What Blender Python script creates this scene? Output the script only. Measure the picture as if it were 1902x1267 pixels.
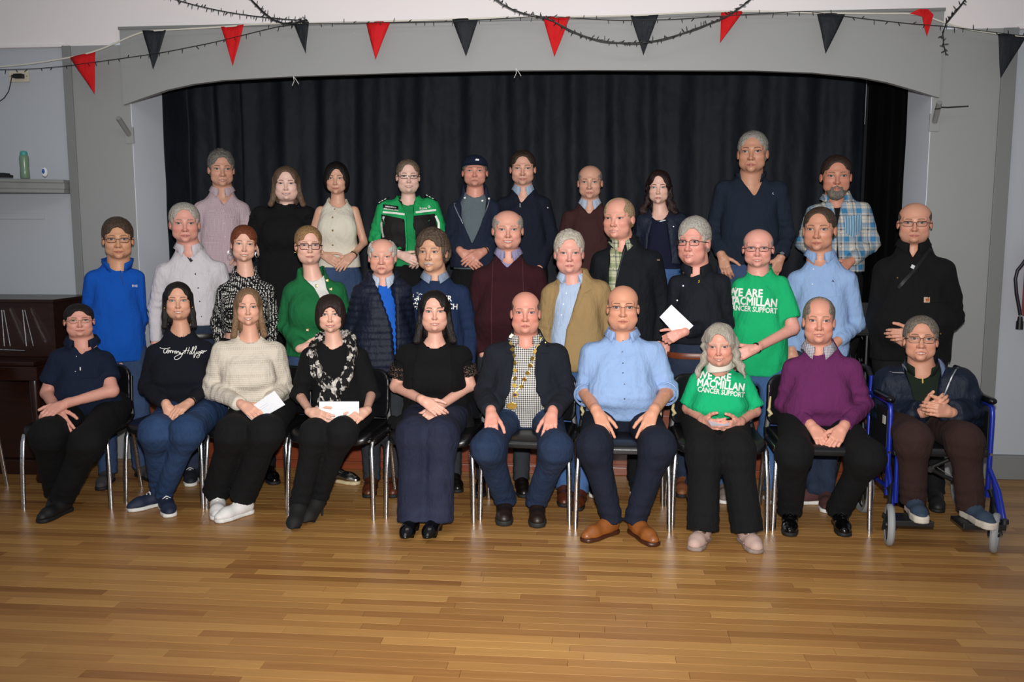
import bpy, bmesh, math, random
import numpy as np
from math import sin, cos, pi, radians, sqrt
from mathutils import Vector, Matrix
from mathutils.bvhtree import BVHTree
for o in list(bpy.data.objects): bpy.data.objects.remove(o)
scene = bpy.context.scene
COL = scene.collection
random.seed(7); RNG = np.random.RandomState(7)

# ------------------------------------------------------------------ camera, light, exposure
F, CAMH, YAW, PITCH = 1650.0, 1.62, radians(5.0), radians(7.0)
cam_d = bpy.data.cameras.new('camera'); cam = bpy.data.objects.new('camera', cam_d); COL.objects.link(cam)
cam_d.sensor_width = 36.0; cam_d.lens = 36.0 * F / 1902.0
cam.location = (0, 0, CAMH); cam.rotation_euler = (pi/2 - PITCH, 0, YAW)
scene.camera = cam
scene.view_settings.view_transform = 'Standard'; scene.view_settings.look = 'None'
scene.view_settings.exposure = 0.0; scene.view_settings.gamma = 1.0
scene.view_settings.use_curve_mapping = False
world = bpy.data.worlds.new('world'); scene.world = world; world.use_nodes = True
world.node_tree.nodes['Background'].inputs[0].default_value = (0.78, 0.82, 0.90, 1)
world.node_tree.nodes['Background'].inputs[1].default_value = 0.26
def spot(name, loc, target, energy, size, ang, blend, col):
    d = bpy.data.lights.new(name, 'SPOT'); d.energy = energy; d.shadow_soft_size = size
    d.spot_size = radians(ang); d.spot_blend = blend; d.color = col
    o = bpy.data.objects.new(name, d); COL.objects.link(o); o.location = loc
    o.rotation_euler = (Vector(target) - Vector(loc)).to_track_quat('-Z', 'Y').to_euler()
    return o
spot('camera_flash', (0.02, 0.0, 1.80), (-0.42, 5.5, 1.30), 1180, 0.035, 91, 1.0, (1.0, 0.97, 0.94))
def area(name, loc, rot, energy, sx, sy, col):
    d = bpy.data.lights.new(name, 'AREA'); d.energy = energy; d.shape = 'RECTANGLE'; d.size = sx; d.size_y = sy; d.color = col
    o = bpy.data.objects.new(name, d); COL.objects.link(o); o.location = loc; o.rotation_euler = rot
    return o
area('overhead_fill', (-0.4, 2.6, 3.9), (0, 0, 0), 40, 3.0, 1.2, (1.0, 0.93, 0.84))  # added warm fill for the room's ambient bounce, not a known ceiling lamp

# ------------------------------------------------------------------ pixel -> point at a real depth
def ray(u, v):
    x = (u-951)/F; z = -(v-633.5)/F
    y2 = cos(PITCH) + z*sin(PITCH); z2 = -sin(PITCH) + z*cos(PITCH)
    return np.array([x*cos(YAW)-y2*sin(YAW), x*sin(YAW)+y2*cos(YAW), z2])
def at(u, v, Y):
    d = ray(u, v); return d*Y/d[1] + np.array([0, 0, CAMH])
def onz(u, v, z):
    d = ray(u, v); return d*(z-CAMH)/d[2] + np.array([0, 0, CAMH])
CAMP = np.array([0, 0, CAMH])

# ------------------------------------------------------------------ node helpers
class NT:
    def __init__(s, name):
        s.m = bpy.data.materials.new(name); s.m.use_nodes = True; s.t = s.m.node_tree
        s.b = s.t.nodes['Principled BSDF']
    def n(s, t, **k):
        x = s.t.nodes.new(t)
        for a, b in k.items(): setattr(x, a, b)
        return x
    def set(s, sock, v):
        if isinstance(v, bpy.types.NodeSocket): s.t.links.new(v, sock)
        elif v is not None:
            if isinstance(v, (tuple, list)) and len(v) == 3 and len(sock.default_value) == 4: v = (*v, 1)
            sock.default_value = v
    def math(s, op, a, b=None, c=None, clamp=False):
        x = s.n('ShaderNodeMath', operation=op, use_clamp=clamp)
        s.set(x.inputs[0], a)
        if b is not None: s.set(x.inputs[1], b)
        if c is not None: s.set(x.inputs[2], c)
        return x.outputs[0]
    def mix(s, f, a, b, mode='MIX'):
        x = s.n('ShaderNodeMix', data_type='RGBA', blend_type=mode)
        s.set(x.inputs[0], f); s.set(x.inputs[6], a); s.set(x.inputs[7], b)
        return x.outputs[2]
    def sep(s, v):
        x = s.n('ShaderNodeSeparateXYZ'); s.set(x.inputs[0], v); return x.outputs
    def step(s, v, lo, hi):      # smooth 0->1 as v goes lo->hi
        x = s.n('ShaderNodeMapRange', interpolation_type='SMOOTHSTEP')
        s.set(x.inputs[0], v); s.set(x.inputs[1], lo); s.set(x.inputs[2], hi); return x.outputs[0]
    def noise(s, vec, scale, detail=3, rough=.5):
        x = s.n('ShaderNodeTexNoise'); s.set(x.inputs['Vector'], vec); x.inputs['Scale'].default_value = scale
        x.inputs['Detail'].default_value = detail; x.inputs['Roughness'].default_value = rough
        return x.outputs[0]
    def mapv(s, vec, scale):
        x = s.n('ShaderNodeMapping'); s.set(x.inputs[0], vec); x.inputs['Scale'].default_value = scale; return x.outputs[0]
    def obj(s): return s.n('ShaderNodeTexCoord').outputs['Object']
    def attr(s, name): return s.n('ShaderNodeAttribute', attribute_name=name).outputs['Vector']
    def bump(s, h, st, dist=.01):
        x = s.n('ShaderNodeBump'); s.set(x.inputs['Height'], h); x.inputs['Strength'].default_value = st
        x.inputs['Distance'].default_value = dist; s.set(s.b.inputs['Normal'], x.outputs[0])
    def out(s, col=None, rough=None, metal=None, spec=None):
        if col is not None: s.set(s.b.inputs['Base Color'], col)
        if rough is not None: s.set(s.b.inputs['Roughness'], rough)
        if metal is not None: s.set(s.b.inputs['Metallic'], metal)
        if spec is not None: s.set(s.b.inputs['Specular IOR Level'], spec)
        return s.m
def hexc(h):
    c = [int(h[i:i+2], 16)/255 for i in (0, 2, 4)]
    return tuple(x/12.92 if x < .04045 else ((x+.055)/1.055)**2.4 for x in c)
_mc = {}
def plain(col, rough=.6, metal=0., spec=.5, name='plain'):
    k = (col, rough, metal, spec)
    if k not in _mc:
        n = NT(name); o = n.obj(); nz = n.noise(o, 40, 3)
        c = hexc(col) if isinstance(col, str) else col
        cc = n.mix(n.math('MULTIPLY', nz, .25), c, tuple(x*.72 for x in c))
        n.bump(nz, .08, .004)
        _mc[k] = n.out(cc, rough, metal, spec)
    return _mc[k]

# ------------------------------------------------------------------ objects
def link(name, mesh, parent=None):
    o = bpy.data.objects.new(name, mesh); COL.objects.link(o)
    if parent is not None: o.parent = parent
    return o
def tag(o, label=None, cat=None, group=None, kind=None):
    if label: o['label'] = label
    if cat: o['category'] = cat
    if group: o['group'] = group
    if kind: o['kind'] = kind
    return o
def thing(name, label, cat, loc=(0, 0, 0), group=None, rotz=0):
    o = bpy.data.objects.new(name, None); COL.objects.link(o); o.location = tuple(loc); o.rotation_euler = (0, 0, rotz)
    o.empty_display_size = .05
    return tag(o, label, cat, group)
def mixed_mesh(name, V, Q, T, mat):
    me = bpy.data.meshes.new(name); V = np.ascontiguousarray(V, np.float32)
    lp = np.concatenate([Q.ravel(), T.ravel()]).astype(np.int32); n4, n3 = len(Q), len(T)
    me.vertices.add(len(V)); me.vertices.foreach_set('co', V.ravel()); me.loops.add(len(lp)); me.loops.foreach_set('vertex_index', lp)
    me.polygons.add(n4+n3); me.polygons.foreach_set('loop_start', np.concatenate([np.arange(n4)*4, n4*4+np.arange(n3)*3]).astype(np.int32))
    me.update(calc_edges=True); me.validate(); me.polygons.foreach_set('use_smooth', np.ones(len(me.polygons), bool)); me.materials.append(mat)
    return me
def cluster(V, Q, cell):        # merges vertices inside cells of the given per-vertex size (0 = keep)
    key = np.zeros((len(V), 4), np.int64); m = cell > 0
    key[~m, 0] = np.nonzero(~m)[0]; key[~m, 3] = -1
    key[m, :3] = np.floor(V[m]/cell[m][:, None]); key[m, 3] = (cell[m]*1e5).astype(int)
    _, inv = np.unique(key, axis=0, return_inverse=True); inv = inv.ravel(); n = inv.max()+1
    cnt = np.bincount(inv, minlength=n); W = np.stack([np.bincount(inv, V[:, k], n)/cnt for k in range(3)], 1)
    q = inv[Q]; e = np.stack([q[:, k] == q[:, (k+1) % 4] for k in range(4)], 1); ne = e.sum(1); dg = (q[:, 0] == q[:, 2]) | (q[:, 1] == q[:, 3])
    q4 = q[(ne == 0) & ~dg]; t = []
    for k in range(4):
        m = (ne == 1) & e[:, k] & ~dg; s_ = q[m]; t.append(np.stack([s_[:, (k+1) % 4], s_[:, (k+2) % 4], s_[:, (k+3) % 4]], 1))
    t = np.concatenate(t); t = t[(t[:, 0] != t[:, 2])]
    return W, q4, t
def np_mesh(name, V, Q, mat, smooth=True):
    me = bpy.data.meshes.new(name)
    V = np.ascontiguousarray(V, np.float32); Q = np.ascontiguousarray(Q, np.int32)
    k = Q.shape[1]
    me.vertices.add(len(V)); me.vertices.foreach_set('co', V.ravel())
    me.loops.add(Q.size); me.loops.foreach_set('vertex_index', Q.ravel())
    me.polygons.add(len(Q)); me.polygons.foreach_set('loop_start', np.arange(0, Q.size, k, dtype=np.int32))
    try: me.polygons.foreach_set('loop_total', np.full(len(Q), k, np.int32))
    except Exception: pass
    me.update(calc_edges=True)
    me.polygons.foreach_set('use_smooth', np.full(len(Q), smooth, bool))
    if mat: me.materials.append(mat)
    return me
class MB:                     # collects primitive pieces, links them as ONE mesh object
    def __init__(s): s.v = []; s.f = []
    def add(s, vs, fs):
        b = len(s.v); s.v += [tuple(map(float, p)) for p in vs]; s.f += [tuple(i+b for i in f) for f in fs]
    def box(s, lo, hi):
        x0, y0, z0 = lo; x1, y1, z1 = hi
        s.add([(x0,y0,z0),(x1,y0,z0),(x1,y1,z0),(x0,y1,z0),(x0,y0,z1),(x1,y0,z1),(x1,y1,z1),(x0,y1,z1)],
              [(0,3,2,1),(4,5,6,7),(0,1,5,4),(1,2,6,5),(2,3,7,6),(3,0,4,7)])
    def tube(s, pts, r, seg=8, sx=1., up=(0, 0, 1), closed=False):
        P = [np.array(p, float) for p in pts]; n = len(P); R = r if isinstance(r, (list, tuple)) else [r]*n
        vs = []; prev = None
        for i, p in enumerate(P):
            if closed: t = P[(i+1) % n]-P[i-1]
            else: t = (P[min(i+1, n-1)]-P[max(i-1, 0)])
            t = t/(np.linalg.norm(t)+1e-9)
            if prev is None:
                u = np.array(up, float)
                if abs(np.dot(u, t)) > .9: u = np.array((0, 1., 0)) if abs(t[1]) < .9 else np.array((1., 0, 0))
            else: u = prev
            a = u - t*np.dot(u, t); a /= np.linalg.norm(a)+1e-9; b = np.cross(t, a); prev = a
            for k in range(seg):
                g = 2*pi*k/seg; vs.append(p + R[i]*(a*cos(g) + b*sin(g)*sx))
        fs = []
        for i in range(n if closed else n-1):
            for k in range(seg):
                j = (i+1) % n; fs.append((i*seg+k, i*seg+(k+1) % seg, j*seg+(k+1) % seg, j*seg+k))
        if not closed: fs += [tuple(range(seg-1, -1, -1)), tuple((n-1)*seg+k for k in range(seg))]
        s.add(vs, fs)
    def lathe(s, prof, seg=20, c=(0, 0, 0), axis='z'):
        vs = []; n = len(prof)
        for r, h in prof:
            for k in range(seg):
                g = 2*pi*k/seg; a, b = r*cos(g), r*sin(g)
                q = {'z': (a, b, h), 'x': (h, a, b), 'y': (a, h, b)}[axis]
                vs.append((c[0]+q[0], c[1]+q[1], c[2]+q[2]))
        fs = [(i*seg+k, i*seg+(k+1) % seg, (i+1)*seg+(k+1) % seg, (i+1)*seg+k) for i in range(n-1) for k in range(seg)]
        fs += [tuple(range(seg-1, -1, -1)), tuple((n-1)*seg+k for k in range(seg))]
        s.add(vs, fs)
    def prism(s, pts, y0, y1):     # polygon in x,z extruded along y
        n = len(pts)
        vs = [(x, y0, z) for x, z in pts] + [(x, y1, z) for x, z in pts]
        s.add(vs, [tuple(range(n)), tuple(range(2*n-1, n-1, -1))] + [(i, i+n, (i+1) % n+n, (i+1) % n) for i in range(n)])
    def build(s, name, mat, parent=None, smooth=False, bevel=0, loc=None, sub=0):
        me = bpy.data.meshes.new(name); me.from_pydata(s.v, [], s.f); me.update()
        bm = bmesh.new(); bm.from_mesh(me)
        if bevel:
            bmesh.ops.bevel(bm, geom=[e for e in bm.edges], offset=bevel, segments=2, profile=.6, affect='EDGES')
        bmesh.ops.recalc_face_normals(bm, faces=bm.faces)
        bm.to_mesh(me); bm.free()
        if smooth:
            me.polygons.foreach_set('use_smooth', np.ones(len(me.polygons), bool))
            try: me.set_sharp_from_angle(angle=radians(40))
            except Exception: pass
        if mat: me.materials.append(mat)
        o = link(name, me, parent)
        if loc is not None: o.location = loc
        return o

# ------------------------------------------------------------------ signed-distance modelling
def smin(a, b, k):
    h = np.clip(.5+.5*(b-a)/k, 0, 1); return b*(1-h)+a*h-k*h*(1-h)
def smax(a, b, k): return -smin(-a, -b, k)
def d_cap(a, b, ra, rb):
    a = np.array(a, np.float32); b = np.array(b, np.float32); ba = b-a; L = float(ba@ba)+1e-9
    def f(X, Y, Z):
        px, py, pz = X-a[0], Y-a[1], Z-a[2]
        t = np.clip((px*ba[0]+py*ba[1]+pz*ba[2])/L, 0, 1)
        return np.sqrt((px-t*ba[0])**2+(py-t*ba[1])**2+(pz-t*ba[2])**2) - (ra+(rb-ra)*t)
    r = max(ra, rb)
    return f, np.minimum(a, b)-r, np.maximum(a, b)+r
def d_ell(c, r, R=None):
    c = np.array(c, np.float32)
    def f(X, Y, Z):
        x, y, z = X-c[0], Y-c[1], Z-c[2]
        if R is not None:
            x, y, z = (R[0][0]*x+R[1][0]*y+R[2][0]*z, R[0][1]*x+R[1][1]*y+R[2][1]*z, R[0][2]*x+R[1][2]*y+R[2][2]*z)
        k0 = np.sqrt((x/r[0])**2+(y/r[1])**2+(z/r[2])**2); k1 = np.sqrt((x/r[0]**2)**2+(y/r[1]**2)**2+(z/r[2]**2)**2)+1e-6
        return k0*(k0-1)/k1
    m = max(r)if R is not None else np.array(r)
    return f, c-m, c+m
class Field:
    def __init__(s, xs, ys, zs):
        s.ax = [np.array(a, np.float32) for a in (xs, ys, zs)]
        s.a = np.full([len(q) for q in s.ax], .5, np.float32)
    def sl(s, lo, hi, pad=.045):
        out = []
        for q, l, h in zip(s.ax, lo, hi):
            i = np.searchsorted(q, l-pad); j = np.searchsorted(q, h+pad)
            out.append(slice(max(i-1, 0), min(j+1, len(q))))
        return tuple(out)
    def grid(s, sl):
        return (s.ax[0][sl[0]][:, None, None], s.ax[1][sl[1]][None, :, None], s.ax[2][sl[2]][None, None, :])
    def op(s, prim, k=.02, mode='u'):
        f, lo, hi = prim; sl = s.sl(lo, hi)
        if any(q.stop <= q.start for q in sl): return
        d = f(*s.grid(sl)); v = s.a[sl]
        s.a[sl] = smin(v, d, k) if mode == 'u' else smax(v, -d, k)
    def nets(s):
        A = s.a.copy()
        A[0] = A[-1] = .5; A[:, 0] = A[:, -1] = .5; A[:, :, 0] = A[:, :, -1] = .5
        I = A < 0
        c = I[:-1, :-1, :-1].astype(np.int8)
        for dx in (0, 1):
            for dy in (0, 1):
                for dz in (0, 1):
                    if dx+dy+dz: c += I[dx:I.shape[0]-1+dx, dy:I.shape[1]-1+dy, dz:I.shape[2]-1+dz]
        ii, jj, kk = np.nonzero((c > 0) & (c < 8))
        n = len(ii); idx = np.full(c.shape, -1, np.int32); idx[ii, jj, kk] = np.arange(n)
        cor = [(a, b, d) for a in (0, 1) for b in (0, 1) for d in (0, 1)]
        val = {q: A[ii+q[0], jj+q[1], kk+q[2]] for q in cor}
        acc = np.zeros((n, 3), np.float32); cnt = np.zeros(n, np.float32)
        for q in cor:
            for ax in range(3):
                if q[ax] == 0:
                    r = list(q); r[ax] = 1; va, vb = val[q], val[tuple(r)]
                    m = (va < 0) != (vb < 0); t = np.where(m, va/(va-vb+1e-12), 0)
                    p = np.tile(np.array(q, np.float32), (n, 1)); p[:, ax] += t
                    acc += p*m[:, None]; cnt += m
        fr = acc/cnt[:, None]; V = np.empty((n, 3), np.float32)
        for ax, ind in enumerate((ii, jj, kk)):
            q = s.ax[ax]; V[:, ax] = q[ind]+fr[:, ax]*(q[ind+1]-q[ind])
        Q = []
        for ax in range(3):
            sa = [slice(None)]*3; sb = [slice(None)]*3
            sa[ax] = slice(0, -1); sb[ax] = slice(1, None)
            u, w = [q for q in range(3) if q != ax]
            for t in (sa, sb): t[u] = slice(1, -1); t[w] = slice(1, -1)
            m = I[tuple(sa)] != I[tuple(sb)]; P = list(np.nonzero(m)); P[u] = P[u]+1; P[w] = P[w]+1
            def cell(du, dw):
                c_ = list(P); c_[u] = P[u]-du; c_[w] = P[w]-dw; return idx[tuple(c_)]
            q4 = np.stack([cell(1, 1), cell(0, 1), cell(0, 0), cell(1, 0)], 1)
            flip = I[tuple(P)] if ax != 1 else ~I[tuple(P)]
            q4[~flip] = q4[~flip][:, ::-1]
            Q.append(q4)
        return V, np.concatenate(Q)
def normals(V, Q):
    a = V[Q[:, 2]]-V[Q[:, 0]]; b = V[Q[:, 3]]-V[Q[:, 1]]; n = np.cross(a, b); N = np.zeros_like(V)
    for k in range(4): np.add.at(N, Q[:, k], n)
    return N/(np.linalg.norm(N, axis=1, keepdims=True)+1e-9)
_W = [(RNG.normal(size=3), RNG.rand()*6.28) for _ in range(24)]
def snoise(P, freq, seed=0, n=6, stretch=(1, 1, 1)):
    P = P*np.array(stretch); o = np.zeros(len(P)); 
    for k in range(n):
        w, ph = _W[(seed*5+k*3) % 24]; w = w/np.linalg.norm(w)
        o += np.sin((P@w)*freq*(1+.35*k)+ph+seed*1.7 + 1.5*np.sin((P@w[[1, 2, 0]])*freq*.7+ph))/(1+.35*k)
    return o/n*1.7
def axis_pts(lo, hi, coarse, fine, ranges):
    p = lo; out = [lo]
    while p < hi:
        h = coarse
        for a, b in ranges:
            if a-coarse <= p <= b: h = fine; break
            if a-.05 < p < b+.04: h = min(h, fine*1.7)
        p += h; out.append(p)
    return out
# ------------------------------------------------------------------ cloth, skin and hair materials
def cloth(col, pat=None, c2=None, s=1., rough=.85, bump=.35, name='cloth', spec=.25, c3=None):
    key = ('cl', col, pat, c2, s, rough, c3)
    if key in _mc: return _mc[key]
    n = NT(name); o = n.obj(); X, Y, Z = n.sep(o)
    c = hexc(col); fine = n.noise(o, 900, 2); big = n.noise(o, 14, 3)
    base = n.mix(n.math('MULTIPLY', big, .35), c, tuple(x*.7 for x in c))
    h = n.noise(n.mapv(o, (1, 1, .45)), 22, 3, .55); hs = None
    def band(v, per, duty, sm=.06):       # periodic stripe mask
        t = n.math('FRACT', n.math('DIVIDE', v, per)); 
        return n.math('SUBTRACT', 1, n.step(n.math('ABSOLUTE', n.math('SUBTRACT', t, .5)), duty/2-sm, duty/2+sm))
    if pat == 'gingham':
        a = band(X, .022*s, .5); b = band(Z, .022*s, .5)
        base = n.mix(n.math('MULTIPLY', n.math('ADD', a, b), .5), base, hexc(c2))
    elif pat == 'check':
        a = band(X, .012*s, .25); b = band(Z, .012*s, .25)
        base = n.mix(n.math('MULTIPLY', n.math('MAXIMUM', a, b), .7), base, hexc(c2))
    elif pat == 'plaid':
        XX = n.math('ADD', X, n.math('MULTIPLY', Z, .06))
        for per, du, cc, k in ((.095, .36, hexc(c2), .9), (.095, .10, hexc(c3), .9)):
            a = band(n.math('ADD', XX, .02 if du > .2 else .055), per*s, du, .03); b = band(n.math('ADD', Z, .0 if du > .2 else .032), per*s, du, .03)
            base = n.mix(n.math('MULTIPLY', n.math('ADD', a, b), .48), base, cc)
        a = band(XX, .031*s, .14, .04); b = band(Z, .031*s, .14, .04)
        base = n.mix(n.math('MULTIPLY', n.math('MAXIMUM', a, b), .45), base, hexc(c2))
    elif pat == 'stripes':
        base = n.mix(n.math('MULTIPLY', band(X, .008*s, .4), .6), base, hexc(c2))
    elif pat == 'dots':
        v = n.n('ShaderNodeTexVoronoi'); v.inputs['Scale'].default_value = 95/s; v.inputs['Randomness'].default_value = .35
        n.set(v.inputs['Vector'], n.mapv(o, (.75, .75, 1.25)))
        base = n.mix(n.math('SUBTRACT', 1, n.step(v.outputs['Distance'], .30, .42)), base, hexc(c2))
    elif pat == 'blotch':
        a = n.step(n.noise(n.mapv(o, (1, 1, .8)), 26/s, 2, .5), .50, .53)
        g = n.step(n.noise(o, 38, 1), .5, .56)
        base = n.mix(a, base, n.mix(n.math('MULTIPLY', g, .75), hexc(c2), hexc('6f6c69')))
    elif pat == 'denim':
        w = n.noise(n.mapv(o, (1, 1, .25)), 260, 2); f = n.step(n.noise(o, 5.5, 2), .42, .72)
        base = n.mix(n.math('MULTIPLY', w, .35), base, tuple(min(1, x*2.4+.02) for x in c))
        base = n.mix(n.math('MULTIPLY', f, .45), base, tuple(min(1, x*1.9+.015) for x in c))
    elif pat == 'knit':
        t = n.math('SINE', n.math('MULTIPLY', Z, 2*pi/.012)); hs = t
        r = band(Z, .075, .22, .05); d = band(X, .011, .4, .1)
        base = n.mix(n.math('MULTIPLY', n.math('MULTIPLY', r, d), .35), base, tuple(x*.45 for x in c))
    elif pat == 'waffle':
        hs = n.math('MULTIPLY', n.math('SINE', n.math('MULTIPLY', Z, 2*pi/.006)), n.math('SINE', n.math('MULTIPLY', X, 2*pi/.006)))
    elif pat == 'lace':
        v = n.n('ShaderNodeTexVoronoi'); v.inputs['Scale'].default_value = 110; n.set(v.inputs['Vector'], o)
        base = n.mix(n.math('SUBTRACT', 1, n.step(v.outputs['Distance'], .28, .4)), base, hexc(c2))
    hh = n.math('ADD', n.math('MULTIPLY', h, 1.6), n.math('MULTIPLY', fine, .10))
    if hs is not None: hh = n.math('ADD', hh, n.math('MULTIPLY', hs, .07))
    n.bump(n.math('ADD', hh, n.math('MULTIPLY', n.noise(n.mapv(o, (1, 1, .6)), 9, 2), 1.6)), bump*1.5, .018)
    n.b.inputs['Sheen Weight'].default_value = 0.
    _mc[key] = n.out(base, rough, 0, spec); return _mc[key]
def leather(col, rough=.35):
    key = ('le', col, rough)
    if key in _mc: return _mc[key]
    n = NT('leather'); o = n.obj(); c = hexc(col)
    b = n.mix(n.noise(o, 25, 3), c, tuple(x*.5 for x in c)); n.bump(n.noise(o, 160, 3), .15, .003)
    _mc[key] = n.out(b, rough, 0, .5); return _mc[key]
def skin_mat(P):
    n = NT('skin'); hc = n.attr('hc'); x, y, z = n.sep(hc); o = n.obj()
    c = hexc(P.get('skin', 'd9a184')); c = (min(1, c[0]*1.04), c[1]*1.10, c[2]*1.15); ax = n.math('ABSOLUTE', x)
    red = hexc('bf5545'); fl = P.get('flush', .35)
    mott = n.noise(o, 60, 3)
    col = n.mix(n.math('MULTIPLY', mott, .4), c, (c[0]*.86, c[1]*.72, c[2]*.68))
    front = n.step(y, .0, .04); front = n.math('MULTIPLY', front, n.step(z, -.135, -.12))
    def gauss(cx, cz, rx, rz, X=ax, Zz=z):
        e = n.math('ADD', n.math('POWER', n.math('DIVIDE', n.math('SUBTRACT', X, cx), rx), 2), n.math('POWER', n.math('DIVIDE', n.math('SUBTRACT', Zz, cz), rz), 2))
        return e
    def inside(e, lo=.75, hi=1.15): return n.math('SUBTRACT', 1, n.step(e, lo, hi))
    # flush of cheeks, nose
    f1 = inside(gauss(.044, -.036, .034, .036), 0, 1); f2 = inside(gauss(0, -.04, .02, .018), 0, 1)
    pn_ = n.math('MULTIPLY_ADD', n.noise(o, 55, 3), 1.0, .25)
    col = n.mix(n.math('MULTIPLY', n.math('MULTIPLY', n.math('MULTIPLY', n.math('MAXIMUM', f1, f2), front), fl*.5), pn_), col, red)
    ears = n.math('MULTIPLY', n.step(ax, .077, .084), n.math('MULTIPLY', n.step(z, -.06, -.04), n.math('SUBTRACT', 1, n.step(z, .03, .05))))
    col = n.mix(n.math('MULTIPLY', ears, .3), col, red)
    # stubble / beard
    st = P.get('stubble', 0)
    if st:
        bz = n.math('MULTIPLY', n.math('SUBTRACT', 1, n.step(z, -.058, -.04)), n.math('MULTIPLY', n.step(y, .015, .04), n.step(z, -.14, -.12)))
        col = n.mix(n.math('MULTIPLY', bz, n.math('MULTIPLY', n.step(n.noise(o, 500, 2), .25, .7), st)), col, hexc(P.get('beardcol', '6b5f58')))
    # nasolabial / under-eye creases
    age = P.get('age', .5)
    u = inside(gauss(.0335, -.0145, .017, .0035), .2, 1.3); col = n.mix(n.math('MULTIPLY', n.math('MULTIPLY', u, front), .16+.26*age), col, (c[0]*.5, c[1]*.34, c[2]*.3))
    fx = n.math('SUBTRACT', ax, n.math('MULTIPLY_ADD', n.math('SUBTRACT', -.045, z), .55, .019))
    nl = n.math('MULTIPLY', n.math('SUBTRACT', 1, n.step(n.math('ABSOLUTE', fx), .0, .0034)), n.math('MULTIPLY', n.step(z, -.078, -.07), n.math('SUBTRACT', 1, n.step(z, -.05, -.044))))
    col = n.mix(n.math('MULTIPLY', n.math('MULTIPLY', nl, front), .2+.42*age), col, (c[0]*.42, c[1]*.25, c[2]*.2))
    # brows
    bd = hexc(P.get('browcol', P.get('haircol', '5a4334')))
    bzc = n.math('SUBTRACT', .0225+P.get('browz', 0), n.math('MULTIPLY', n.math('POWER', n.math('SUBTRACT', ax, .0335), 2), 9.0))
    bt = n.math('MULTIPLY', n.math('SUBTRACT', 1, n.step(n.math('ABSOLUTE', n.math('SUBTRACT', z, bzc)), .0008, P.get('browt', .0044))),
                n.math('MULTIPLY', n.step(ax, .011, .017), n.math('SUBTRACT', 1, n.step(ax, .043, .053))))
    col = n.mix(n.math('MULTIPLY', n.math('MULTIPLY', bt, front), P.get('browk', .88)), col, bd)
    # eyes
    zc = n.math('MULTIPLY_ADD', n.math('SUBTRACT', ax, .0335), .08, P.get('eyez', 0))
    eh = P.get('eyeh', .0052)
    def eye(rx, rz, dz=0):
        e1 = n.math('POWER', n.math('DIVIDE', n.math('SUBTRACT', ax, .0335), rx), 2)
        e2 = n.math('POWER', n.math('DIVIDE', n.math('SUBTRACT', n.math('SUBTRACT', z, zc), dz), rz), 2)
        return n.math('ADD', e1, e2)
    lid = inside(eye(.0195, eh+.0040, .0018), .55, 1.2)
    col = n.mix(n.math('MULTIPLY', n.math('MULTIPLY', lid, front), .48+P.get('lash', 0)), col, (c[0]*.22, c[1]*.13, c[2]*.12))
    wh = n.math('MULTIPLY', inside(eye(.0160, eh), .75, 1.1), front)
    col = n.mix(n.math('MULTIPLY', wh, .92), col, (.42, .38, .36))
    ir = inside(gauss(.0335, P.get('eyez', 0)+.0006, .0074, .0074), .7, 1.2); col = n.mix(n.math('MULTIPLY', ir, wh), col, hexc(P.get('iris', '22282c')))
    pu = inside(gauss(.0335, P.get('eyez', 0)+.0006, .0038, .0038), .5, 1.2); col = n.mix(n.math('MULTIPLY', pu, wh), col, (.01, .01, .01))
    lash = n.math('MULTIPLY', n.math('MULTIPLY', inside(eye(.0182, eh+.0018), .8, 1.1), n.math('SUBTRACT', 1, inside(eye(.0160, eh-.0004, -.0008), .8, 1.1))), n.math('MULTIPLY', n.step(n.math('SUBTRACT', z, zc), -.0005, .0015), front))
    col = n.mix(n.math('MULTIPLY', lash, .8), col, (.03, .018, .014))
    # mouth
    sm = P.get('smile', .4)
    mz = n.math('SUBTRACT', z, n.math('MULTIPLY', n.math('POWER', x, 2), 13*sm))
    lip = inside(gauss(0, -.0765, .0285+.004*sm, .0080+.002*P.get('teeth', 0), x, mz), .7, 1.15)
    col = n.mix(n.math('MULTIPLY', n.math('MULTIPLY', lip, front), P.get('lipk', .72)), col, hexc(P.get('lip', 'b0605a')))
    if P.get('teeth', 0):
        te = inside(gauss(0, -.0762, .0215, .0042*P['teeth'], x, mz), .6, 1.2)
        bk = inside(gauss(0, -.0762, .0255, .0056*P['teeth'], x, mz), .6, 1.2)
        col = n.mix(n.math('MULTIPLY', bk, front), col, (.16, .04, .035))
        col = n.mix(n.math('MULTIPLY', te, front), col, (.78, .72, .64))
    else:
        ln = inside(gauss(0, -.0762, .028+.003*sm, .0016, x, mz), .5, 1.3)
        col = n.mix(n.math('MULTIPLY', n.math('MULTIPLY', ln, front), .75), col, (.16, .05, .045))
    no = inside(gauss(.0075, -.0515, .0045, .0022), .5, 1.3); col = n.mix(n.math('MULTIPLY', n.math('MULTIPLY', no, front), .7), col, (.12, .04, .03))
    # forehead lines, fine relief
    h = n.math('ADD', n.math('MULTIPLY', n.noise(o, 350, 3), .25), n.math('MULTIPLY', n.noise(n.mapv(hc, (.35, 1, 2.2)), 70, 2), .5+.6*age))
    n.bump(h, .18, .004)
    n.b.inputs['Subsurface Weight'].default_value = .0
    return n.out(col, n.math('MULTIPLY_ADD', mott, .22, .36), 0, .42)
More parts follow.
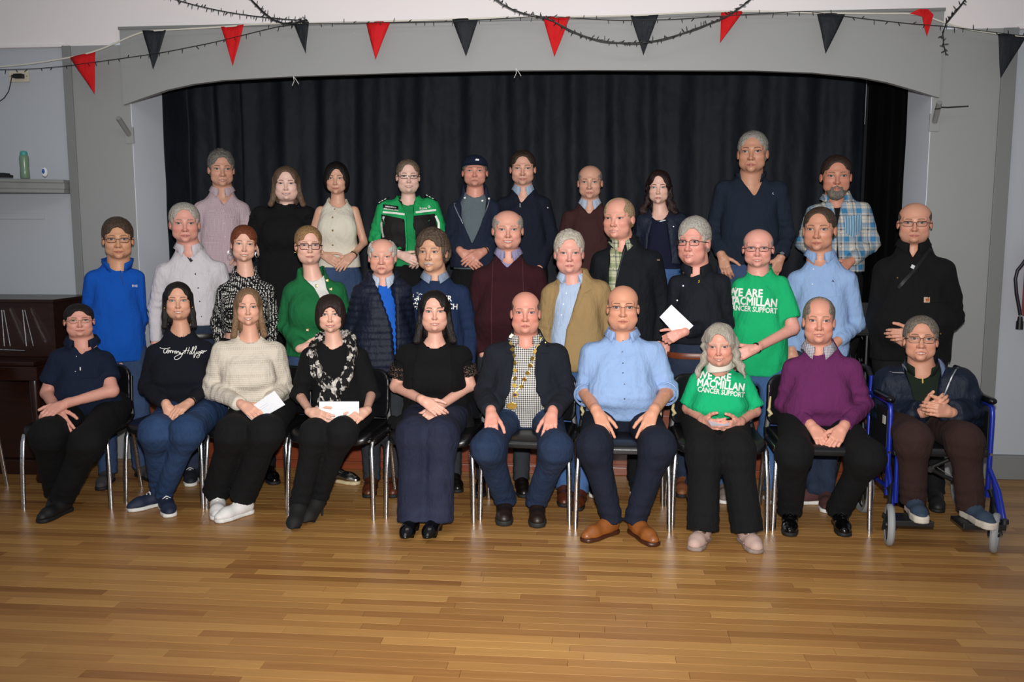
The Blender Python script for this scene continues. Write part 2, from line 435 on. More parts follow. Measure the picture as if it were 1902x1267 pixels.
def hair_mat(col, c2=None, rough=.45):
    key = ('ha', col, c2)
    if key in _mc: return _mc[key]
    n = NT('hair'); o = n.attr('hs'); c = hexc(col)
    s1 = n.noise(n.mapv(o, (1, 1, .10)), 230, 3, .6); s2 = n.noise(n.mapv(o, (1, 1, .3)), 60, 2)
    d = hexc(c2) if c2 else tuple(x*.35 for x in c)
    b = n.mix(n.step(s1, .3, .7), d, c); b = n.mix(n.math('MULTIPLY', s2, .5), b, tuple(x*.55 for x in c))
    n.bump(n.math('ADD', s1, n.math('MULTIPLY', s2, .6)), .9, .006)
    _mc[key] = n.out(b, rough, 0, .35); return _mc[key]
# ------------------------------------------------------------------ people
def unit(v): v = np.array(v, float); return v/(np.linalg.norm(v)+1e-9)
def sub_plane_part(fld, prim, p, d, k=.006):      # add prim cut by the plane through p with normal d (keeps the side behind d)
    f, lo, hi = prim; d = unit(d)
    def g(X, Y, Z): return np.maximum(f(X, Y, Z), (X-p[0])*d[0]+(Y-p[1])*d[1]+(Z-p[2])*d[2])
    fld.op((g, lo, hi), k)
def head_prims(P):
    w = P.get('woman', False); hw = P['hw']; kx = P['kx']; fat = P.get('fat', 0); jw = P.get('jaw', 1.)
    L = []
    L.append((d_ell((0, -.015, .028), (.0745*hw, .096, .088)), .01)); L.append((d_ell((0, .0, .048), (.068*hw, .078, .064)), .02))
    L.append((d_ell((0, .018, -.02), (.0655*hw, .071, .086)), .02))
    L.append((d_ell((0, .026, -.066), ((.052+.012*fat)*hw*jw, .057, .049)), .025))
    L.append((d_ell((0, .074, -.099), (.021 if not w else .016, .016, .0165)), .020))
    if fat: L.append((d_ell((0, .012, -.094), (.052*hw+.012*fat, .050+.006*fat, .026+.010*fat)), .022))
    for s in (-1, 1):
        L.append((d_ell((s*.041*hw, .053, -.03), (.027, .026, .024)), .02))
        L.append((d_ell((s*.045*hw, .035, -.065), (.022+.008*fat, .026, .024)), .02))
        L.append((d_cap((s*.010, .082, .019), (s*.046*hw, .066, .021), .0115 if not w else .009, .009), .014))
    S = []
    for s in (-1, 1): S.append((d_ell((s*.0335*kx, .0965, .001), (.0195, .0165, .0120)), .012))
    A = []
    for s in (-1, 1): A.append((d_ell((s*.0335*kx, .0725, -.0005), (.0160, .0130, .0115)), .004))
    ns = P.get('nose', 1. if not w else .84)
    A.append((d_cap((0, .081, .010), (0, .1035+.004*(ns-1), -.036), .0085, .0112*ns), .010))
    A.append((d_ell((0, .107, -.040), (.0115*ns, .0105*ns, .0105*ns)), .006))
    for s in (-1, 1): A.append((d_ell((s*.0138*ns, .094, -.0425), (.0088*ns, .010, .0075*ns)), .005))
    sm = P.get('smile', .4)
    for z0, r, yy in ((-.0715, .0048, .0905), (-.0812, .0062, .0885)):
        for s in (-1, 1): A.append((d_cap((0, yy, z0), (s*.0255*kx, yy-.0135, z0+(.0035 if z0 > -.075 else .006)*0+sm*.006-(0 if z0 < -.075 else .003)), r, r*.55), .006))
    if sm > .3:
        for s in (-1, 1): A.append((d_ell((s*.037*hw, .062, -.043), (.017, .016, .014)), .016))
    S2 = []
    for s in (-1, 1):
        S2.append((d_cap((s*.019, .098, -.047), (s*(.031+.003*sm), .0865, -.072), .0018, .0022), .008))
        S2.append((d_cap((-s*.004, .0935, -.0765), (s*.025, .080, -.0765+sm*.004), .0008, .0008), .003))
        S2.append((d_ell((s*.0068, .099, -.0515), (.0034, .004, .0026)), .003))
    if not P.get('noears'):
        for s in (-1, 1):
            a = s*.35; R = np.array([[cos(a), -sin(a), 0], [sin(a), cos(a), 0], [0, 0, 1]])
            e = .0745*hw
            A.append((d_ell((s*(e+.003), -.012, -.012), (.0065, .0165, .0265), R.tolist()), .006))
            S2.append((d_ell((s*(e+.0105), -.002, -.008), (.004, .008, .014), R.tolist()), .005))
    return L, S, A, S2
def in_frame(prim, C, R, s):   # evaluate a primitive given in head units inside the world grid
    f, lo, hi = prim; cs = np.array([[lo[0], hi[0]], [lo[1], hi[1]], [lo[2], hi[2]]])
    pts = np.array([C+s*(R@np.array([cs[0][i], cs[1][j], cs[2][k]])) for i in (0, 1) for j in (0, 1) for k in (0, 1)])
    c = C.astype(np.float32); Rf = (R/s).astype(np.float32)
    def g(X, Y, Z):
        x, y, z = X-c[0], Y-c[1], Z-c[2]
        return f(Rf[0, 0]*x+Rf[1, 0]*y+Rf[2, 0]*z, Rf[0, 1]*x+Rf[1, 1]*y+Rf[2, 1]*z, Rf[0, 2]*x+Rf[1, 2]*y+Rf[2, 2]*z)*s
    return g, pts.min(0), pts.max(0)
def rot_about(v, ax, a):
    ax = unit(ax); v = np.array(v, float); return v*cos(a)+np.cross(ax, v)*sin(a)+ax*np.dot(ax, v)*(1-cos(a))
def hand_prims(w, d, n, side, hs=1., curl=.35, spread=.06, thumb=.5):
    """w wrist, d finger direction, n outward normal of the back of the hand, side = -1 image-left hand, +1 image-right"""
    d = unit(d); n = unit(np.array(n, float)-d*np.dot(n, d)); t = np.cross(d, n)*side
    L = [(d_cap(w-d*.02*hs, w+d*.02*hs, .0245*hs, .024*hs), .015)]
    off = (.0275, .0093, -.0090, -.0262); top = (.090, .094, .089, .080)
    ph = ((.042, .025, .020), (.046, .028, .021), (.043, .026, .021), (.034, .020, .018)); rr = (.0094, .0096, .0092, .0083)
    kn = []
    for i in range(4):
        k = w+hs*(d*top[i]+t*off[i]*.97-n*.003)
        L.append((d_cap(w+hs*(d*.012+t*off[i]*.55), k, .0145*hs, .0115*hs), .010)); kn.append(k)
    L.append((d_cap(w+hs*(d*.02+t*.022-n*.006), w+hs*(d*.055+t*.026-n*.004), .016*hs, .013*hs), .010))
    E = []
    for i in range(4):
        p = kn[i]; dd = unit(d+t*(spread*(1.2-i*.85))); axr = np.cross(dd, n)
        c = curl if not isinstance(curl, (list, tuple)) else curl[i]
        for j in range(3):
            dd = rot_about(dd, axr, -c*(1., 1.15, .7)[j]*1.0) if True else dd
            q = p+dd*ph[i][j]*hs; r0 = rr[i]*hs*(1-.07*j)
            E.append((d_cap(p, q, r0, r0*.92), .0035)); p = q
    p = w+hs*(d*.028+t*.028-n*.006); dd = unit(d*(.55+.5*thumb)+t*(.75-.45*thumb)-n*.25)
    for j, (l, r) in enumerate(((.040, .0125), (.033, .0110), (.027, .0098))):
        q = p+dd*l*hs; E.append((d_cap(p, q, r*hs, r*.92*hs), .005)); p = q
        dd = unit(dd+d*.22-t*.12*(j+1)*thumb-n*.10)
    return L, E
def interp_px(spec, Y):      # [(v,uL,uR)] -> z array ascending with xL,xR at depth Y
    pts = [(at(a[1], a[0], Y), at(a[2], a[0], Y)) for a in spec]
    z = np.array([p[0][2] for p in pts]); xl = np.array([p[0][0] for p in pts]); xr = np.array([p[1][0] for p in pts])
    o = np.argsort(z); return z[o], xl[o], xr[o]

def build_person(P):
    Y0 = P['Y']; base_z = P.get('floor', 0.)
    w = P.get('woman', False); bulk = P.get('bulk', 1.)
    hu, vt, vc, earpx = P['head']
    Yh = Y0-.02+P.get('hdy', 0)
    C = at(hu, (vt+vc)/2, Yh); px = Yh/cos(YAW)/F*1.0
    s = (vc-vt)*px/.243; P['hw'] = earpx*px/(.163*s); P['kx'] = 1+.6*(P['hw']-1)
    yaw = -math.atan2(C[0], Yh)*.85 + radians(P.get('yaw', 0)); roll = radians(P.get('roll', 0))
    pit = math.atan2(CAMH-C[2], Yh)*.8 - radians(P.get('nod', 0))
    fwd = np.array([sin(yaw)*cos(pit), -cos(yaw)*cos(pit), sin(pit)]); rt = np.array([cos(yaw), sin(yaw), 0]); up = np.cross(fwd, rt)*1.; up = unit(up)
    if up[2] < 0: up = -up
    rt2 = rt*cos(roll)-up*sin(roll); up2 = up*cos(roll)+rt*sin(roll); R = np.stack([rt2, fwd, up2], 1)
    hp = lambda p: C+s*(R@np.array(p, float))
    psi = -math.atan2(C[0], Y0)*.85 + radians(P.get('turn', 0)); FR = np.array([sin(psi), -cos(psi), 0]); RT = np.array([cos(psi), sin(psi), 0])   # the body turns towards the photographer
    hs_ = .5*(P['sh'][2]-P['sh'][0])*Y0/F*sin(psi); yo_ = (-hs_, hs_)
    sh = [at(P['sh'][2*i], P['sh'][2*i+1], Y0+yo_[i]) for i in (0, 1)]
    el = [at(e[0], e[1], Y0+e[2]+yo_[i]*1.1) for i, e in enumerate(P['el'])]; wr = [at(e[0], e[1], Y0+e[2]+yo_[i]*.6) for i, e in enumerate(P['wr'])]
    mid = (sh[0]+sh[1])/2; half = np.linalg.norm(sh[1]-sh[0])/2
    seated = P.get('seated', False)
    if seated:
        kn = [at(k[0], k[1], Y0+(k[2] if len(k) > 2 else -.42)) for k in P['kn']]
        an = [onz(a[0], a[1], a[2] if len(a) > 2 else .11) for a in P['an']]; toe = [onz(a[0], a[1], a[2] if len(a) > 2 else .035) for a in P['toe']]
        hx = .65*mid[0]+.35*(kn[0][0]+kn[1][0])/2
        hipz = P.get('hipz', .54); hc = np.array([hx, Y0+.06, hipz])
        hipw = P.get('hipw', .17*bulk); hip = [hc-RT*.095*bulk, hc+RT*.095*bulk]
    else:
        ztop = at(hu, vt, Yh)[2]; Ht = ztop-base_z; hipz = base_z+.50*Ht
        hx = mid[0]+P.get('hipdx', 0); hc = np.array([hx, Y0+.01, hipz]); hipw = P.get('hipw', .165*bulk)
        hip = [hc-RT*.085*bulk+np.array([0, 0, -.02]), hc+RT*.085*bulk+np.array([0, 0, -.02])]
        if 'an' in P: 
            an = [onz(a[0], a[1], .1) for a in P['an']]; toe = [onz(a[0], a[1], .035) for a in P['toe']]
        else:
            an = [np.array([hx+sg*.10, Y0+.02, base_z+.10]) for sg in (-1, 1)]; toe = [np.array([hx+sg*.13, Y0-.15, base_z+.035]) for sg in (-1, 1)]
        kn = [hip[i]*.47+an[i]*.53+np.array([0, -.02, 0]) for i in (0, 1)]
    base = np.array([C[0] if not seated else hc[0], Y0, base_z])
    root = thing('person', P['label'], 'person', base, 'people posing for the group photograph')
    root_inv = base
    chest = P.get('chest', half*.93); waist = P.get('waist', .145*bulk if w else .16*bulk); belly = P.get('belly', .10 if not w else .095)
    cd = P.get('cd', .115*bulk**.5); zs = sh[0][2]*.5+sh[1][2]*.5
    zn = at(hu, vc+P.get('nk', 1 if not w else 13), Y0)[2]; zn = max(zn, zs+.05); dn = zn-zs
    neckb = np.array([mid[0]*.6+C[0]*.4, Y0+.015, zn-.012])
    zm = hc[2]+(zs-hc[2])*.40; by = P.get('bellyy', 0)
    cen = np.array([mid[0], Y0, 0.])
    def atf(u, v, off):        # where the pixel ray meets the plane lying `off` in front of the body axis
        d = ray(u, v); t = (np.dot((cen-CAMP)*np.array([1, 1, 0]), FR)+off)/np.dot(d, FR); return CAMP+d*t
    P['atf'] = atf; P['psi'] = psi; P['FR'] = FR; P['RT'] = RT
    def torso(off, hemz=None, zlow=None):
        st = [(hc[2]-.12, hc[0], Y0+.02 if not seated else Y0+.04, hipw, .115), (hc[2]+.02, hc[0], Y0+.01+by*.3, hipw*1.0, .118+belly*.12),
              (zm, (hc[0]+mid[0])/2, Y0-by, waist, belly+.012), (hc[2]+(zs-hc[2])*.72, mid[0], Y0-by*.4, chest, cd),
              (zs-.05, mid[0], Y0+.005, half*.95, cd*.88), (zs-.002, mid[0], Y0+.01, half*.97, .082), (zs+dn*.30, mid[0], Y0+.012, half*.80, .074), (zs+dn*.62, mid[0]*.9+C[0]*.1, Y0+.016, half*.26+.050, .062), (zn, neckb[0], Y0+.02, .078, .056), (zn+.03, neckb[0], Y0+.024, .064, .052)]
        A = np.array(st); 
        fo_ = -(A[:, 2]-Y0); A[:, 1] += FR[0]*fo_; A[:, 2] = Y0+FR[1]*fo_
        zz = np.linspace(A[0, 0], A[-1, 0], 60); sm = lambda q: np.convolve(np.pad(np.interp(zz, A[:, 0], q), 2, 'edge'), [.1, .2, .4, .2, .1], 'valid')
        cx, cy, a, b = [sm(A[:, k]) for k in (1, 2, 3, 4)]; z1 = A[-1, 0]; z0 = A[0, 0] if zlow is None else zlow
        def f(X, Y, Z):
            z = np.clip(Z, zz[0], zz[-1]); xw = X-np.interp(z, zz, cx); yw = Y-np.interp(z, zz, cy); x = (xw*RT[0]+yw*RT[1])/(np.interp(z, zz, a)+off); y = -(xw*FR[0]+yw*FR[1])/(np.interp(z, zz, b)+off)
            q = (np.abs(x)**2.5+np.abs(y)**2.5)**(1/2.5)
            d = (q-1)*(np.minimum(np.interp(z, zz, a), np.interp(z, zz, b))+off)
            return np.maximum(d, np.maximum(Z-z1, z0-Z)*.8)
        m = max(a.max(), b.max())+off
        return f, np.array([min(hc[0], mid[0])-m, Y0-m, z0-.01]), np.array([max(hc[0], mid[0])+m, Y0+m, z1+.01])
    ar = P.get('arm', .047*bulk if not w else .043*bulk)
    def arm(fld, i, off, frac, k=.03, puff=1., cut=True, flare=0.):
        a, b, c = sh[i]+np.array([(.010 if i == 0 else -.010), .005, -.020]), el[i], wr[i]
        r0, r1, r2 = ar*1.14*puff+off, ar*.90*puff+off, (ar*.62+off*.8)
        if frac <= 0: return
        if frac < 1:
            e = a+(b-a)*frac; r = r0+(r1-r0)*frac+flare
            sub_plane_part(fld, d_cap(a, a+(b-a)*min(1, frac+.1), r0, r), e, b-a, k)
        else:
            fld.op(d_cap(a, b, r0, r1), k)
            f = frac-1; e = b+(c-b)*f; r = r1+(r2-r1)*f+flare
            if f > .02: sub_plane_part(fld, d_cap(b, b+(c-b)*min(1.05, f+.15), r1, r), e, c-b, .02)
    hands = P.get('hands', [None, None])
    # ---- body, one continuous mesh
    fr = []
    hp_list = []
    for i in (0, 1):
        H = hands[i]
        if not H:
            d_ = wr[i]-el[i]; hp_list.append(hand_prims(wr[i], d_, (0.15*(-1 if i == 0 else 1), -1, .2), -1 if i == 0 else 1, hs=.95, curl=.35))
        if H:
            dd = at(H[0], H[1], Y0+H[2])-wr[i]; nn = H[3]
            kw = dict(curl=.3); kw.update(H[4] if len(H) > 4 else {})
            hp_list.append(hand_prims(wr[i], dd, nn, -1 if i == 0 else 1, hs=P.get('hs', .93 if w else 1.02), **kw))
    given = [hp_list[i] for i in (0, 1) if hands[i]]
    hands_pts = [q for L, E in given for pr in E for q in (pr[0][1], pr[0][2])]; far_pts = [q for L, E in hp_list for pr in E for q in (pr[0][1], pr[0][2])]
    hx0 = C[0]-.10*s; hx1 = C[0]+.10*s
    fh = P.get('fine', .0046 if not P.get('floor') else .0050)
    X_r = [(hx0, hx1)]; Y_r = [(Yh-.14, Yh+.11)]; Z_r = [(C[2]-.135, C[2]+.13)]
    if hands_pts:
        hpn = np.array(hands_pts); lo, hi = hpn.min(0), hpn.max(0)
        for L, E in given:
            q = np.array([z for pr in E for z in (pr[0][1], pr[0][2])])
            X_r.append((q[:, 0].min()-.005, q[:, 0].max()+.005))
        Y_r.append((lo[1]-.005, hi[1]+.005)); Z_r.append((lo[2]-.005, hi[2]+.005))
    allp = np.array(sh+el+wr+hip+kn+an+toe+[C]+[np.array(h) for h in far_pts])
    lo = allp.min(0)-.16; hi = allp.max(0)+.17
    legs_in_body = True
    for i in (0, 1):
        if not hands[i]:
            q = np.array([z for pr in hp_list[i][1] for z in (pr[0][1], pr[0][2])]); X_r.append((q[:, 0].min(), q[:, 0].max())) ; Y_r.append((q[:, 1].min(), q[:, 1].max())); Z_r.append((q[:, 2].min(), q[:, 2].max()))
    fld = Field(axis_pts(lo[0], hi[0], .024, fh, X_r), axis_pts(lo[1], hi[1], .024, fh, Y_r), axis_pts(lo[2], hi[2], .026, fh, Z_r))
    fld.op(torso(-.028), .01)
    for i in (0, 1):
        arm(fld, i, -.009, 2., .03)
        fld.op(d_cap(hip[i], kn[i], .075*bulk**.5, .050), .03); fld.op(d_cap(kn[i], an[i]+np.array([0, .004, -.03]), .044, .027), .02)
        fld.op(d_cap(an[i]+np.array([0, 0, -.05]), an[i]*.5+toe[i]*.5+np.array([0, .02, -.025]), .024, .018), .02)
    nr = P.get('neck', .046*s if w else .058*s)
    fld.op(d_cap(hp((0, -.040, -.05)), neckb+np.array([0, .008, -.05]), nr, nr*1.28), .010)
    if P.get('bust'):
        pass
    HL, HS, HA, HS2 = head_prims(P)
    for p, k in HL: fld.op(in_frame(p, C, R, s), k*s)
    for p, k in HS: fld.op(in_frame(p, C, R, s), k*s, 's')
    for p, k in HA: fld.op(in_frame(p, C, R, s), k*s)
    for p, k in HS2: fld.op(in_frame(p, C, R, s), k*s, 's')
    for L, E in hp_list:
        for p, k in L: fld.op(p, k)
    for L, E in hp_list:
        for p, k in E: fld.op(p, k)
    V, Q = fld.nets()
    dh = np.linalg.norm(V-C, axis=1); cellv = np.full(len(V), .032)
    keep = dh < .155*s; yl = ((V-C)@R)[:, 1]/s; keep &= yl > -.035
    cellv[(dh < .155*s) & ~keep] = .0095
    cellv[np.linalg.norm(V-neckb, axis=1) < .17] = .009
    for i in (0, 1):
        sle = max(L.get('sleeve', 1.93) for L in P['top'])
        for j, (a, b) in enumerate(((sh[i], el[i]), (el[i], wr[i]))):
            ba = b-a; t = ((V-a)@ba)/(ba@ba); dist = np.linalg.norm(V-(a+np.clip(t, 0, 1)[:, None]*ba), axis=1)
            cellv[(dist < .09) & (t+j > sle-.4) & (t < 1.3)] = .0095
        if not hands[i]: cellv[np.linalg.norm(V-wr[i], axis=1) < .24] = .0075
        if hp_list and hands[i]:
            cellv[np.linalg.norm(V-wr[i], axis=1) < .06] = .007; m_ = (np.linalg.norm(V-(wr[i]+at(hands[i][0], hands[i][1], Y0+hands[i][2]))*.5, axis=1) < .13) & ((V-wr[i])@unit(at(hands[i][0], hands[i][1], Y0+hands[i][2])-wr[i]) > .015); keep |= m_
    cellv[keep] = 0
    Vc, Q4, T3 = cluster(V, Q, cellv)
    me = mixed_mesh('body', Vc-base, Q4, T3, skin_mat(P))
    V = Vc; Q = Q4
    hcv = ((V-C)@R)/s; hcv[:, 0] /= P['kx']
    at_ = me.attributes.new('hc', 'FLOAT_VECTOR', 'POINT'); at_.data.foreach_set('vector', np.ascontiguousarray(hcv, np.float32).ravel())
    body = link('body', me, root)
    P.update(C=C, R=R, s=s, base=base, root=root, hp=hp, sh=sh, el=el, wr_=wr, kn_=kn, an_=an, toe_=toe, neckb=neckb, Y0=Y0, bodyVQ=(V, Q), hc=hc)
    # ---- clothes
    surf = []
    for li, L in enumerate(P['top']):
        off = L.get('off', 0)-(.007 if li < len(P['top'])-1 else 0); cell = L.get('cell', .0105); sl = L.get('sleeve', 1.93)
        zhem = at(hu, L['hem'], Y0-.1)[2] if 'hem' in L else hc[2]-.03
        pts = np.array(sh+(el if sl > .5 else [])+(wr if sl > 1 else []))
        lo = np.minimum(pts.min(0), np.array([min(mid[0], hc[0])-max(waist, chest, hipw), Y0-.25, zhem]))-.10; hi = np.maximum(pts.max(0), np.array([max(mid[0], hc[0])+max(waist, chest, hipw), Y0+.17, zs+.12]))+.10
        lo[2] = min(pts.min(0)[2]-.08 if sl > 1 else 9, zhem-.03)
        if L.get('yoke'): lo[2] = zs-.30
        if L.get('side_flaps'): lo[2] = .18; lo[0] -= .1; hi[0] += .1
        g = Field(np.arange(lo[0], hi[0], cell), np.arange(lo[1], hi[1], cell), np.arange(lo[2], hi[2], cell))
        tf, tl, th = torso(off, None, zhem)
        g.op((tf, tl, th), .01)
        if P.get('bust') and not L.get('nobust'):
            for sg in (-1, 1):
                g.op(d_ell((mid[0]+sg*chest*.46*RT[0]+cd*.72*FR[0], Y0+sg*chest*.46*RT[1]+cd*.72*FR[1], zs-.145), (.075+off, .055+off+P['bust']*.03, .080)), .08)
        if 'open' in L:
            pl_ = [(atf(a_[1], a_[0], .11), atf(a_[2], a_[0], .11)) for a_ in L['open']]
            z = np.array([q[0][2] for q in pl_]); xl = np.array([np.dot(q[0]-cen, RT) for q in pl_]); xr = np.array([np.dot(q[1]-cen, RT) for q in pl_]); o_ = np.argsort(z); z, xl, xr = z[o_], xl[o_], xr[o_]
            zb, zt = z[0], z[-1]+.15
            def fo(X, Y, Z):
                a = np.interp(Z, z, xl); b = np.interp(Z, z, xr)
                xx = (X-cen[0])*RT[0]+(Y-cen[1])*RT[1]; ff = (X-cen[0])*FR[0]+(Y-cen[1])*FR[1]
                return np.maximum(np.maximum(np.maximum(a-xx, xx-b), zb-Z), .005-ff)
            g.op((fo, np.array([cen[0]-.3, Y0-.4, zb]), np.array([cen[0]+.3, Y0+.2, zt])), .006, 's')
        for i in (0, 1): arm(g, i, off+L.get('so', 0), sl, .035, L.get('puff', 1.), flare=L.get('flare', .004))
        for sp in L.get('skirt', []):      # flared panels below the hem: (pixel a, pixel b, r0, r1)
            g.op(d_cap(at(sp[0], sp[1], Y0+sp[2]), at(sp[3], sp[4], Y0+sp[5]), sp[6], sp[7]), .04)
        # neck opening
        nc = L.get('neckr', .068)
        if not L.get('high'):
            g.op(d_cap(neckb+np.array([0, .0, L.get('ndrop', -.005)]), hp((0, -.03, -.04)), nc, nc+.02), .008, 's')
        else:
            g.op(d_cap(hp((0, -.03, -.06)), neckb+np.array([0, 0, L['high']]), nr+.012, nr+.012), .01)
            g.op(d_cap(neckb+np.array([0, 0, L['high']+.06]), hp((0, -.03, -.0)), nr+.05, nr+.07), .005, 's')
        V, Q = g.nets(); N = normals(V, Q)
        A = L.get('fold', .0055) if (li == len(P['top'])-1) else .0015
        crease = np.zeros(len(V))
        for i in (0, 1):
            if sl > .9:
                for (a, b) in ((sh[i], el[i]), (el[i], wr[i])):
                    ba = b-a; t = np.clip(((V-a)@ba)/(ba@ba), 0, 1); dist = np.linalg.norm(V-(a+t[:, None]*ba), axis=1)
                    ne = np.linalg.norm(V-el[i], axis=1)
                    m = np.exp(-(np.maximum(dist-.06, 0)/.03)**2)
                    crease += m*np.exp(-(ne/.13)**2)*np.sin((V@unit(ba))*115+3*snoise(V, 14, i+li))*1.1*.8
        disp = A*1.7*(snoise(V, 17, li+0 if False else li+len(P['label']) % 7, stretch=(1, 1, .5)) + .38*crease + .45*snoise(V, 42, 3, stretch=(1, 1, .6)))
        if L.get('quilt'): disp = disp*.3 + .009*np.abs(np.sin(V[:, 2]*pi/.042+.4*snoise(V, 6, 2)))**.6
        if seated:
            m = np.exp(-((V[:, 2]-(zm-.02))/.10)**2); disp += A*1.0*m*np.sin(V[:, 2]*70+2.2*snoise(V, 7, 4))
        disp = np.clip(disp, -.004, .014)
        lump = np.exp(-((V[:, 2]-zhem)/.02)**2); disp *= (1-.3*lump)
        V = V+N*disp[:, None]
        me = np_mesh(L['n'], V-base, Q, L['m'])
        o = link(L['n'], me, root); 
        if 'label' in L: o['label'] = L['label']
        L['obj'] = o; L['VQ'] = (V, Q); surf.append((V, Q))
    # ---- trousers
    T = P['leg']; cell = .0115 if seated else (.018 if not P.get('floor') else .03)
    an2 = [a+np.array([0, 0, T.get('up', 0.)]) for a in an]
    lo = np.array(hip+kn+an2).min(0)-.13; hi = np.array(hip+kn+an2).max(0)+.13; hi[2] = max(hi[2], hc[2]+.16); lo[2] = max(lo[2], base_z+.0)
    g = Field(np.arange(lo[0], hi[0], cell), np.arange(lo[1], hi[1], cell), np.arange(lo[2], hi[2], cell))
    g.op(torso(-.013, None, hc[2]-.13), .01)
    if seated: g.op(d_ell(hc+np.array([0, .0, -.01]), (hipw-.012, .105, .085)), .03)
    tr, kr, cr = T.get('r', (.088*bulk**.6, .066, .052))
    for i in (0, 1):
        dd = unit(an2[i]-kn[i]); e = an2[i]+dd*.045; kn2 = kn[i]+np.array([0, .012, -.012])
        f1, l1, h1 = d_cap(hip[i], kn2, tr, kr); f2, l2, h2 = d_cap(kn2, an2[i]+dd*.09, kr*.95, cr)
        fa, la, ha = d_cap(kn2*.72+hip[i]*.28+np.array([0, 0, -.004]), kn2*.8+an2[i]*.2+np.array([0, .008, 0]), kr*.93, kr*.88)
        def leg(X, Y, Z, f1=f1, f2=f2, fa=fa, e=e, dd=dd):
            c2 = np.maximum(f2(X, Y, Z), (X-e[0])*dd[0]+(Y-e[1])*dd[1]+(Z-e[2])*dd[2])
            return smin(f1(X, Y, Z), c2, .09)
        g.op((leg, np.minimum(l1, l2)-.02, np.maximum(h1, h2)+.02), .014 if seated else .03)
    V, Q = g.nets(); N = normals(V, Q)
    m = np.zeros(len(V))
    for i in (0, 1):
        m += np.exp(-(np.linalg.norm(V-kn[i], axis=1)/.12)**2)*np.sin(V[:, 2]*80+2*snoise(V, 9, i))*.8+np.exp(-(np.linalg.norm(V-an2[i], axis=1)/.10)**2)*np.sin(V[:, 2]*110+2*snoise(V, 12, 2))*.7
    V = V+N*(.0045*(snoise(V, 15, 5, stretch=(1, 1, .5))+m))[:, None]
    me = np_mesh(T.get('n', 'trousers'), V-base, Q, T['m']); P['legobj'] = link(T.get('n', 'trousers'), me, root)
    P['legVQ'] = (V, Q)
    # ---- shoes
    if P.get('shoe'):
        S = P['shoe']
        for i in (0, 1): build_shoe(P, i, S)
    if P.get('hair'): build_hair(P, P['hair'])
    if P.get('beard'): build_beard(P)
    if P.get('glasses'): build_glasses(P, P['glasses'])
    vs = np.concatenate([a for a, b in surf]); k = 0; qs = []
    for a, b in surf: qs.append(b+k); k += len(a)
    P['bvh'] = BVHTree.FromPolygons(vs.tolist(), np.concatenate(qs).tolist())
    return P

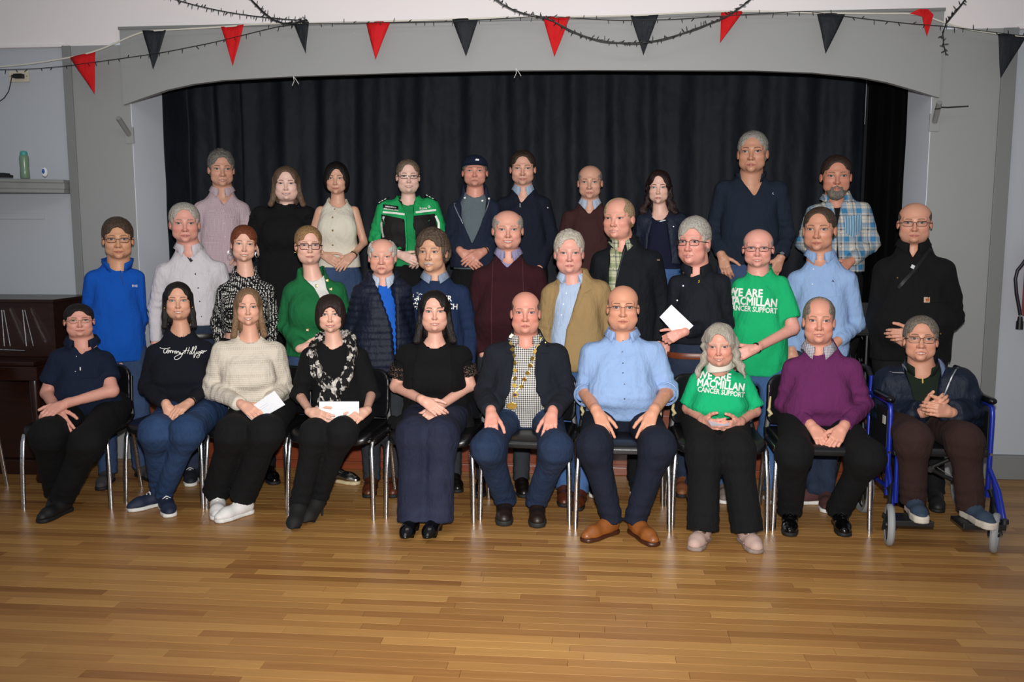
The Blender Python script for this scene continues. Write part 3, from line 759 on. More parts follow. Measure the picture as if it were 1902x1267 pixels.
def build_shoe(P, i, S):
    an, toe, base, root = P['an_'][i], P['toe_'][i], P['base'], P['root']
    fl_z = S.get('z', P.get('floor', 0.)) if not S.get('dz') else S['dz'][i]
    d = toe-an; d[2] = 0; L0 = S.get('len', .27); d = unit(d); t = np.array([-d[1], d[0], 0])
    heel = np.array([an[0], an[1], 0])-d*.055; tip = heel+d*L0; tilt = S.get('tilt', 0); h = S.get('heel', 0.)
    W = S.get('w', 1.)
    q = S.get('cell', .007); lo = np.minimum(heel, tip)-.07; hi = np.maximum(heel, tip)+.07; lo[2] = fl_z-.01; hi[2] = fl_z+S.get('shaft', .12)+.06
    def mk(parts, n, mat, lab=None):
        g = Field(np.arange(lo[0], hi[0], q), np.arange(lo[1], hi[1], q), np.arange(lo[2], hi[2], q))
        parts(g); V, Q = g.nets()
        if not len(V): return None
        o = link(n, np_mesh(n, V-base, Q, mat), root)
        if lab: o['label'] = lab
        return o
    sw = S.get('sole_h', .022)
    P3 = lambda a, z, b=0: heel+d*a*L0+t*b+np.array([0, 0, fl_z+z])
    def upper(g):
        g.op(d_cap(P3(.14, .045+h), P3(.35, .05+h*.8), .036*W, .037*W), .02)
        g.op(d_cap(P3(.35, .046+h*.7), P3(.70, .034+h*.15), .038*W, .040*W), .03)
        g.op(d_cap(P3(.70, .032), P3(.86, S.get('toez', .026)), .040*W, S.get('toer', .032)), .02)
        g.op(d_cap(P3(.20, .06+h), np.array([an[0], an[1], fl_z+S.get('shaft', .105)]), .036*W, S.get('sr', .041)), .02)
        if S.get('boot'): g.op(d_cap(np.array([an[0], an[1], fl_z+S['shaft']]), an*.75+P['kn_'][i]*.25, .04, .047), .02)
        def pl(X, Y, Z): return Z-(fl_z+sw)+0*X+0*Y
        g.op((pl, lo, hi), .004, 's')
    def sole(g):
        R_ = .042*W
        def f(X, Y, Z):
            x = (X-heel[0])*d[0]+(Y-heel[1])*d[1]; y = (X-heel[0])*t[0]+(Y-heel[1])*t[1]; u = x/L0
            wd = np.interp(u, [0, .12, .35, .68, .9, 1], [.028, .036, .032, .043, .035, .022])*W+S.get('so', .003)
            c = np.sqrt(np.maximum(0, np.maximum(np.maximum(-(x-.03), x-(L0-.035)), 0))**2+y**2)-wd
            return np.maximum(c, np.maximum(Z-(fl_z+sw+.002), fl_z+.0005-Z))
        g.op((f, lo, hi), .004)
    mk(upper, S.get('n', 'shoe'), S['m'], S.get('label'))
    if h:   # heel block under a raised sole
        b = MB(); b.tube([P3(.10, .0), P3(.10, h+.03)], [S.get('hr', .012), S.get('hr', .012)*2.0], 8)
        b.tube([P3(.62, .004), P3(.35, h*.55+.006), P3(.12, h+.012)], [.03, .022, .026], 8, sx=.2, up=tuple(t))
        b.build('shoe_heel', S.get('sm', S['m']), root, True).location = -Vector(base)
    else: mk(sole, 'shoe_sole', S.get('sm', S['m']))
    if S.get('lace'):
        b = MB()
        for k in range(5):
            u = .42+.065*k; z = .088-.010*k+.003
            b.tube([P3(u, z-.012, -.022*W), P3(u+.02, z+.002, 0), P3(u+.035, z-.012, .022*W)], .0032, 6)
            b.tube([P3(u, z-.012, .022*W), P3(u+.02, z+.002, 0), P3(u+.035, z-.012, -.022*W)], .0032, 6)
        b.build('laces', S['lace'], root, True).location = -Vector(base)

def build_hair(P, H):
    hw = P['hw']; C, R, s = P['C'], P['R'], P['s']; st = H['style']; th = H.get('t', .010); mat = hair_mat(H['col'], H.get('c2'))
    P['hair_done'] = 1
    zl = {'long': H.get('len', -.24), 'curly': H.get('len', -.23), 'bob': -.13, 'wild': -.20}.get(st, -.13)
    q = .0056 if P.get('seated') else (.0062 if not P.get('floor') else .0068)
    g = Field(np.arange(-.15, .15, q), np.arange(-.17, .125, q), np.arange(zl-.03, .17, q))
    tt = H.get('top', th)
    g.op(d_ell((0, -.017, .028+(tt-th)*.5), (.0745*hw+th, .096+th, .089+(tt+th)*.5)), .01)
    g.op(d_ell((0, -.035, -.03), (.068*hw+th*.8, .066+th, .062)), .02)
    g.op(d_ell((0, .0, .048+(tt-th)*.5), (.068*hw+th, .078+th, .064+(tt+th)*.5)), .02)
    rec = H.get('rec', 0.)        # receding forehead
    lowz = H.get('low', -.022)
    if st in ('long', 'curly', 'wild'):
        wdt = H.get('wide', 1.); fy = H.get('fy', -.012)
        for sg in (-1, 1):
            k1 = (sg*.070*hw*wdt, -.02, .03); k2 = (sg*(.080*hw*wdt), fy, -.09); k3 = (sg*(.082+H.get('flare', .008))*wdt*hw, fy+.022+H.get('fwd', 0), zl+.02)
            g.op(d_cap(k1, k2, .020+th*.5, H.get('r', .024)), .02); g.op(d_cap(k2, k3, H.get('r', .024), H.get('r2', .018)), .02)
        g.op(d_ell((0, -.062, -.07), (.086*hw*wdt, .045+th, max(.12, -zl-.06))), .03)
    if st == 'bob':
        g.op(d_ell((0, -.018, -.012), (.099*hw, .104, .115)), .02)
    if st == 'tied':
        g.op(d_ell((0, -.11, -.03), (.03, .03, .05)), .02)
    if st == 'bushy':
        for sg in (-1, 1): g.op(d_ell((sg*.075*hw, -.02, .0), (.03, .055, .052)), .02)
    # face cut
    fz = max(H.get('fz', .120), .112)+.015+rec; fw = H.get('fw', .066)*hw
    if not H.get('fringe'):
        g.op(d_ell((H.get('part', 0), .118, -.045), (fw, .098+rec*.3, fz)), .006, 's')
        if rec > .02: g.op(d_ell((0, .07, .09), (.052*hw, .05+rec*.5, .06)), .01, 's')
    else:
        g.op(d_ell((H.get('part', 0), .125, -.06), (fw, .085, H['fringe'])), .006, 's')
    if st in ('long', 'curly', 'wild'):
        fx_ = H.get('gapx', .056)*hw
        g.op((lambda X, Y, Z: np.maximum(np.maximum(np.abs(X)-fx_-.10*np.maximum(-.05-Z, 0), H.get('gapy', -.015)-Y), Z+.035), np.array([-.1, -.08, -.5]), np.array([.1, .2, -.03])), .012, 's')
    def box(lo, hi):
        lo = np.array(lo); hi = np.array(hi)
        def f(X, Y, Z): return np.maximum(np.maximum(np.maximum(lo[0]-X, X-hi[0]), np.maximum(lo[1]-Y, Y-hi[1])), np.maximum(lo[2]-Z, Z-hi[2]))
        return f, lo, hi
    if st in ('short', 'bald', 'tied', 'bushy'):
        def lowcut(X, Y, Z): return np.minimum(Z-(lowz+.5*np.minimum(Y+.0, .02)), 9)+0*X
        g.op((lowcut, np.array([-.2, -.2, -.2]), np.array([.2, .2, .1])), .006, 's')
        if not H.get('cover'):
            for sg in (-1, 1): g.op(d_ell((sg*(.088*hw), .0, -.018), (.026, .028, .034)), .004, 's')
        def facecut(X, Y, Z): return np.maximum(.045-Y, Z-.03)+0*X
        g.op((facecut, np.array([-.2, .045, -.2]), np.array([.2, .2, .03])), .006, 's')
    if st == 'bald':      # nothing on top
        g.op(d_ell((0, H.get('by', .02), .115), (H.get('bw', .068)*hw, H.get('bl', .10), H.get('bh', .085))), .01, 's')
    if st == 'bob':
        g.op((lambda X, Y, Z: Z+.095+.15*Y+0*X, np.array([-.2, -.2, -.3]), np.array([.2, .2, -.06])), .008, 's')
    V, Q = g.nets()
    if not len(V): return
    N = normals(V, Q); ang = np.arctan2(V[:, 0], V[:, 1]+.02)
    amp = H.get('amp', .0022 if th > .004 else .0004)
    V2 = V+N*(amp*.75*(np.sin(ang*26+4*snoise(V, 14, 1))*.5+snoise(V[:, [0, 2, 1]] if st in ('short', 'bald', 'bushy', 'tied') else V, 62, 2, stretch=(1, 1, .28))*1.1))[:, None]
    if st in ('curly', 'wild'):
        V2 += N*(.008*snoise(V, 48, 3))[:, None]; V2[:, 0] += .006*np.sin(V[:, 2]*95+3*snoise(V, 20, 5))*(V[:, 2] < .02)
    if H.get('spiky'): V2 += np.stack([0*ang, 0*ang, (V[:, 2] > .06)*.008*snoise(V, 130, 4)], 1)
    W = C+s*(V2@R.T)
    me = np_mesh('hair', W-P['base'], Q[:, ::-1], mat)
    a = me.attributes.new('hs', 'FLOAT_VECTOR', 'POINT')
    if st in ('long', 'bob', 'curly', 'wild'): co = V2
    else: co = V2[:, [0, 2, 1]]*np.array([1, .6, 1.])
    a.data.foreach_set('vector', np.ascontiguousarray(co, np.float32).ravel())
    link('hair', me, P['root'])

def build_beard(P):
    B = P['beard']; C, R, s = P['C'], P['R'], P['s']; q = .0045
    g = Field(np.arange(-.08, .08, q), np.arange(-.02, .125, q), np.arange(-.17, -.03, q))
    if B['kind'] == 'full':
        g.op(d_ell((0, .064, -.112), (.040, .034, .036)), .01)
        for sg in (-1, 1): g.op(d_cap((sg*.052, .03, -.07), (sg*.03, .062, -.11), .014, .02), .02)
        for sg in (-1, 1): g.op(d_cap((0, .0935, -.0635), (sg*.027, .082, -.075), .005, .006), .008); g.op(d_cap((sg*.027, .080, -.074), (sg*.026, .074, -.10), .007, .012), .01)
        g.op(d_ell((0, .098, -.076), (.021, .02, .0085)), .004, 's')
    else:
        for sg in (-1, 1): g.op(d_cap((sg*.002, .0965, -.0635), (sg*.027, .086, -.0725), .0058, .0042), .004)
    V, Q = g.nets(); N = normals(V, Q); V = V+N*(.0015*snoise(V, 160, 2))[:, None]
    me = np_mesh('beard' if B['kind'] == 'full' else 'moustache', C+s*(V@R.T)-P['base'], Q[:, ::-1], hair_mat(B['col'], B.get('c2')))
    a = me.attributes.new('hs', 'FLOAT_VECTOR', 'POINT'); a.data.foreach_set('vector', np.ascontiguousarray(V, np.float32).ravel())
    link(me.name.split('.')[0], me, P['root'])

def glass_mat():
    if 'gl' in _mc: return _mc['gl']
    n = NT('lens_glass'); t = n.t; tr = n.n('ShaderNodeBsdfTransparent'); gl = n.n('ShaderNodeBsdfGlossy'); gl.inputs['Roughness'].default_value = .03
    mx = n.n('ShaderNodeMixShader'); mx.inputs[0].default_value = .07
    t.links.new(tr.outputs[0], mx.inputs[1]); t.links.new(gl.outputs[0], mx.inputs[2]); t.links.new(mx.outputs[0], t.nodes['Material Output'].inputs[0])
    _mc['gl'] = n.m; return n.m
def build_glasses(P, G):
    hw = P['hw']; hp = P['hp']; b = MB(); lens = MB(); kx = P['kx']; rw, rh = G.get('w', .0245)*kx, G.get('h', .017); cz = G.get('z', -.006); y0 = .099
    th = G.get('t', .0016)*P['s']; pw = G.get('sq', 3.)
    for sg in (-1, 1):
        pts = []
        for k in range(24):
            a = 2*pi*k/24; ca, sa = cos(a), sin(a)
            x = sg*.0335*kx+rw*math.copysign(abs(ca)**(2/pw), ca); z = cz+rh*math.copysign(abs(sa)**(2/pw), sa)
            pts.append(hp((x, y0-.006*abs(x/.05)**2-.002*(cz-z)/rh*0, z)))
        if G.get('rimless'): b.tube(pts[1:12], th, 6)
        else: b.tube(pts, th, 6, closed=True)
        lens.add(pts, [tuple(range(24))])
        x1 = sg*(.0335*kx+rw); b.tube([hp((x1, y0-.008, cz+.006)), hp((sg*.074*hw+sg*.004, .07, cz+.005)), hp((sg*(.0765*hw+.004), .0, cz+.002)), hp((sg*(.0775*hw+.003), -.025, cz-.01))], th*1.1, 6)
    b.tube([hp((-.0095, y0+.001, cz+.005)), hp((0, y0+.005, cz+.008)), hp((.0095, y0+.001, cz+.005))], th*1.1, 6)
    o = b.build('glasses', G['m'], P['root'], True); o.location = -Vector(P['base'])
    o['label'] = G['label']
    l = lens.build('lenses', glass_mat(), o)

# ---- things lying on the cloth surface; pixels are only used to find where on the real surface they sit
def hit(P, u, v, off=.002, bvh=None):
    d = unit(ray(u, v)); h = (bvh or P['bvh']).ray_cast(Vector(CAMP), Vector(d))
    if h[0] is not None: p = np.array(h[0])
    else: p = np.array((bvh or P['bvh']).find_nearest(Vector(at(u, v, P['Y0']-.08)))[0])
    return p-d*off
def ribbon(P, name, pts, wpx, mat, off=.0015, parent=None, thick=.0012, label=None, step=5, bvh=None):
    pp = [np.array(p, float) for p in pts]; out = []
    for a, b in zip(pp[:-1], pp[1:]):
        n = max(1, int(np.linalg.norm(b-a)/step))
        out += [a+(b-a)*k/n for k in range(n)]
    out.append(pp[-1]); n = len(out); vs = []; W = wpx if isinstance(wpx, (list, tuple)) else (wpx, wpx)
    for i, p in enumerate(out):
        t = out[min(i+1, n-1)]-out[max(i-1, 0)]; t = t/(np.linalg.norm(t)+1e-9); m = np.array([-t[1], t[0]])
        w = (W[0]+(W[1]-W[0])*i/max(1, n-1))/2
        for k in (-1, 0, 1):
            q = p+m*w*k; h = hit(P, q[0], q[1], off, bvh)
            vs.append(h)
    fs = [(i*3+k, i*3+k+1, i*3+k+4, i*3+k+3) for i in range(n-1) for k in (0, 1)]
    m = len(vs); top = [v-unit(v-CAMP)*thick for v in vs]
    b = MB(); b.add(vs+top, fs+[tuple(q+m for q in f[::-1]) for f in fs] + [(i*3, i*3+3, i*3+3+m, i*3+m) for i in range(n-1)] + [(i*3+2, i*3+2+m, i*3+5+m, i*3+5) for i in range(n-1)] + [(0, m, m+1, 1), (1, m+1, m+2, 2)])
    par = parent or P['root']; o = b.build(name, mat, par, True); o.location = -Vector(P['base']) if parent is None else (0, 0, 0)
    if label: o['label'] = label
    return o
def patch(P, name, poly, mat, off=.006, thick=.003, label=None, n=4, bvh=None, flat=False):
    """polygon given in pixels, laid on the surface as a thin piece of cloth"""
    c = np.mean(np.array(poly, float), 0); vs = [hit(P, *c, off, bvh)]; rings = []
    P2 = [np.array(p, float) for p in poly]; edge = []
    for a, b in zip(P2, P2[1:]+P2[:1]):
        m = max(1, int(np.linalg.norm(b-a)/6)); edge += [a+(b-a)*k/m for k in range(m)]
    K = len(edge); fs = []
    for r in range(1, n+1):
        for e in edge:
            q = c+(e-c)*r/n; vs.append(hit(P, q[0], q[1], off, bvh))
    for k in range(K):
        fs.append((0, 1+k, 1+(k+1) % K))
        for r in range(1, n): fs.append((1+(r-1)*K+k, 1+r*K+k, 1+r*K+(k+1) % K, 1+(r-1)*K+(k+1) % K))
    m = len(vs); top = [v-unit(v-CAMP)*thick for v in vs]
    side = [(1+(n-1)*K+k, 1+(n-1)*K+(k+1) % K, m+1+(n-1)*K+(k+1) % K, m+1+(n-1)*K+k) for k in range(K)]
    b = MB(); b.add(vs+top, fs+[tuple(q+m for q in f) for f in fs]+side)
    o = b.build(name, mat, P['root'], True); o.location = -Vector(P['base'])
    if label: o['label'] = label
    return o
def buttons(P, pts, mat, r=.005, name='button'):
    me = None
    for p in pts:
        h = hit(P, p[0], p[1], .002)
        if me is None:
            b = MB(); b.lathe([(r*.6, -.002), (r, -.0005), (r, .0008), (r*.8, .0018)], 10, axis='y'); o = b.build(name, mat, P['root'], True); me = o.data
            for v in me.vertices: v.co.y *= -1
        else: o = link(name, me, P['root'])
        o.location = Vector(h-P['base'])
def text_on(P, body, u, v, size, mat, rot=0., off=.0025, bold=.0, shear=0., name='lettering', spacing=1., wx=1., parent=None, curve=0., fat=0.):
    """lettering: each vertex is laid on the cloth surface"""
    cu = bpy.data.curves.new(name, 'FONT'); cu.body = body; cu.size = 1; cu.offset = bold; cu.shear = shear; cu.space_character = spacing; cu.resolution_u = 2
    ob = bpy.data.objects.new(name, cu); COL.objects.link(ob); dg = bpy.context.evaluated_depsgraph_get()
    me = bpy.data.meshes.new_from_object(ob.evaluated_get(dg)); bpy.data.objects.remove(ob)
    bm = bmesh.new(); bm.from_mesh(me); 
    bmesh.ops.triangulate(bm, faces=bm.faces)
    if size > 9:
        x_ = .12
        while x_ < max(v_.co.x for v_ in bm.verts):
            bmesh.ops.bisect_plane(bm, geom=bm.verts[:]+bm.edges[:]+bm.faces[:], plane_co=(x_, 0, 0), plane_no=(1, 0, 0)); x_ += .17
        for y_ in (.2, .38, .56): bmesh.ops.bisect_plane(bm, geom=bm.verts[:]+bm.edges[:]+bm.faces[:], plane_co=(0, y_, 0), plane_no=(0, 1, 0))
    if fat:       # heavier strokes: the same outline laid down again a hair to each side
        src = bm.faces[:]+bm.edges[:]+bm.verts[:]
        for dx_, dy_ in ((fat, 0), (-fat, 0), (0, fat), (0, -fat), (fat*.7, fat*.7), (-fat*.7, -fat*.7)):
            r_ = bmesh.ops.duplicate(bm, geom=src)
            for q in r_['geom']:
                if isinstance(q, bmesh.types.BMVert): q.co.x += dx_; q.co.y += dy_
    c, sn = cos(rot), sin(rot); W = max(v_.co.x for v_ in bm.verts)
    for q in bm.verts:
        x = q.co.x*size*wx; y = -q.co.y*size+curve*((q.co.x/W-.5)**2)*4
        p = hit(P, u+x*c-y*sn, v+x*sn+y*c, off); q.co = Vector(p-P['base'])
    bm.to_mesh(me); bm.free(); me.materials.clear(); me.materials.append(mat)
    o = link(name, me, P['root']); return o
def collar(P, mat, h=.038, spread=1.0, flap=.05, r=None, gap=.30, drop=.0, fall=.030, name='collar', tip=.035, lab=None):
    """folded shirt collar around the neck: inner stand, fold line, outer leaf with two points"""
    nb, s, hp = P['neckb'], P['s'], P['hp']; c = (hp((0, -.028, -.10))*.35+nb*.65); r = r or .064*s*1.02
    vs = []; n = 28; c = np.array([c[0], P['Y0']+.012, nb[2]-.012-drop])
    for i in range(n+1):
        a = -pi+gap+(2*pi-2*gap)*i/n     # 0 = back
        k = abs(a)/pi; fr = k**3
        dx, dy = sin(a), cos(a)
        dip = -.030*fr*spread
        up_ = h*(1-.25*fr)
        vs.append(c+np.array([dx*r, dy*r*.93-.006*fr, dip-.01]))
        vs.append(c+np.array([dx*(r+.001), dy*(r+.001)*.93-.010*fr, dip+up_]))
        vs.append(c+np.array([dx*(r+.006), dy*(r+.006)*.93-.014*fr, dip+up_+.001]))
        e = r+.020+.012*fr
        tp = tip*max(0, (k-.72)/.28)**1.0
        vs.append(c+np.array([dx*e*(1+.25*fr*spread), dy*e-.010*fr, dip+up_-fall-.012*fr-tp]))
    R2 = lambda v: c+np.array([(v-c)[0]*cos(P['psi'])-(v-c)[1]*sin(P['psi']), (v-c)[0]*sin(P['psi'])+(v-c)[1]*cos(P['psi']), (v-c)[2]]); vs = [R2(v) for v in vs]
    fs = [(i*4+k, i*4+k+1, i*4+k+5, i*4+k+4) for i in range(n) for k in range(3)]
    b = MB(); b.add(vs, fs); o = b.build(name, mat, P['root'], True); o.location = -Vector(P['base'])
    md = o.modifiers.new('thickness', 'SOLIDIFY'); md.thickness = .0028; md.offset = 0
    if lab: o['label'] = lab
    return o
def stand_collar(P, mat, h=.05, r=None, gap=.35, name='collar', th=.005, dip=.05, flare=.012, drop=.01):
    nb, s = P['neckb'], P['s']; r = r or .072*s; c = np.array([nb[0], P['Y0']+.012, nb[2]-.01-drop]); vs = []; n = 24
    for i in range(n+1):
        a = -pi+gap+(2*pi-2*gap)*i/n; k = abs(a)/pi; f = k**3; dx, dy = sin(a), cos(a)
        for q in (0, .5, 1):
            rr = r+flare*q+.012*(1-q)*f
            vs.append(c+np.array([dx*rr, dy*rr*.95-.01*f, -dip*f+h*q*(1-.2*f)-.01*(1-q)]))
    R2 = lambda v: c+np.array([(v-c)[0]*cos(P['psi'])-(v-c)[1]*sin(P['psi']), (v-c)[0]*sin(P['psi'])+(v-c)[1]*cos(P['psi']), (v-c)[2]]); vs = [R2(v) for v in vs]
    b = MB(); b.add(vs, [(i*3+k, i*3+k+1, i*3+k+4, i*3+k+3) for i in range(n) for k in (0, 1)])
    o = b.build(name, mat, P['root'], True); o.location = -Vector(P['base'])
    md = o.modifiers.new('thickness', 'SOLIDIFY'); md.thickness = th; md.offset = 0
    return o
# ------------------------------------------------------------------ the hall
def paint(name, col, rough=.6, scuff=.1, grime=None):
    n = NT(name); o = n.obj(); c = hexc(col); a = n.noise(o, 2.2, 4); b = n.noise(n.mapv(o, (1, 1, .3)), 9, 4)
    cc = n.mix(n.math('MULTIPLY', a, scuff*2), c, tuple(x*.78 for x in c))
    sp = n.step(n.noise(o, 55, 2), .76, .80); cc = n.mix(n.math('MULTIPLY', sp, .35), cc, (.55, .54, .52))
    n.bump(n.math('ADD', n.math('MULTIPLY', n.noise(o, 160, 3), .4), b), .12, .004); return n.out(cc, rough, 0, .35)
M_grey = paint('grey_gloss_paint', '969898', .5); M_wall = paint('pale_blue_grey_wall_paint', 'b3b9c0', .6)
M_white = paint('off_white_plaster', 'ece6e6', .8, .05); M_rev = paint('white_reveal_paint', 'dfe6f0', .6); M_trimg = paint('dark_grey_paint', '7f8281', .5)
def struct(mb, name, mat, parent=None, **k):
    o = mb.build(name, mat, parent, **k)
    if parent is None: o['kind'] = 'structure'
    return o
WY = 5.97
# floor: subfloor, planks one by one near the camera, joined further off
fl = MB(); fl.box((-6, -1.5, -.12), (5, 7.2, -.012)); floor = struct(fl, 'floor', plain('2a1a0e', .9))
def plank_mat():
    n = NT('varnished_strip_wood'); col = n.attr('tone'); o = n.obj(); r = n.sep(col)
    v = n.n('ShaderNodeTexCoord'); geo = n.n('ShaderNodeNewGeometry').outputs['Position']
    off = n.n('ShaderNodeVectorMath', operation='ADD'); n.set(off.inputs[0], geo); 
    sc = n.n('ShaderNodeVectorMath', operation='SCALE'); n.set(sc.inputs[0], col); sc.inputs['Scale'].default_value = 37.; n.set(off.inputs[1], sc.outputs[0])
    g = n.noise(n.mapv(off.outputs[0], (1.6, 26, 1)), 5, 5, .6); g2 = n.noise(n.mapv(off.outputs[0], (.7, 9, 1)), 4, 3)
    a = n.mix(r[0], hexc('8d5e2f'), hexc('bd8f50')); a = n.mix(n.math('MULTIPLY', n.step(r[1], .78, 1.), .75), a, hexc('6d3c18'))
    a = n.mix(n.math('MULTIPLY', g, .5), a, hexc('6a4220')); a = n.mix(n.math('MULTIPLY', g2, .35), a, hexc('cc9c5c'))
    sx = n.step(n.noise(n.mapv(geo, (3, 60, 1)), 7, 2), .70, .74); a = n.mix(n.math('MULTIPLY', sx, .25), a, hexc('4a2a12'))
    w = n.step(n.noise(geo, 210, 1), .80, .83); a = n.mix(n.math('MULTIPLY', w, .5), a, hexc('e8cfa0'))
    n.bump(n.math('ADD', n.math('MULTIPLY', g, .4), n.noise(geo, 30, 3)), .10, .002)
    return n.out(a, n.math('MULTIPLY_ADD', n.noise(geo, 3, 4), .22, .26), 0, .5)
M_pl = plank_mat(); rp = random.Random(11); stuff = MB(); stuff_t = []; PW = .06; Y = 2.15; row = 0
def plank_geo(x0, x1, y0, y1, z):
    e = .0005; c = .0007
    return [(x0+e, y0+e, -.012), (x1-e, y0+e, -.012), (x1-e, y1-e, -.012), (x0+e, y1-e, -.012),
            (x0+e, y0+e, z-c), (x1-e, y0+e, z-c), (x1-e, y1-e, z-c), (x0+e, y1-e, z-c),
            (x0+e+c, y0+e+c, z), (x1-e-c, y0+e+c, z), (x1-e-c, y1-e-c, z), (x0+e+c, y1-e-c, z)], \
           [(0, 1, 5, 4), (1, 2, 6, 5), (2, 3, 7, 6), (3, 0, 4, 7), (4, 5, 9, 8), (5, 6, 10, 9), (6, 7, 11, 10), (7, 4, 8, 11), (8, 9, 10, 11)]
n_ind = 0
while Y < 5.96:
    x = -5.9+rp.random()*.6
    while x < 4.6:
        L = rp.choice([.35, .5, .6, .75, .9, 1.1]); x1 = min(x+L, 4.8)
        vs, fs = plank_geo(x, x1, Y, min(Y+PW, 5.96), rp.uniform(-.0006, 0)); tone = (rp.random(), rp.random(), rp.random())
        near = 2.85 < Y < 4.35 and x1 > -.62*Y-.25 and x < .50*Y+.12
        if near and n_ind < 295:
            b = MB(); b.add(vs, fs); o = b.build('plank', M_pl, floor); n_ind += 1
            a = o.data.attributes.new('tone', 'FLOAT_VECTOR', 'POINT'); a.data.foreach_set('vector', np.tile(np.array(tone, np.float32), len(vs)))
        else: stuff.add(vs, fs); stuff_t += [tone]*len(vs)
        x = x1
    Y += PW
o = stuff.build('floor_planks', M_pl, floor); o['kind'] = 'stuff'
me = o.data; a = me.attributes.new('tone', 'FLOAT_VECTOR', 'POINT'); a.data.foreach_set('vector', np.array(stuff_t, np.float32).ravel())
# walls around the proscenium
XL, XR, PL, PR = -3.14, 2.145, -3.598, 2.635; ZW = 2.88
b = MB(); b.box((-6, WY+.03, 0), (PL+.02, WY+.2, ZW)); struct(b, 'wall_left', M_wall)
b = MB(); b.box((PR-.02, WY+.03, 0), (5, WY+.2, ZW)); struct(b, 'wall_right', M_wall)
b = MB(); b.box((-6, WY+.012, ZW), (5, WY+.3, 4.0)); struct(b, 'wall_upper', M_white)
b = MB(); b.box((-6, WY-.004, ZW-.006), (PL-.0, WY+.05, ZW+.012)); b.box((PR, WY-.004, ZW-.006), (5, WY+.05, ZW+.012)); struct(b, 'trim_1', M_white)
b = MB(); b.box((PL, WY, 0), (XL, WY+.14, ZW)); struct(b, 'trim_2', M_grey, bevel=.002)
b = MB(); b.box((PL-.005, WY-.012, 0), (PL+.055, WY+.05, ZW)); struct(b, 'trim_3', M_trimg, bevel=.003)
b = MB(); b.box((XR, WY, 0), (PR, WY+.14, ZW)); struct(b, 'trim_4', M_grey, bevel=.002)
b = MB(); b.box((PR-.085, WY-.012, 0), (PR+.005, WY+.05, ZW)); struct(b, 'trim_5', M_trimg, bevel=.003)
b = MB(); b.box((PR, WY-.01, 0), (5, WY+.05, .16)); struct(b, 'baseboard_right', M_trimg, bevel=.004)
b = MB(); b.box((-6, WY-.01, 0), (PL, WY+.05, .16)); struct(b, 'baseboard_left', M_trimg, bevel=.004)
# reveals of the opening
b = MB(); b.box((XL-.12, WY+.14, 0), (XL, WY+.60, 3.1)); b.box((XL-.12, WY+.004, 0), (XL+.004, WY+.14, 2.9)); struct(b, 'wall_stage_left', M_rev)
b = MB(); b.box((XR, WY+.14, 0), (XR+.12, WY+.45, 3.1)); b.box((XR-.004, WY+.004, 0), (XR+.1, WY+.14, 2.9)); struct(b, 'wall_stage_right', M_rev)
# arched panel
AY = 5.94
top = [(229, 52), (1745, 17)]
bot = [(1745, 181), (1736, 179), (1698, 167), (1649, 153), (1602, 144), (1510, 135), (1400, 131), (1100, 130), (950, 131), (750, 135), (560, 141), (500, 144), (414, 149), (359, 156), (309, 167), (265, 182), (229, 195)]
pts = [(at(u, v, AY)[0], at(u, v, AY)[2]) for u, v in top+bot]
pts[0] = (pts[-1][0], pts[0][1]); pts[1] = (pts[2][0], pts[1][1])
b = MB(); b.prism(pts, AY, WY+.012); arch = struct(b, 'trim_6', M_grey)
b = MB(); b.prism([(pts[0][0]-.004, pts[0][1]-.012), (pts[1][0]+.004, pts[1][1]-.012), (pts[1][0]+.004, pts[1][1]+.006), (pts[0][0]-.004, pts[0][1]+.006)], AY-.012, WY+.02); struct(b, 'trim_7', M_trimg)
# stage
n = NT('varnished_red_wood'); o_ = n.obj(); g = n.noise(n.mapv(o_, (1, 6, 14)), 4, 4); M_redwood = n.out(n.mix(g, hexc('5a2412'), hexc('8c4526')), .35, 0, .5)
SZ = .48
b = MB(); b.box((XL-.0, 5.86, 0), (XR+.0, 5.90, SZ-.03)); stage = struct(b, 'stage_front', M_redwood)
for k in range(9):
    x0 = XL+(XR-XL)*k/9; x1 = XL+(XR-XL)*(k+1)/9
    b = MB(); b.box((x0+.02, 5.848, .07), (x1-.02, 5.862, SZ-.07)); b.build('panel', M_redwood, stage, bevel=.004)
b = MB(); b.box((XL, 5.835, 0), (XR, 5.862, .055)); b.build('skirting', M_redwood, stage, bevel=.004)
b = MB(); b.box((XL, 5.83, SZ-.03), (XR, 7.6, SZ)); struct(b, 'stage_floor', plain('3a2618', .5))
b = MB(); b.box((-3.6, 7.55, SZ), (2.7, 7.65, 3.4)); struct(b, 'wall_back', plain('17191c', .9))
b = MB(); b.box((-3.6, 6.0, 3.3), (2.7, 7.6, 3.4)); struct(b, 'ceiling', plain('1a1a1c', .9))
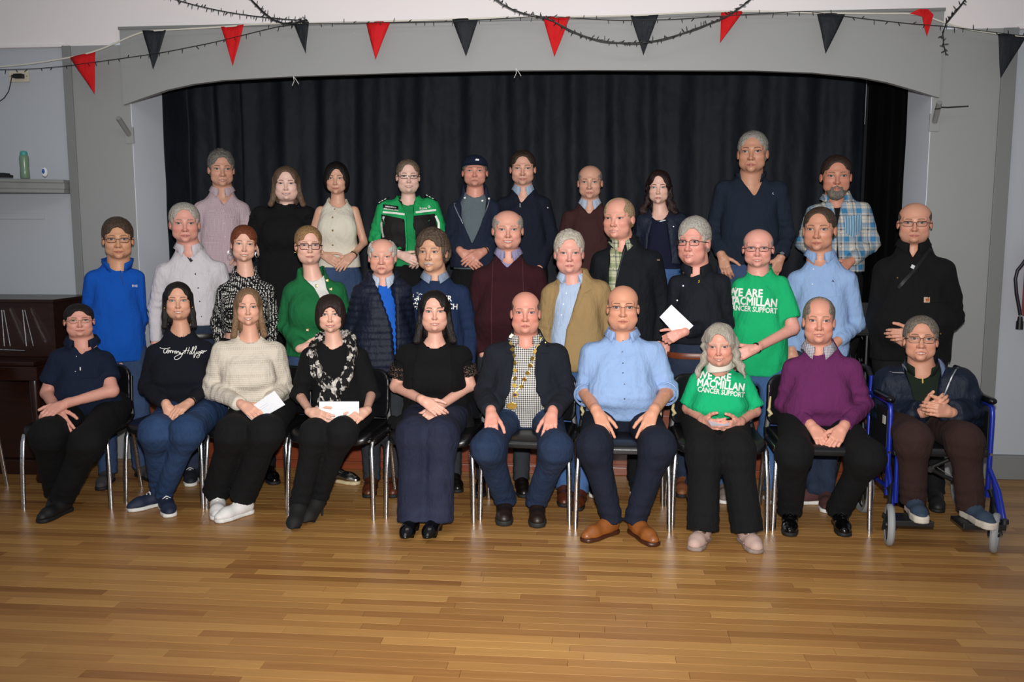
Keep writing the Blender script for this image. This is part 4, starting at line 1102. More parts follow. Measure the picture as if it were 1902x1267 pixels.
# curtains
n = NT('black_curtain_cloth'); o_ = n.obj(); nz = n.noise(n.mapv(o_, (1, 1, .35)), 6, 4, .6)
n.bump(n.math('ADD', n.math('MULTIPLY', n.noise(n.mapv(o_, (1, 1, .45)), 4.5, 2), .8), n.math('MULTIPLY', n.noise(n.mapv(o_, (1, 1, .7)), 12, 2), .18)), .8, .05)
M_cur = n.out(n.mix(nz, hexc('0d1117'), hexc('171d25')), .65, 0, .18)
M_cur2 = plain('08090a', .9, 0, .1)
def curtain(name, pts2, z0, z1, mat, amp, per, label, seed, wrink=1.):
    P2 = [np.array(p, float) for p in pts2]; seg = [np.linalg.norm(b_-a_) for a_, b_ in zip(P2, P2[1:])]; L = sum(seg)
    nx = int(L/.018); nz_ = 34; vs = np.zeros((nx+1, nz_+1, 3)); s_ = np.linspace(0, L, nx+1); cs = np.concatenate([[0], np.cumsum(seg)])
    X = np.interp(s_, cs, [p[0] for p in P2]); Y_ = np.interp(s_, cs, [p[1] for p in P2])
    zz = np.linspace(z0, z1, nz_+1)
    G = np.stack(np.meshgrid(s_, zz, indexing='ij'), -1); Q3 = np.stack([G[..., 0], G[..., 0]*0, G[..., 1]], -1).reshape(-1, 3)
    ph = snoise(Q3, 1.4, seed, stretch=(1, 1, .18)).reshape(nx+1, nz_+1)
    amp2 = amp*(.55+.45*snoise(Q3, 2.2, seed+2, stretch=(1, 1, .3)).reshape(nx+1, nz_+1))
    w = np.sin(G[..., 0]*2*pi/per+3.2*ph); off = amp2*w + .6*amp*np.sin(G[..., 0]*2*pi/(per*.43)+5*ph)*.4
    off += wrink*.014*snoise(Q3, 7, seed+3, stretch=(1, 1, .8)).reshape(nx+1, nz_+1)
    vs[..., 0] = X[:, None]+.3*off; vs[..., 1] = Y_[:, None]+off; vs[..., 2] = G[..., 1]
    i, j = np.meshgrid(np.arange(nx), np.arange(nz_), indexing='ij'); a_ = (i*(nz_+1)+j).ravel()
    Q = np.stack([a_, a_+nz_+1, a_+nz_+2, a_+1], 1)
    o = link(name, np_mesh(name, vs.reshape(-1, 3), Q, mat)); tag(o, label, 'curtain')
    md = o.modifiers.new('thickness', 'SOLIDIFY'); md.thickness = .004
    return o
xg = at(1603, 300, 6.85)[0]; xg2 = at(453, 340, 6.85)[0]
curtain('curtain', [(XL+.005, 6.44), (XL+.12, 6.72), (xg2-.004, 6.84)], SZ+.02, 3.15, M_cur, .03, .26, 'short black stage curtain at the left end of the stage', 1)
curtain('curtain', [(xg2+.012, 6.85), (xg, 6.86)], SZ+.02, 3.15, M_cur, .034, .38, 'wide black pleated curtain hung across the back of the stage', 5)
curtain('curtain', [(xg+.055, 6.97), (XR+.03, 6.22)], SZ+.02, 3.15, M_cur2, .02, .16, 'dull black curtain at the right wing of the stage', 9)
b = MB(); b.box((xg-.03, 7.0, 2.42), (xg+.045, 7.03, 3.2)); tag(b.build('batten', plain('a8acb2', .6)), 'pale upright batten showing in the gap at the right of the stage curtain', 'batten')
# brackets on the pilasters
for lab, (u0, v0), (u1, v1), sx in (('grey tubular bracket slanting from the left pilaster of the stage', (220, 219), (240, 250), -1), ('grey tubular bracket with black cable tie on the right pilaster', (1745, 190), (1736, 226), 1)):
    p1 = at(u1, v1, WY-.01); p0 = at(u0, v0, WY-.14); t = thing('bracket', lab, 'bracket', p1)
    b = MB(); b.tube([p1-p1, p0-p1], .017, 12); b.build('tube', plain('9a9c9b', .4, .3), t, True)
    b = MB(); b.box((-.03, .0, -.06), (.03, .012, .05)); b.build('plate', M_grey, t, bevel=.002)
    if sx > 0:
        b = MB(); q = p0+(p1-p0)*.25-p1; b.tube([q+np.array([-.02, .0, -.01]), q+np.array([0, -.02, -.012]), q+np.array([.02, 0, 0]), q+np.array([.06, .01, .0]), at(1799, 197, WY-.1)-p1], .0035, 6); b.build('cable_tie', plain('0c0c0e', .5), t, True)
# ragged white tape left on the reveal and strings under the arch
for (u, v, lab) in ((545, 148, 'short white string hanging under the arch on the left'), (958, 133, 'white curl of string hanging at the middle of the arch')):
    b = MB(); p = at(u, v-6, AY-.01); b.tube([p*0, (.004, 0, -.03), (-.01, 0, -.06)], .002, 5); b.tube([(0, 0, 0), (.02, 0, -.025), (.035, 0, -.05)], .002, 5)
    o = b.build('string', plain('d8d8d4', .7), None, True); o.location = p; tag(o, lab, 'string')
# shelf on the left wall
SH = [(-4.6, 5.42), (-4.6, WY+.03), (-3.61, WY+.03), (-3.61, 5.90)]
z0, z1 = at(60, 357, 5.72)[2], at(60, 331, 5.72)[2]
def slab(b, P4, za, zb, ins=0.):
    b.add([(x, y+ins, za) for x, y in P4]+[(x, y+ins, zb) for x, y in P4], [(0, 3, 2, 1), (4, 5, 6, 7), (0, 1, 5, 4), (1, 2, 6, 5), (2, 3, 7, 6), (3, 0, 4, 7)])
sf = thing('wall_shelf', 'deep grey painted wooden shelf high on the left wall', 'shelf')
b = MB(); slab(b, SH, z1-.022, z1); b.build('shelf_board', M_trimg, sf, bevel=.003)
b = MB(); slab(b, [(x, y+(.008 if i in (0, 3) else 0)) for i, (x, y) in enumerate(SH)], z0+.028, z1-.022); b.build('fascia', M_trimg, sf, bevel=.003)
b = MB(); slab(b, [(x, y+(.0 if i in (0, 3) else 0)) for i, (x, y) in enumerate(SH)], z0, z0+.028); b.build('moulding', M_trimg, sf, bevel=.005)
p = at(47, 331, 5.72); p[2] = z1; t = thing('bottle', 'tall green plastic bottle with teal cap standing on the wall shelf', 'bottle', p)
b = MB(); b.lathe([(.026, 0), (.029, .004), (.029, .05), (.027, .07), (.029, .09), (.030, .13), (.028, .145), (.018, .155)], 20); b.build('bottle_body', plain('6f8a72', .3), t, True)
b = MB(); b.lathe([(.022, .150), (.0235, .152), (.0235, .165), (.019, .176), (.008, .180)], 20); b.build('cap', plain('3f9a94', .4), t, True)
p = at(84, 333, 5.80); p[2] = z1; t = thing('air_freshener', 'small white oval air freshener with blue centre on the wall shelf', 'air freshener', p)
b = MB(); b.lathe([(.0, -.012), (.020, -.010), (.024, 0), (.020, .010), (0, .012)], 20, c=(0, 0, .033), axis='y'); o = b.build('casing', plain('e6e8ec', .4), t, True); o.scale = (.8, 1, 1.35)
b = MB(); b.lathe([(.0, -.016), (.011, -.014), (.013, -.011)], 16, c=(-.004, 0, .038), axis='y'); o = b.build('blue_centre', plain('2a55a8', .4), t, True); o.scale = (.8, 1, 1.3)
b = MB(); p = at(8, 324, 5.62); p[2] = z1; b.box((-.12, -.05, 0), (.03, .05, .018)); b.box((-.10, -.035, .016), (.02, .035, .028)); o = b.build('folded_wallet', plain('141214', .5), None, bevel=.005); o.location = p; tag(o, 'flat black leather case lying at the left end of the wall shelf', 'case')
# conduit strip under the shelf
p = at(0, 400, WY); p2 = at(78, 400, WY)
b = MB(); b.box((-5.0, WY+.018, at(40, 407, WY)[2]), (p2[0], WY+.032, at(40, 396, WY)[2])); tag(b.build('trunking', M_wall, None, bevel=.003), 'long flat cable trunking painted like the left wall under the shelf', 'trunking')
# socket with plug
p = at(32, 141, WY); t = thing('wall_socket', 'cream double wall socket with a black plug high on the left wall', 'socket', (p[0], WY+.03, p[2]))
b = MB(); b.box((-.071, -.016, -.038), (.071, 0, .038)); b.build('socket_plate', plain('cfc6b4', .4), t, bevel=.004)
for sx in (-.061, .061):
    b = MB(); b.lathe([(.003, -.019), (.004, -.017), (.004, -.014)], 8, c=(sx, 0, 0), axis='y'); b.build('screw', plain('777', .4) if False else plain('6b6a66', .4), t)
b = MB(); b.box((-.02, -.05, -.018), (.045, -.014, .014)); b.box((-.04, -.04, -.012), (-.018, -.02, .008)); pg = b.build('plug', plain('0d0d10', .4), t, bevel=.006)
b = MB(); p0 = np.array([p[0], WY+.03, p[2]]); cp = [at(22, 142, WY-.02), at(19, 158, WY-.0), at(16, 170, WY), at(8, 182, WY), at(-6, 192, WY), at(-30, 210, WY)]
b.tube([q-p0 for q in cp], .0035, 6); b.build('cord', plain('2a2a2c', .5), t, True)

# ------------------------------------------------------------------ bunting and fairy lights
BY = 5.86
M_red = cloth('d0161b', rough=.7, name='red_cloth'); M_blk = cloth('24272c', rough=.6, name='black_cloth')
flags = [((130, 107), (176, 95), (177, 175), 'r'), ((266, 57), (309, 56), (286, 130), 'b'), ((411, 50), (454, 46), (434, 123), 'r'),
         ((544, 43), (574, 40), (569, 100), 'b'), ((679, 41), (725, 39), (698, 111), 'r'), ((840, 36), (889, 33), (866, 105), 'b'),
         ((1008, 31), (1059, 31), (1030, 106), 'r'), ((1171, 29), (1223, 28), (1195, 103), 'b'), ((1340, 20), (1381, 21), (1337, 80), 'r'),
         ((1518, 24), (1571, 25), (1533, 100), 'b'), ((1853, 63), (1908, 66), (1857, 146), 'b')]
names = {'r': 'red', 'b': 'black'}; where = ['furthest left, over the left pilaster', 'at the left corner of the arch', 'second red one from the left', 'partly tangled in the fairy lights left of centre',
         'over the pale round mark left of centre', 'left of the middle of the arch', 'at the middle of the arch', 'right of the middle, behind the hanging fairy lights', 'narrow and turned sideways right of centre', 'on the right part of the arch', 'at the far right edge']
def pen(a, b_, c, mat, lab, twist=0., yo=0.):
    A, B, Cc = at(*a, BY-yo), at(*b_, BY-yo), at(*c, BY-.01-yo); base = (A+B)/2; vs = []; nr = 8
    for i in range(nr+1):
        t_ = i/nr
        for j in range(5):
            s_ = j/4; q = (A*(1-s_)+B*s_)*(1-t_)+Cc*t_; q = q+np.array([0, -.010*sin(s_*pi*1.6+twist)*(1-t_)-.004*sin(t_*6+twist)-.01*t_, 0]); vs.append(q-base)
    fs = [(i*5+j, i*5+j+1, i*5+j+6, i*5+j+5) for i in range(nr) for j in range(4)]
    m = MB(); m.add(vs, fs); o = m.build('pennant', mat, None, True); o.location = base; md = o.modifiers.new('thickness', 'SOLIDIFY'); md.thickness = .0012
    return tag(o, lab, 'pennant', 'bunting pennants across the stage arch')
for i, (a, b_, c, k) in enumerate(flags):
    lab = '%s triangular pennant %s' % (names[k], where[i])
    if i == 10: lab = 'large black triangular pennant at the far right edge of the bunting'
    pen(a, b_, c, M_red if k == 'r' else M_blk, lab, i*1.3, .0)
# the folded red pennant near the right corner
m = MB(); q0 = at(1712, 20, BY); PP = [(1690, 25), (1706, 17), (1724, 17), (1734, 27), (1729, 45), (1722, 67), (1717, 50), (1713, 30)]
pts3 = [at(u, v, BY-.012*(i % 2)-.01)-q0 for i, (u, v) in enumerate(PP)]; m.add([p for p in pts3]+[p+np.array([0, .004, 0]) for p in pts3], [(0, 1, 7), (1, 2, 7), (2, 3, 7), (3, 4, 6, 7), (4, 5, 6), (8, 15, 9), (9, 15, 10), (10, 15, 11), (11, 15, 14, 12), (12, 14, 13)]+[(i, i+8, (i+1) % 8+8, (i+1) % 8) for i in range(8)])
o = m.build('pennant', M_red, None); o.location = q0; tag(o, 'red pennant folded over its tape near the right corner of the arch', 'pennant', 'bunting pennants across the stage arch')
def strand(name, pix, mat, r, lab, cat, tufts=None, Y_=BY, yo=None, sx=1., double=False):
    P3 = [at(u, v, Y_-(yo[i] if yo else 0)) for i, (u, v) in enumerate(pix)]; base = P3[0]
    # densify
    D = []
    for a, b_ in zip(P3[:-1], P3[1:]):
        k = max(1, int(np.linalg.norm(b_-a)/.05)); D += [a+(b_-a)*i/k for i in range(k)]
    D.append(P3[-1]); D = np.array(D); 
    for _ in range(2): D[1:-1] = D[1:-1]*.5+(D[:-2]+D[2:])*.25
    t = thing(name, lab, cat, base)
    b_ = MB(); b_.tube([d-base for d in D], r, 6, sx=sx)
    if double: b_.tube([d-base+np.array([0, -.004, -.006*abs(sin(i*.9))-.003]) for i, d in enumerate(D)], r, 6)
    b_.build('cable' if tufts else 'tape', mat, t, True)
    if tufts:
        rr = random.Random(len(pix)*7+len(lab)); seg = np.linalg.norm(np.diff(D, axis=0), axis=1); Lc = np.concatenate([[0], np.cumsum(seg)]); s_ = 0.02
        bl = MB()
        while s_ < Lc[-1]:
            k = min(len(seg)-1, int(np.searchsorted(Lc, s_))-1); k = max(k, 0); p = D[k]+(D[k+1]-D[k])*((s_-Lc[k])/max(seg[k], 1e-6))-base
            for _ in range(1 if tufts < .06 and double is False else 1):
                g = rr.choice([-pi/2]*4+[pi/2, -pi/2+.6, -pi/2-.6, 0.5]) if not double else rr.uniform(0, 6.28)
                d = np.array([cos(g)+rr.uniform(-.3, .3), rr.uniform(-.6, .1), sin(g)]); d = unit(d); l = rr.uniform(.018, .032)
                bl.tube([p, p+d*l*.45, p+d*l], [.0014, .003, .0018], 5)
            s_ += tufts*rr.uniform(.7, 1.3)
        o = bl.build('fairy_light_bulbs', mat, t, False); o['kind'] = 'stuff'
    return t
M_cab = plain('101214', .5); M_tape = plain('cfccc0', .7)
strand('bunting_tape', [(-20, 126), (60, 118), (130, 107), (176, 96), (215, 80), (262, 58), (340, 54), (411, 50), (470, 45), (540, 43), (600, 43), (679, 41), (760, 38), (840, 36), (950, 32), (1060, 31), (1171, 29), (1270, 24), (1340, 21), (1420, 21), (1518, 24), (1620, 25), (1700, 25), (1735, 33), (1752, 43), (1790, 53), (1853, 63), (1930, 70)], M_tape, .005, 'white bunting tape strung along the stage arch', 'tape', sx=.35)
strand('fairy_light_string', [(-20, 130), (60, 128), (120, 123), (200, 112), (300, 98), (400, 78), (520, 48), (560, 44), (690, 42), (840, 40), (900, 36), (1010, 30), (1150, 38), (1250, 36), (1380, 27), (1505, 20), (1520, 24), (1600, 34), (1700, 45), (1752, 48), (1830, 58), (1930, 70)], M_cab, .0022, 'thin black fairy light string running the width of the arch below the bunting', 'fairy lights', tufts=.075, Y_=BY-.03)
strand('fairy_light_string', [(290, -14), (340, 4), (380, 14), (430, 24), (480, 31), (530, 36), (572, 38)], M_cab, .003, 'black fairy light cable drooping from the ceiling at the upper left', 'fairy lights', tufts=.022, Y_=BY-.05)
strand('fairy_light_string', [(455, -14), (474, 6), (490, 24), (505, 38), (525, 48), (545, 46), (570, 36)], M_cab, .0035, 'thick tangle of fairy lights meeting the second black pennant', 'fairy lights', tufts=.010, Y_=BY-.07, double=True)
strand('fairy_light_string', [(905, -14), (930, 6), (950, 18), (975, 29), (1010, 27), (1030, 40), (1060, 57), (1100, 73), (1150, 80), (1200, 79), (1250, 68), (1300, 50), (1345, 33), (1380, 12), (1405, -14)], M_cab, .0028, 'black fairy light garland sagging in a deep loop in front of the arch', 'fairy lights', tufts=.016, Y_=BY-.10, double=True)
strand('fairy_light_string', [(1800, -12), (1785, 12), (1770, 28), (1750, 42), (1747, 60), (1752, 80), (1757, 100)], M_cab, .0028, 'black fairy light bunch hanging from the right corner of the arch', 'fairy lights', tufts=.014, Y_=BY-.06, double=True)
# ------------------------------------------------------------------ furniture
n = NT('worn_chrome'); o_ = n.obj(); nz = n.noise(n.mapv(o_, (1, 1, .5)), 120, 4, .65); M_chrome = n.out(n.mix(n.step(nz, .55, .7), hexc('d6d8dc'), hexc('6f6a66')), n.math('MULTIPLY_ADD', nz, .35, .08), 1., .5)
M_vinyl = leather('121316', .32); M_bkpl = plain('0b0b0d', .45); M_foam = plain('c9b98c', .9)
def leg_geo(pts, r=.0135, wd=1.0, pad=None):
    b = MB(); b.tube(pts, r, 10, sx=wd, up=(1, 0, 0)); return b
def chair_make(label, loc, rot=0., torn=False):
    t = thing('stacking_chair', label, 'chair', loc, 'black vinyl stacking chairs in the front row', rot)
    W = .243
    for sx in (-1, 1):
        leg_geo([(sx*(W+.012), -.225, .0), (sx*(W+.008), -.215, .25), (sx*W, -.205, .40), (sx*W, -.185, .437), (sx*W, -.14, .448), (sx*W, .0, .446)], .0145, .62).build('leg', M_chrome, t, True)
        leg_geo([(sx*(W+.012), .225, .0), (sx*(W+.004), .19, .25), (sx*W, .165, .40), (sx*W, .12, .446), (sx*W, .0, .446)], .0145, .62).build('leg', M_chrome, t, True)
        b = MB(); b.tube([(sx*W, -.14, .432), (sx*W, .14, .432)], .012, 8); b.tube([(sx*W, .12, .45), (sx*(W-.01), .19, .48), (sx*(W-.025), .215, .56), (sx*(W-.03), .240, .72)], [.012]*4, 8, sx=1.5); b.build('side_frame', M_bkpl, t, True)
    for yy in (-.13, .14): b = MB(); b.tube([(-W, yy, .432), (W, yy, .432)], .010, 8); b.build('crossbar', M_chrome, t, True)
    # seat: thick rounded pad
    g = Field(np.arange(-.29, .29, .012), np.arange(-.29, .26, .012), np.arange(.42, .52, .009))
    def f(X, Y_, Z):
        qx = np.abs(X)-.175; qy = np.abs(Y_+.015)-.16; d = np.sqrt(np.maximum(qx, 0)**2+np.maximum(qy, 0)**2)-.055+np.minimum(np.maximum(qx, qy), 0)
        zc = .468-.012*((Y_+.02)/.2)**2*np.sign(-(Y_))*0-.02*np.maximum(0, (-Y_-.15)/.08)**2+.005*(X/.2)**2
        dz = np.abs(Z-zc)-.010; return np.sqrt(np.maximum(d, 0)**2+np.maximum(dz, 0)**2)+np.minimum(np.maximum(d, dz), 0)-.013
    g.op((f, np.array([-.26, -.26, .43]), np.array([.26, .26, .51])), .004); V, Q = g.nets(); link('seat', np_mesh('seat', V, Q, M_vinyl), t)
    g = Field(np.arange(-.28, .28, .012), np.arange(.14, .32, .008), np.arange(.5, .86, .012))
    def f(X, Y_, Z):
        qx = np.abs(X)-.165; qz = np.abs(Z-.645)-.075; d = np.sqrt(np.maximum(qx, 0)**2+np.maximum(qz, 0)**2)-.065+np.minimum(np.maximum(qx, qz), 0)
        yc = .222+.10*(Z-.6)-.9*X**2; dy = np.abs(Y_-yc)-.008; return np.sqrt(np.maximum(d, 0)**2+np.maximum(dy, 0)**2)+np.minimum(np.maximum(d, dy), 0)-.012
    g.op((f, np.array([-.26, .14, .52]), np.array([.26, .3, .85])), .004); V, Q = g.nets(); bk = link('backrest', np_mesh('backrest', V, Q, M_vinyl), t)
    if torn:
        for sx in (-1, 1):
            b = MB(); rr = random.Random(3+sx); pr = [(sx*(.222+rr.uniform(-.006, .012)), .145+rr.uniform(0, .02), .555+.020*k) for k in range(7)]
            b.tube(pr, [.004+.006*rr.random() for _ in pr], 7); o = b.build('torn_foam', M_foam, bk, True); o['label'] = 'cream foam showing through the torn edge'
    return t
def copy_tree(o, parent=None):
    c = o.copy(); COL.objects.link(c); c.parent = parent
    for ch in list(o.children): copy_tree(ch, c)
    return c
# front feet pixels (left, right) measured in the photograph -> chair centre
CH = [((44, 944), (193, 948), .0, 'black vinyl stacking chair under the man in the navy shirt', False),
      ((228, 934), (383, 946), 0, 'black vinyl stacking chair under the woman in the navy lettered sweatshirt', False),
      ((378, 946), (540, 955), 0, 'black vinyl stacking chair under the woman in the cream sweater', False),
      ((536, 958), (692, 966), 0, 'black vinyl stacking chair under the woman with the black and white scarf', False),
      ((716, 963), (880, 972), 0, 'black vinyl stacking chair under the dark-haired woman in black lace sleeves', False),
      ((892, 966), (1057, 976), 0, 'black vinyl stacking chair under the man wearing the chain of medallions', False),
      ((1070, 983), (1242, 988), 0, 'black vinyl stacking chair with torn backrest under the man in the pale blue shirt', True),
      ((1250, 984), (1423, 989), 0, 'black vinyl stacking chair with torn backrest under the white-haired woman in green', True),
      ((1438, 986), (1613, 992), 0, 'black vinyl stacking chair with torn backrest under the man in the purple sweater', True)]
ch0 = ch1 = None; chairs = []
for i, (a, c, _, lab, torn) in enumerate(CH):
    A, B = onz(*a, 0), onz(*c, 0); m = (A+B)/2; d = B-A; rot = math.atan2(d[1], d[0]); rot = max(-.12, min(.12, rot))
    loc = m+np.array([-sin(rot), cos(rot), 0])*.225
    if torn:
        if ch1 is None: ch1 = chair_make(lab, loc, rot, True); t = ch1
        else: t = copy_tree(ch1)
    else:
        if ch0 is None: ch0 = chair_make(lab, loc, rot, False); t = ch0
        else: t = copy_tree(ch0)
    t.location = tuple(loc); t.rotation_euler = (0, 0, rot); t['label'] = lab; chairs.append(t)
for i in (0,): chairs[i].rotation_euler = (0, 0, radians(6))
t = copy_tree(ch0); t.location = (-3.93, 4.98, 0); t.rotation_euler = (0, 0, radians(8)); t['label'] = 'empty black stacking chair at the left edge in front of the piano'

# piano
PYf, PYb, PX0, PX1 = 5.52, 5.94, -4.95, -3.50
n = NT('dark_mahogany_varnish'); o_ = n.obj(); g_ = n.noise(n.mapv(o_, (1, 6, 9)), 5, 4); M_mah = n.out(n.mix(g_, hexc('150a07'), hexc('341a11')), .28, 0, .4)
pn = thing('upright_piano', 'dark polished wooden upright piano against the left wall', 'piano', ((PX0+PX1)/2, (PYf+PYb)/2, 0)); bx = np.array([(PX0+PX1)/2, (PYf+PYb)/2, 0])
def pb(name, lo, hi, bev=.004, mat=None):
    b = MB(); b.box(tuple(np.array(lo)-bx), tuple(np.array(hi)-bx)); return b.build(name, mat or M_mah, pn, bevel=bev)
zt = at(60, 555, 5.55)[2]; zk = at(60, 668, 5.42)[2]
pb('lid', (PX0-.02, PYf-.03, zt-.022), (PX1+.02, PYb+.01, zt)); pb('side_panel', (PX0, PYf, 0), (PX0+.03, PYb, zt-.022)); pb('side_panel', (PX1-.03, PYf, 0), (PX1, PYb, zt-.022))
pb('upper_panel', (PX0+.03, PYf+.02, zk), (PX1-.03, PYf+.045, zt-.022)); pb('lower_panel', (PX0+.03, PYf+.04, .10), (PX1-.03, PYf+.06, zk-.10)); pb('back_panel', (PX0+.03, PYb-.02, .05), (PX1-.03, PYb, zt-.022))
pb('key_lid', (PX0+.03, PYf-.20, zk-.03), (PX1-.03, PYf+.03, zk), .008); pb('key_bed', (PX0, PYf-.22, zk-.12), (PX1, PYf+.05, zk-.03), .006); pb('plinth', (PX0, PYf-.01, 0), (PX1, PYf+.06, .10))
for sx in (PX0+.05, PX1-.05): b = MB(); b.lathe([(.022, 0), (.03, .02), (.022, .06), (.03, .3), (.035, zk-.16), (.03, zk-.12)], 14, c=(sx-bx[0], PYf-.17-bx[1], 0)); b.build('leg', M_mah, pn, True)
M_brass = plain('b59a5a', .25, 1.)
for k in (-.08, .06): b = MB(); b.tube([(k, PYf+.03-bx[1], .055), (k, PYf-.07-bx[1], .05), (k, PYf-.12-bx[1], .04)], [.008, .012, .016], 8, sx=.5); b.build('pedal', M_brass, pn, True)
# thin V-shaped lines before the piano, modelled as chrome wires and a bar
zb = at(30, 650, 5.46)[2]
ws = thing('wire_stand', 'thin chrome wire music rack standing on the closed piano keyboard lid', 'music rack', at(30, 650, 5.44)); w0 = at(30, 650, 5.44)
for us in ((3, 8, 10, 19), (42, 49, 50, 62)):
    b = MB()
    b.tube([at(us[0], 576, 5.50)-w0, at(us[1], 643, 5.44)-w0], .0028, 6); b.build('wire_leg', M_chrome, ws, True)
    b = MB(); b.tube([at(us[0]+4, 576, 5.50)-w0, at(us[3], 643, 5.44)-w0], .0028, 6); b.build('wire_leg', M_chrome, ws, True)
b = MB(); b.tube([at(-30, 648, 5.43)-w0, at(46, 651, 5.43)-w0], .004, 6); b.build('base_bar', M_chrome, ws, True)

# fire extinguisher, mostly outside the frame on the right
ex = at(1916, 560, WY-.06); e0 = np.array([ex[0]+.03, WY-.06, 1.08]); fx = thing('fire_extinguisher', 'red fire extinguisher with black hose hung on the right wall', 'fire extinguisher', e0)
b = MB(); b.lathe([(.03, 0), (.075, .01), (.08, .03), (.08, .36), (.07, .41), (.03, .45), (.025, .47)], 24); b.build('cylinder', plain('a5121a', .3), fx, True)
b = MB(); b.tube([(0, 0, .46), (0, -.0, .50), (-.02, -.06, .54)], .016, 8); b.tube([(0, 0, .49), (-.03, -.08, .50)], .010, 8); b.build('valve_handle', M_bkpl, fx, True)
b = MB(); b.tube([np.array(q) for q in ((0, -.03, .47), (-.05, -.05, .465), *[tuple(at(u, v, WY-.1)-e0) for u, v in ((1899, 491), (1890, 502), (1886, 518), (1888, 545), (1893, 572), (1895, 585))])], .0105, 10); b.build('hose', plain('16121f', .4), fx, True)
b = MB(); q = at(1895, 588, WY-.1)-e0; b.tube([q, q+np.array([0, 0, -.035])], [.013, .018], 12); b.tube([q+np.array([.0, 0, -.03]), q+np.array([0, 0, -.08])], [.021, .022], 12); b.build('nozzle', M_bkpl, fx, True)
b = MB(); b.box((-.081, -.05, .12), (-.02, -.078, .30)); b.build('label_panel', plain('d8d4c8', .5), fx, bevel=.002)

# black music stand with clips, behind the man in the purple sweater
mq = at(1613, 640, 5.72); ms = thing('music_stand', 'black music stand with chrome clips beside the stage behind the purple sweater', 'music stand', (mq[0], 5.75, 0)); m0 = np.array([mq[0], 5.75, 0])
b = MB(); b.tube([(0, 0, .35), (0, 0, 1.02)], .012, 8); b.build('pole', M_bkpl, ms, True)
for k in range(3):
    g = k*2.094+.5; b = MB(); b.tube([(0, 0, .42), (.22*cos(g)*.6, .07*sin(g), .2), (.30*cos(g)*.6, .06*sin(g), .01)], .009, 8); b.build('leg', M_bkpl, ms, True)
b = MB(); b.box((-.13, -.02, .98), (.10, .0, 1.18)); b.box((-.13, -.05, .975), (.10, .0, .985)); b.build('desk', M_bkpl, ms, bevel=.003)
b = MB(); rr = random.Random(4)
for k in range(9): p = np.array([rr.uniform(-.08, .08), -.055, rr.uniform(.78, 1.10)]); b.tube([p, p+np.array([rr.uniform(-.015, .015), 0, .018])], .003, 5)
b.build('clip', M_chrome, ms, True)

# wheelchair
M_blue = plain('1c2f9c', .3, .2); M_tyre = plain('8f9294', .8); M_bk2 = plain('141517', .5)
wx = at(1740, 800, 5.0)[0]; w0 = np.array([wx, 5.02, 0]); wc = thing('wheelchair', 'blue framed wheelchair with grey tyres and black footplates at the right end', 'wheelchair', w0)
def T(name, pts, r, mat, sm=True, lab=None, par=None, sx=1.):
    b = MB(); b.tube([np.array(p)-w0 for p in pts], r, 10, sx=sx); o = b.build(name, mat, par or wc, sm)
    if lab: o['label'] = lab
    return o
def wheel(cx, cy, r, wd, name, yaw_=0., spokes=8, solid=False):
    e = bpy.data.objects.new(name, None); 
    b = MB(); pr = [(r-wd, -wd*.5), (r-wd*.3, -wd*.62), (r, -wd*.3), (r, wd*.3), (r-wd*.3, wd*.62), (r-wd, wd*.5)]
    seg = 36; vs = [];
    for k in range(seg):
        a = 2*pi*k/seg
        for rr_, h in pr: vs.append((h, rr_*cos(a), rr_*sin(a)))
    m = len(pr); fs = [(k*m+j, k*m+(j+1) % m, ((k+1) % seg)*m+(j+1) % m, ((k+1) % seg)*m+j) for k in range(seg) for j in range(m)]
    b.add(vs, fs); o = b.build(name, M_tyre, wc, True); o.location = (cx-w0[0], cy-w0[1], r); o.rotation_euler = (0, 0, yaw_)
    h = MB()
    h.lathe([(.012, -wd*.8), (.018, -wd*.7), (.018, wd*.7), (.012, wd*.8)], 12, axis='x')
    if solid: h.lathe([(r-wd*1.0, -.006), (r-wd*1.0, .006)], 28, axis='x'); h.lathe([(r-wd, -.012), (r-wd*1.5, -.012), (r-wd*1.5, .012), (r-wd, .012)], 28, axis='x')
    else:
        for k in range(spokes):
            a = 2*pi*k/spokes; h.tube([(0, .012*cos(a), .012*sin(a)), (0, (r-wd*.8)*cos(a), (r-wd*.8)*sin(a))], .006, 6)
        h.lathe([(r-wd*.9, -.008), (r-wd*.9, .008)], 28, axis='x') if False else None
        for k in range(28):
            a, a2 = 2*pi*k/28, 2*pi*(k+1)/28; q = r-wd; h.tube([(0, q*cos(a), q*sin(a)), (0, q*cos(a2), q*sin(a2))], .006, 5)
    hub = h.build('hub', M_bk2, o, True); return o
SL, SR = at(1650, 860, 4.86)[0], at(1838, 860, 4.86)[0]      # the two side frames
cz = .085
wheel(onz(1650, 1012, 0)[0], onz(1650, 1012, 0)[1], .108, .028, 'caster', radians(-12), 6, True)
wheel(onz(1846, 1026, 0)[0], onz(1846, 1026, 0)[1], .102, .028, 'caster', radians(-28), 6)
wheel(SL-.03, 5.18, .155, .032, 'rear_wheel', 0, 10); wheel(SR-.10 if False else SR+.02, 5.20, .155, .032, 'rear_wheel', 0, 10)
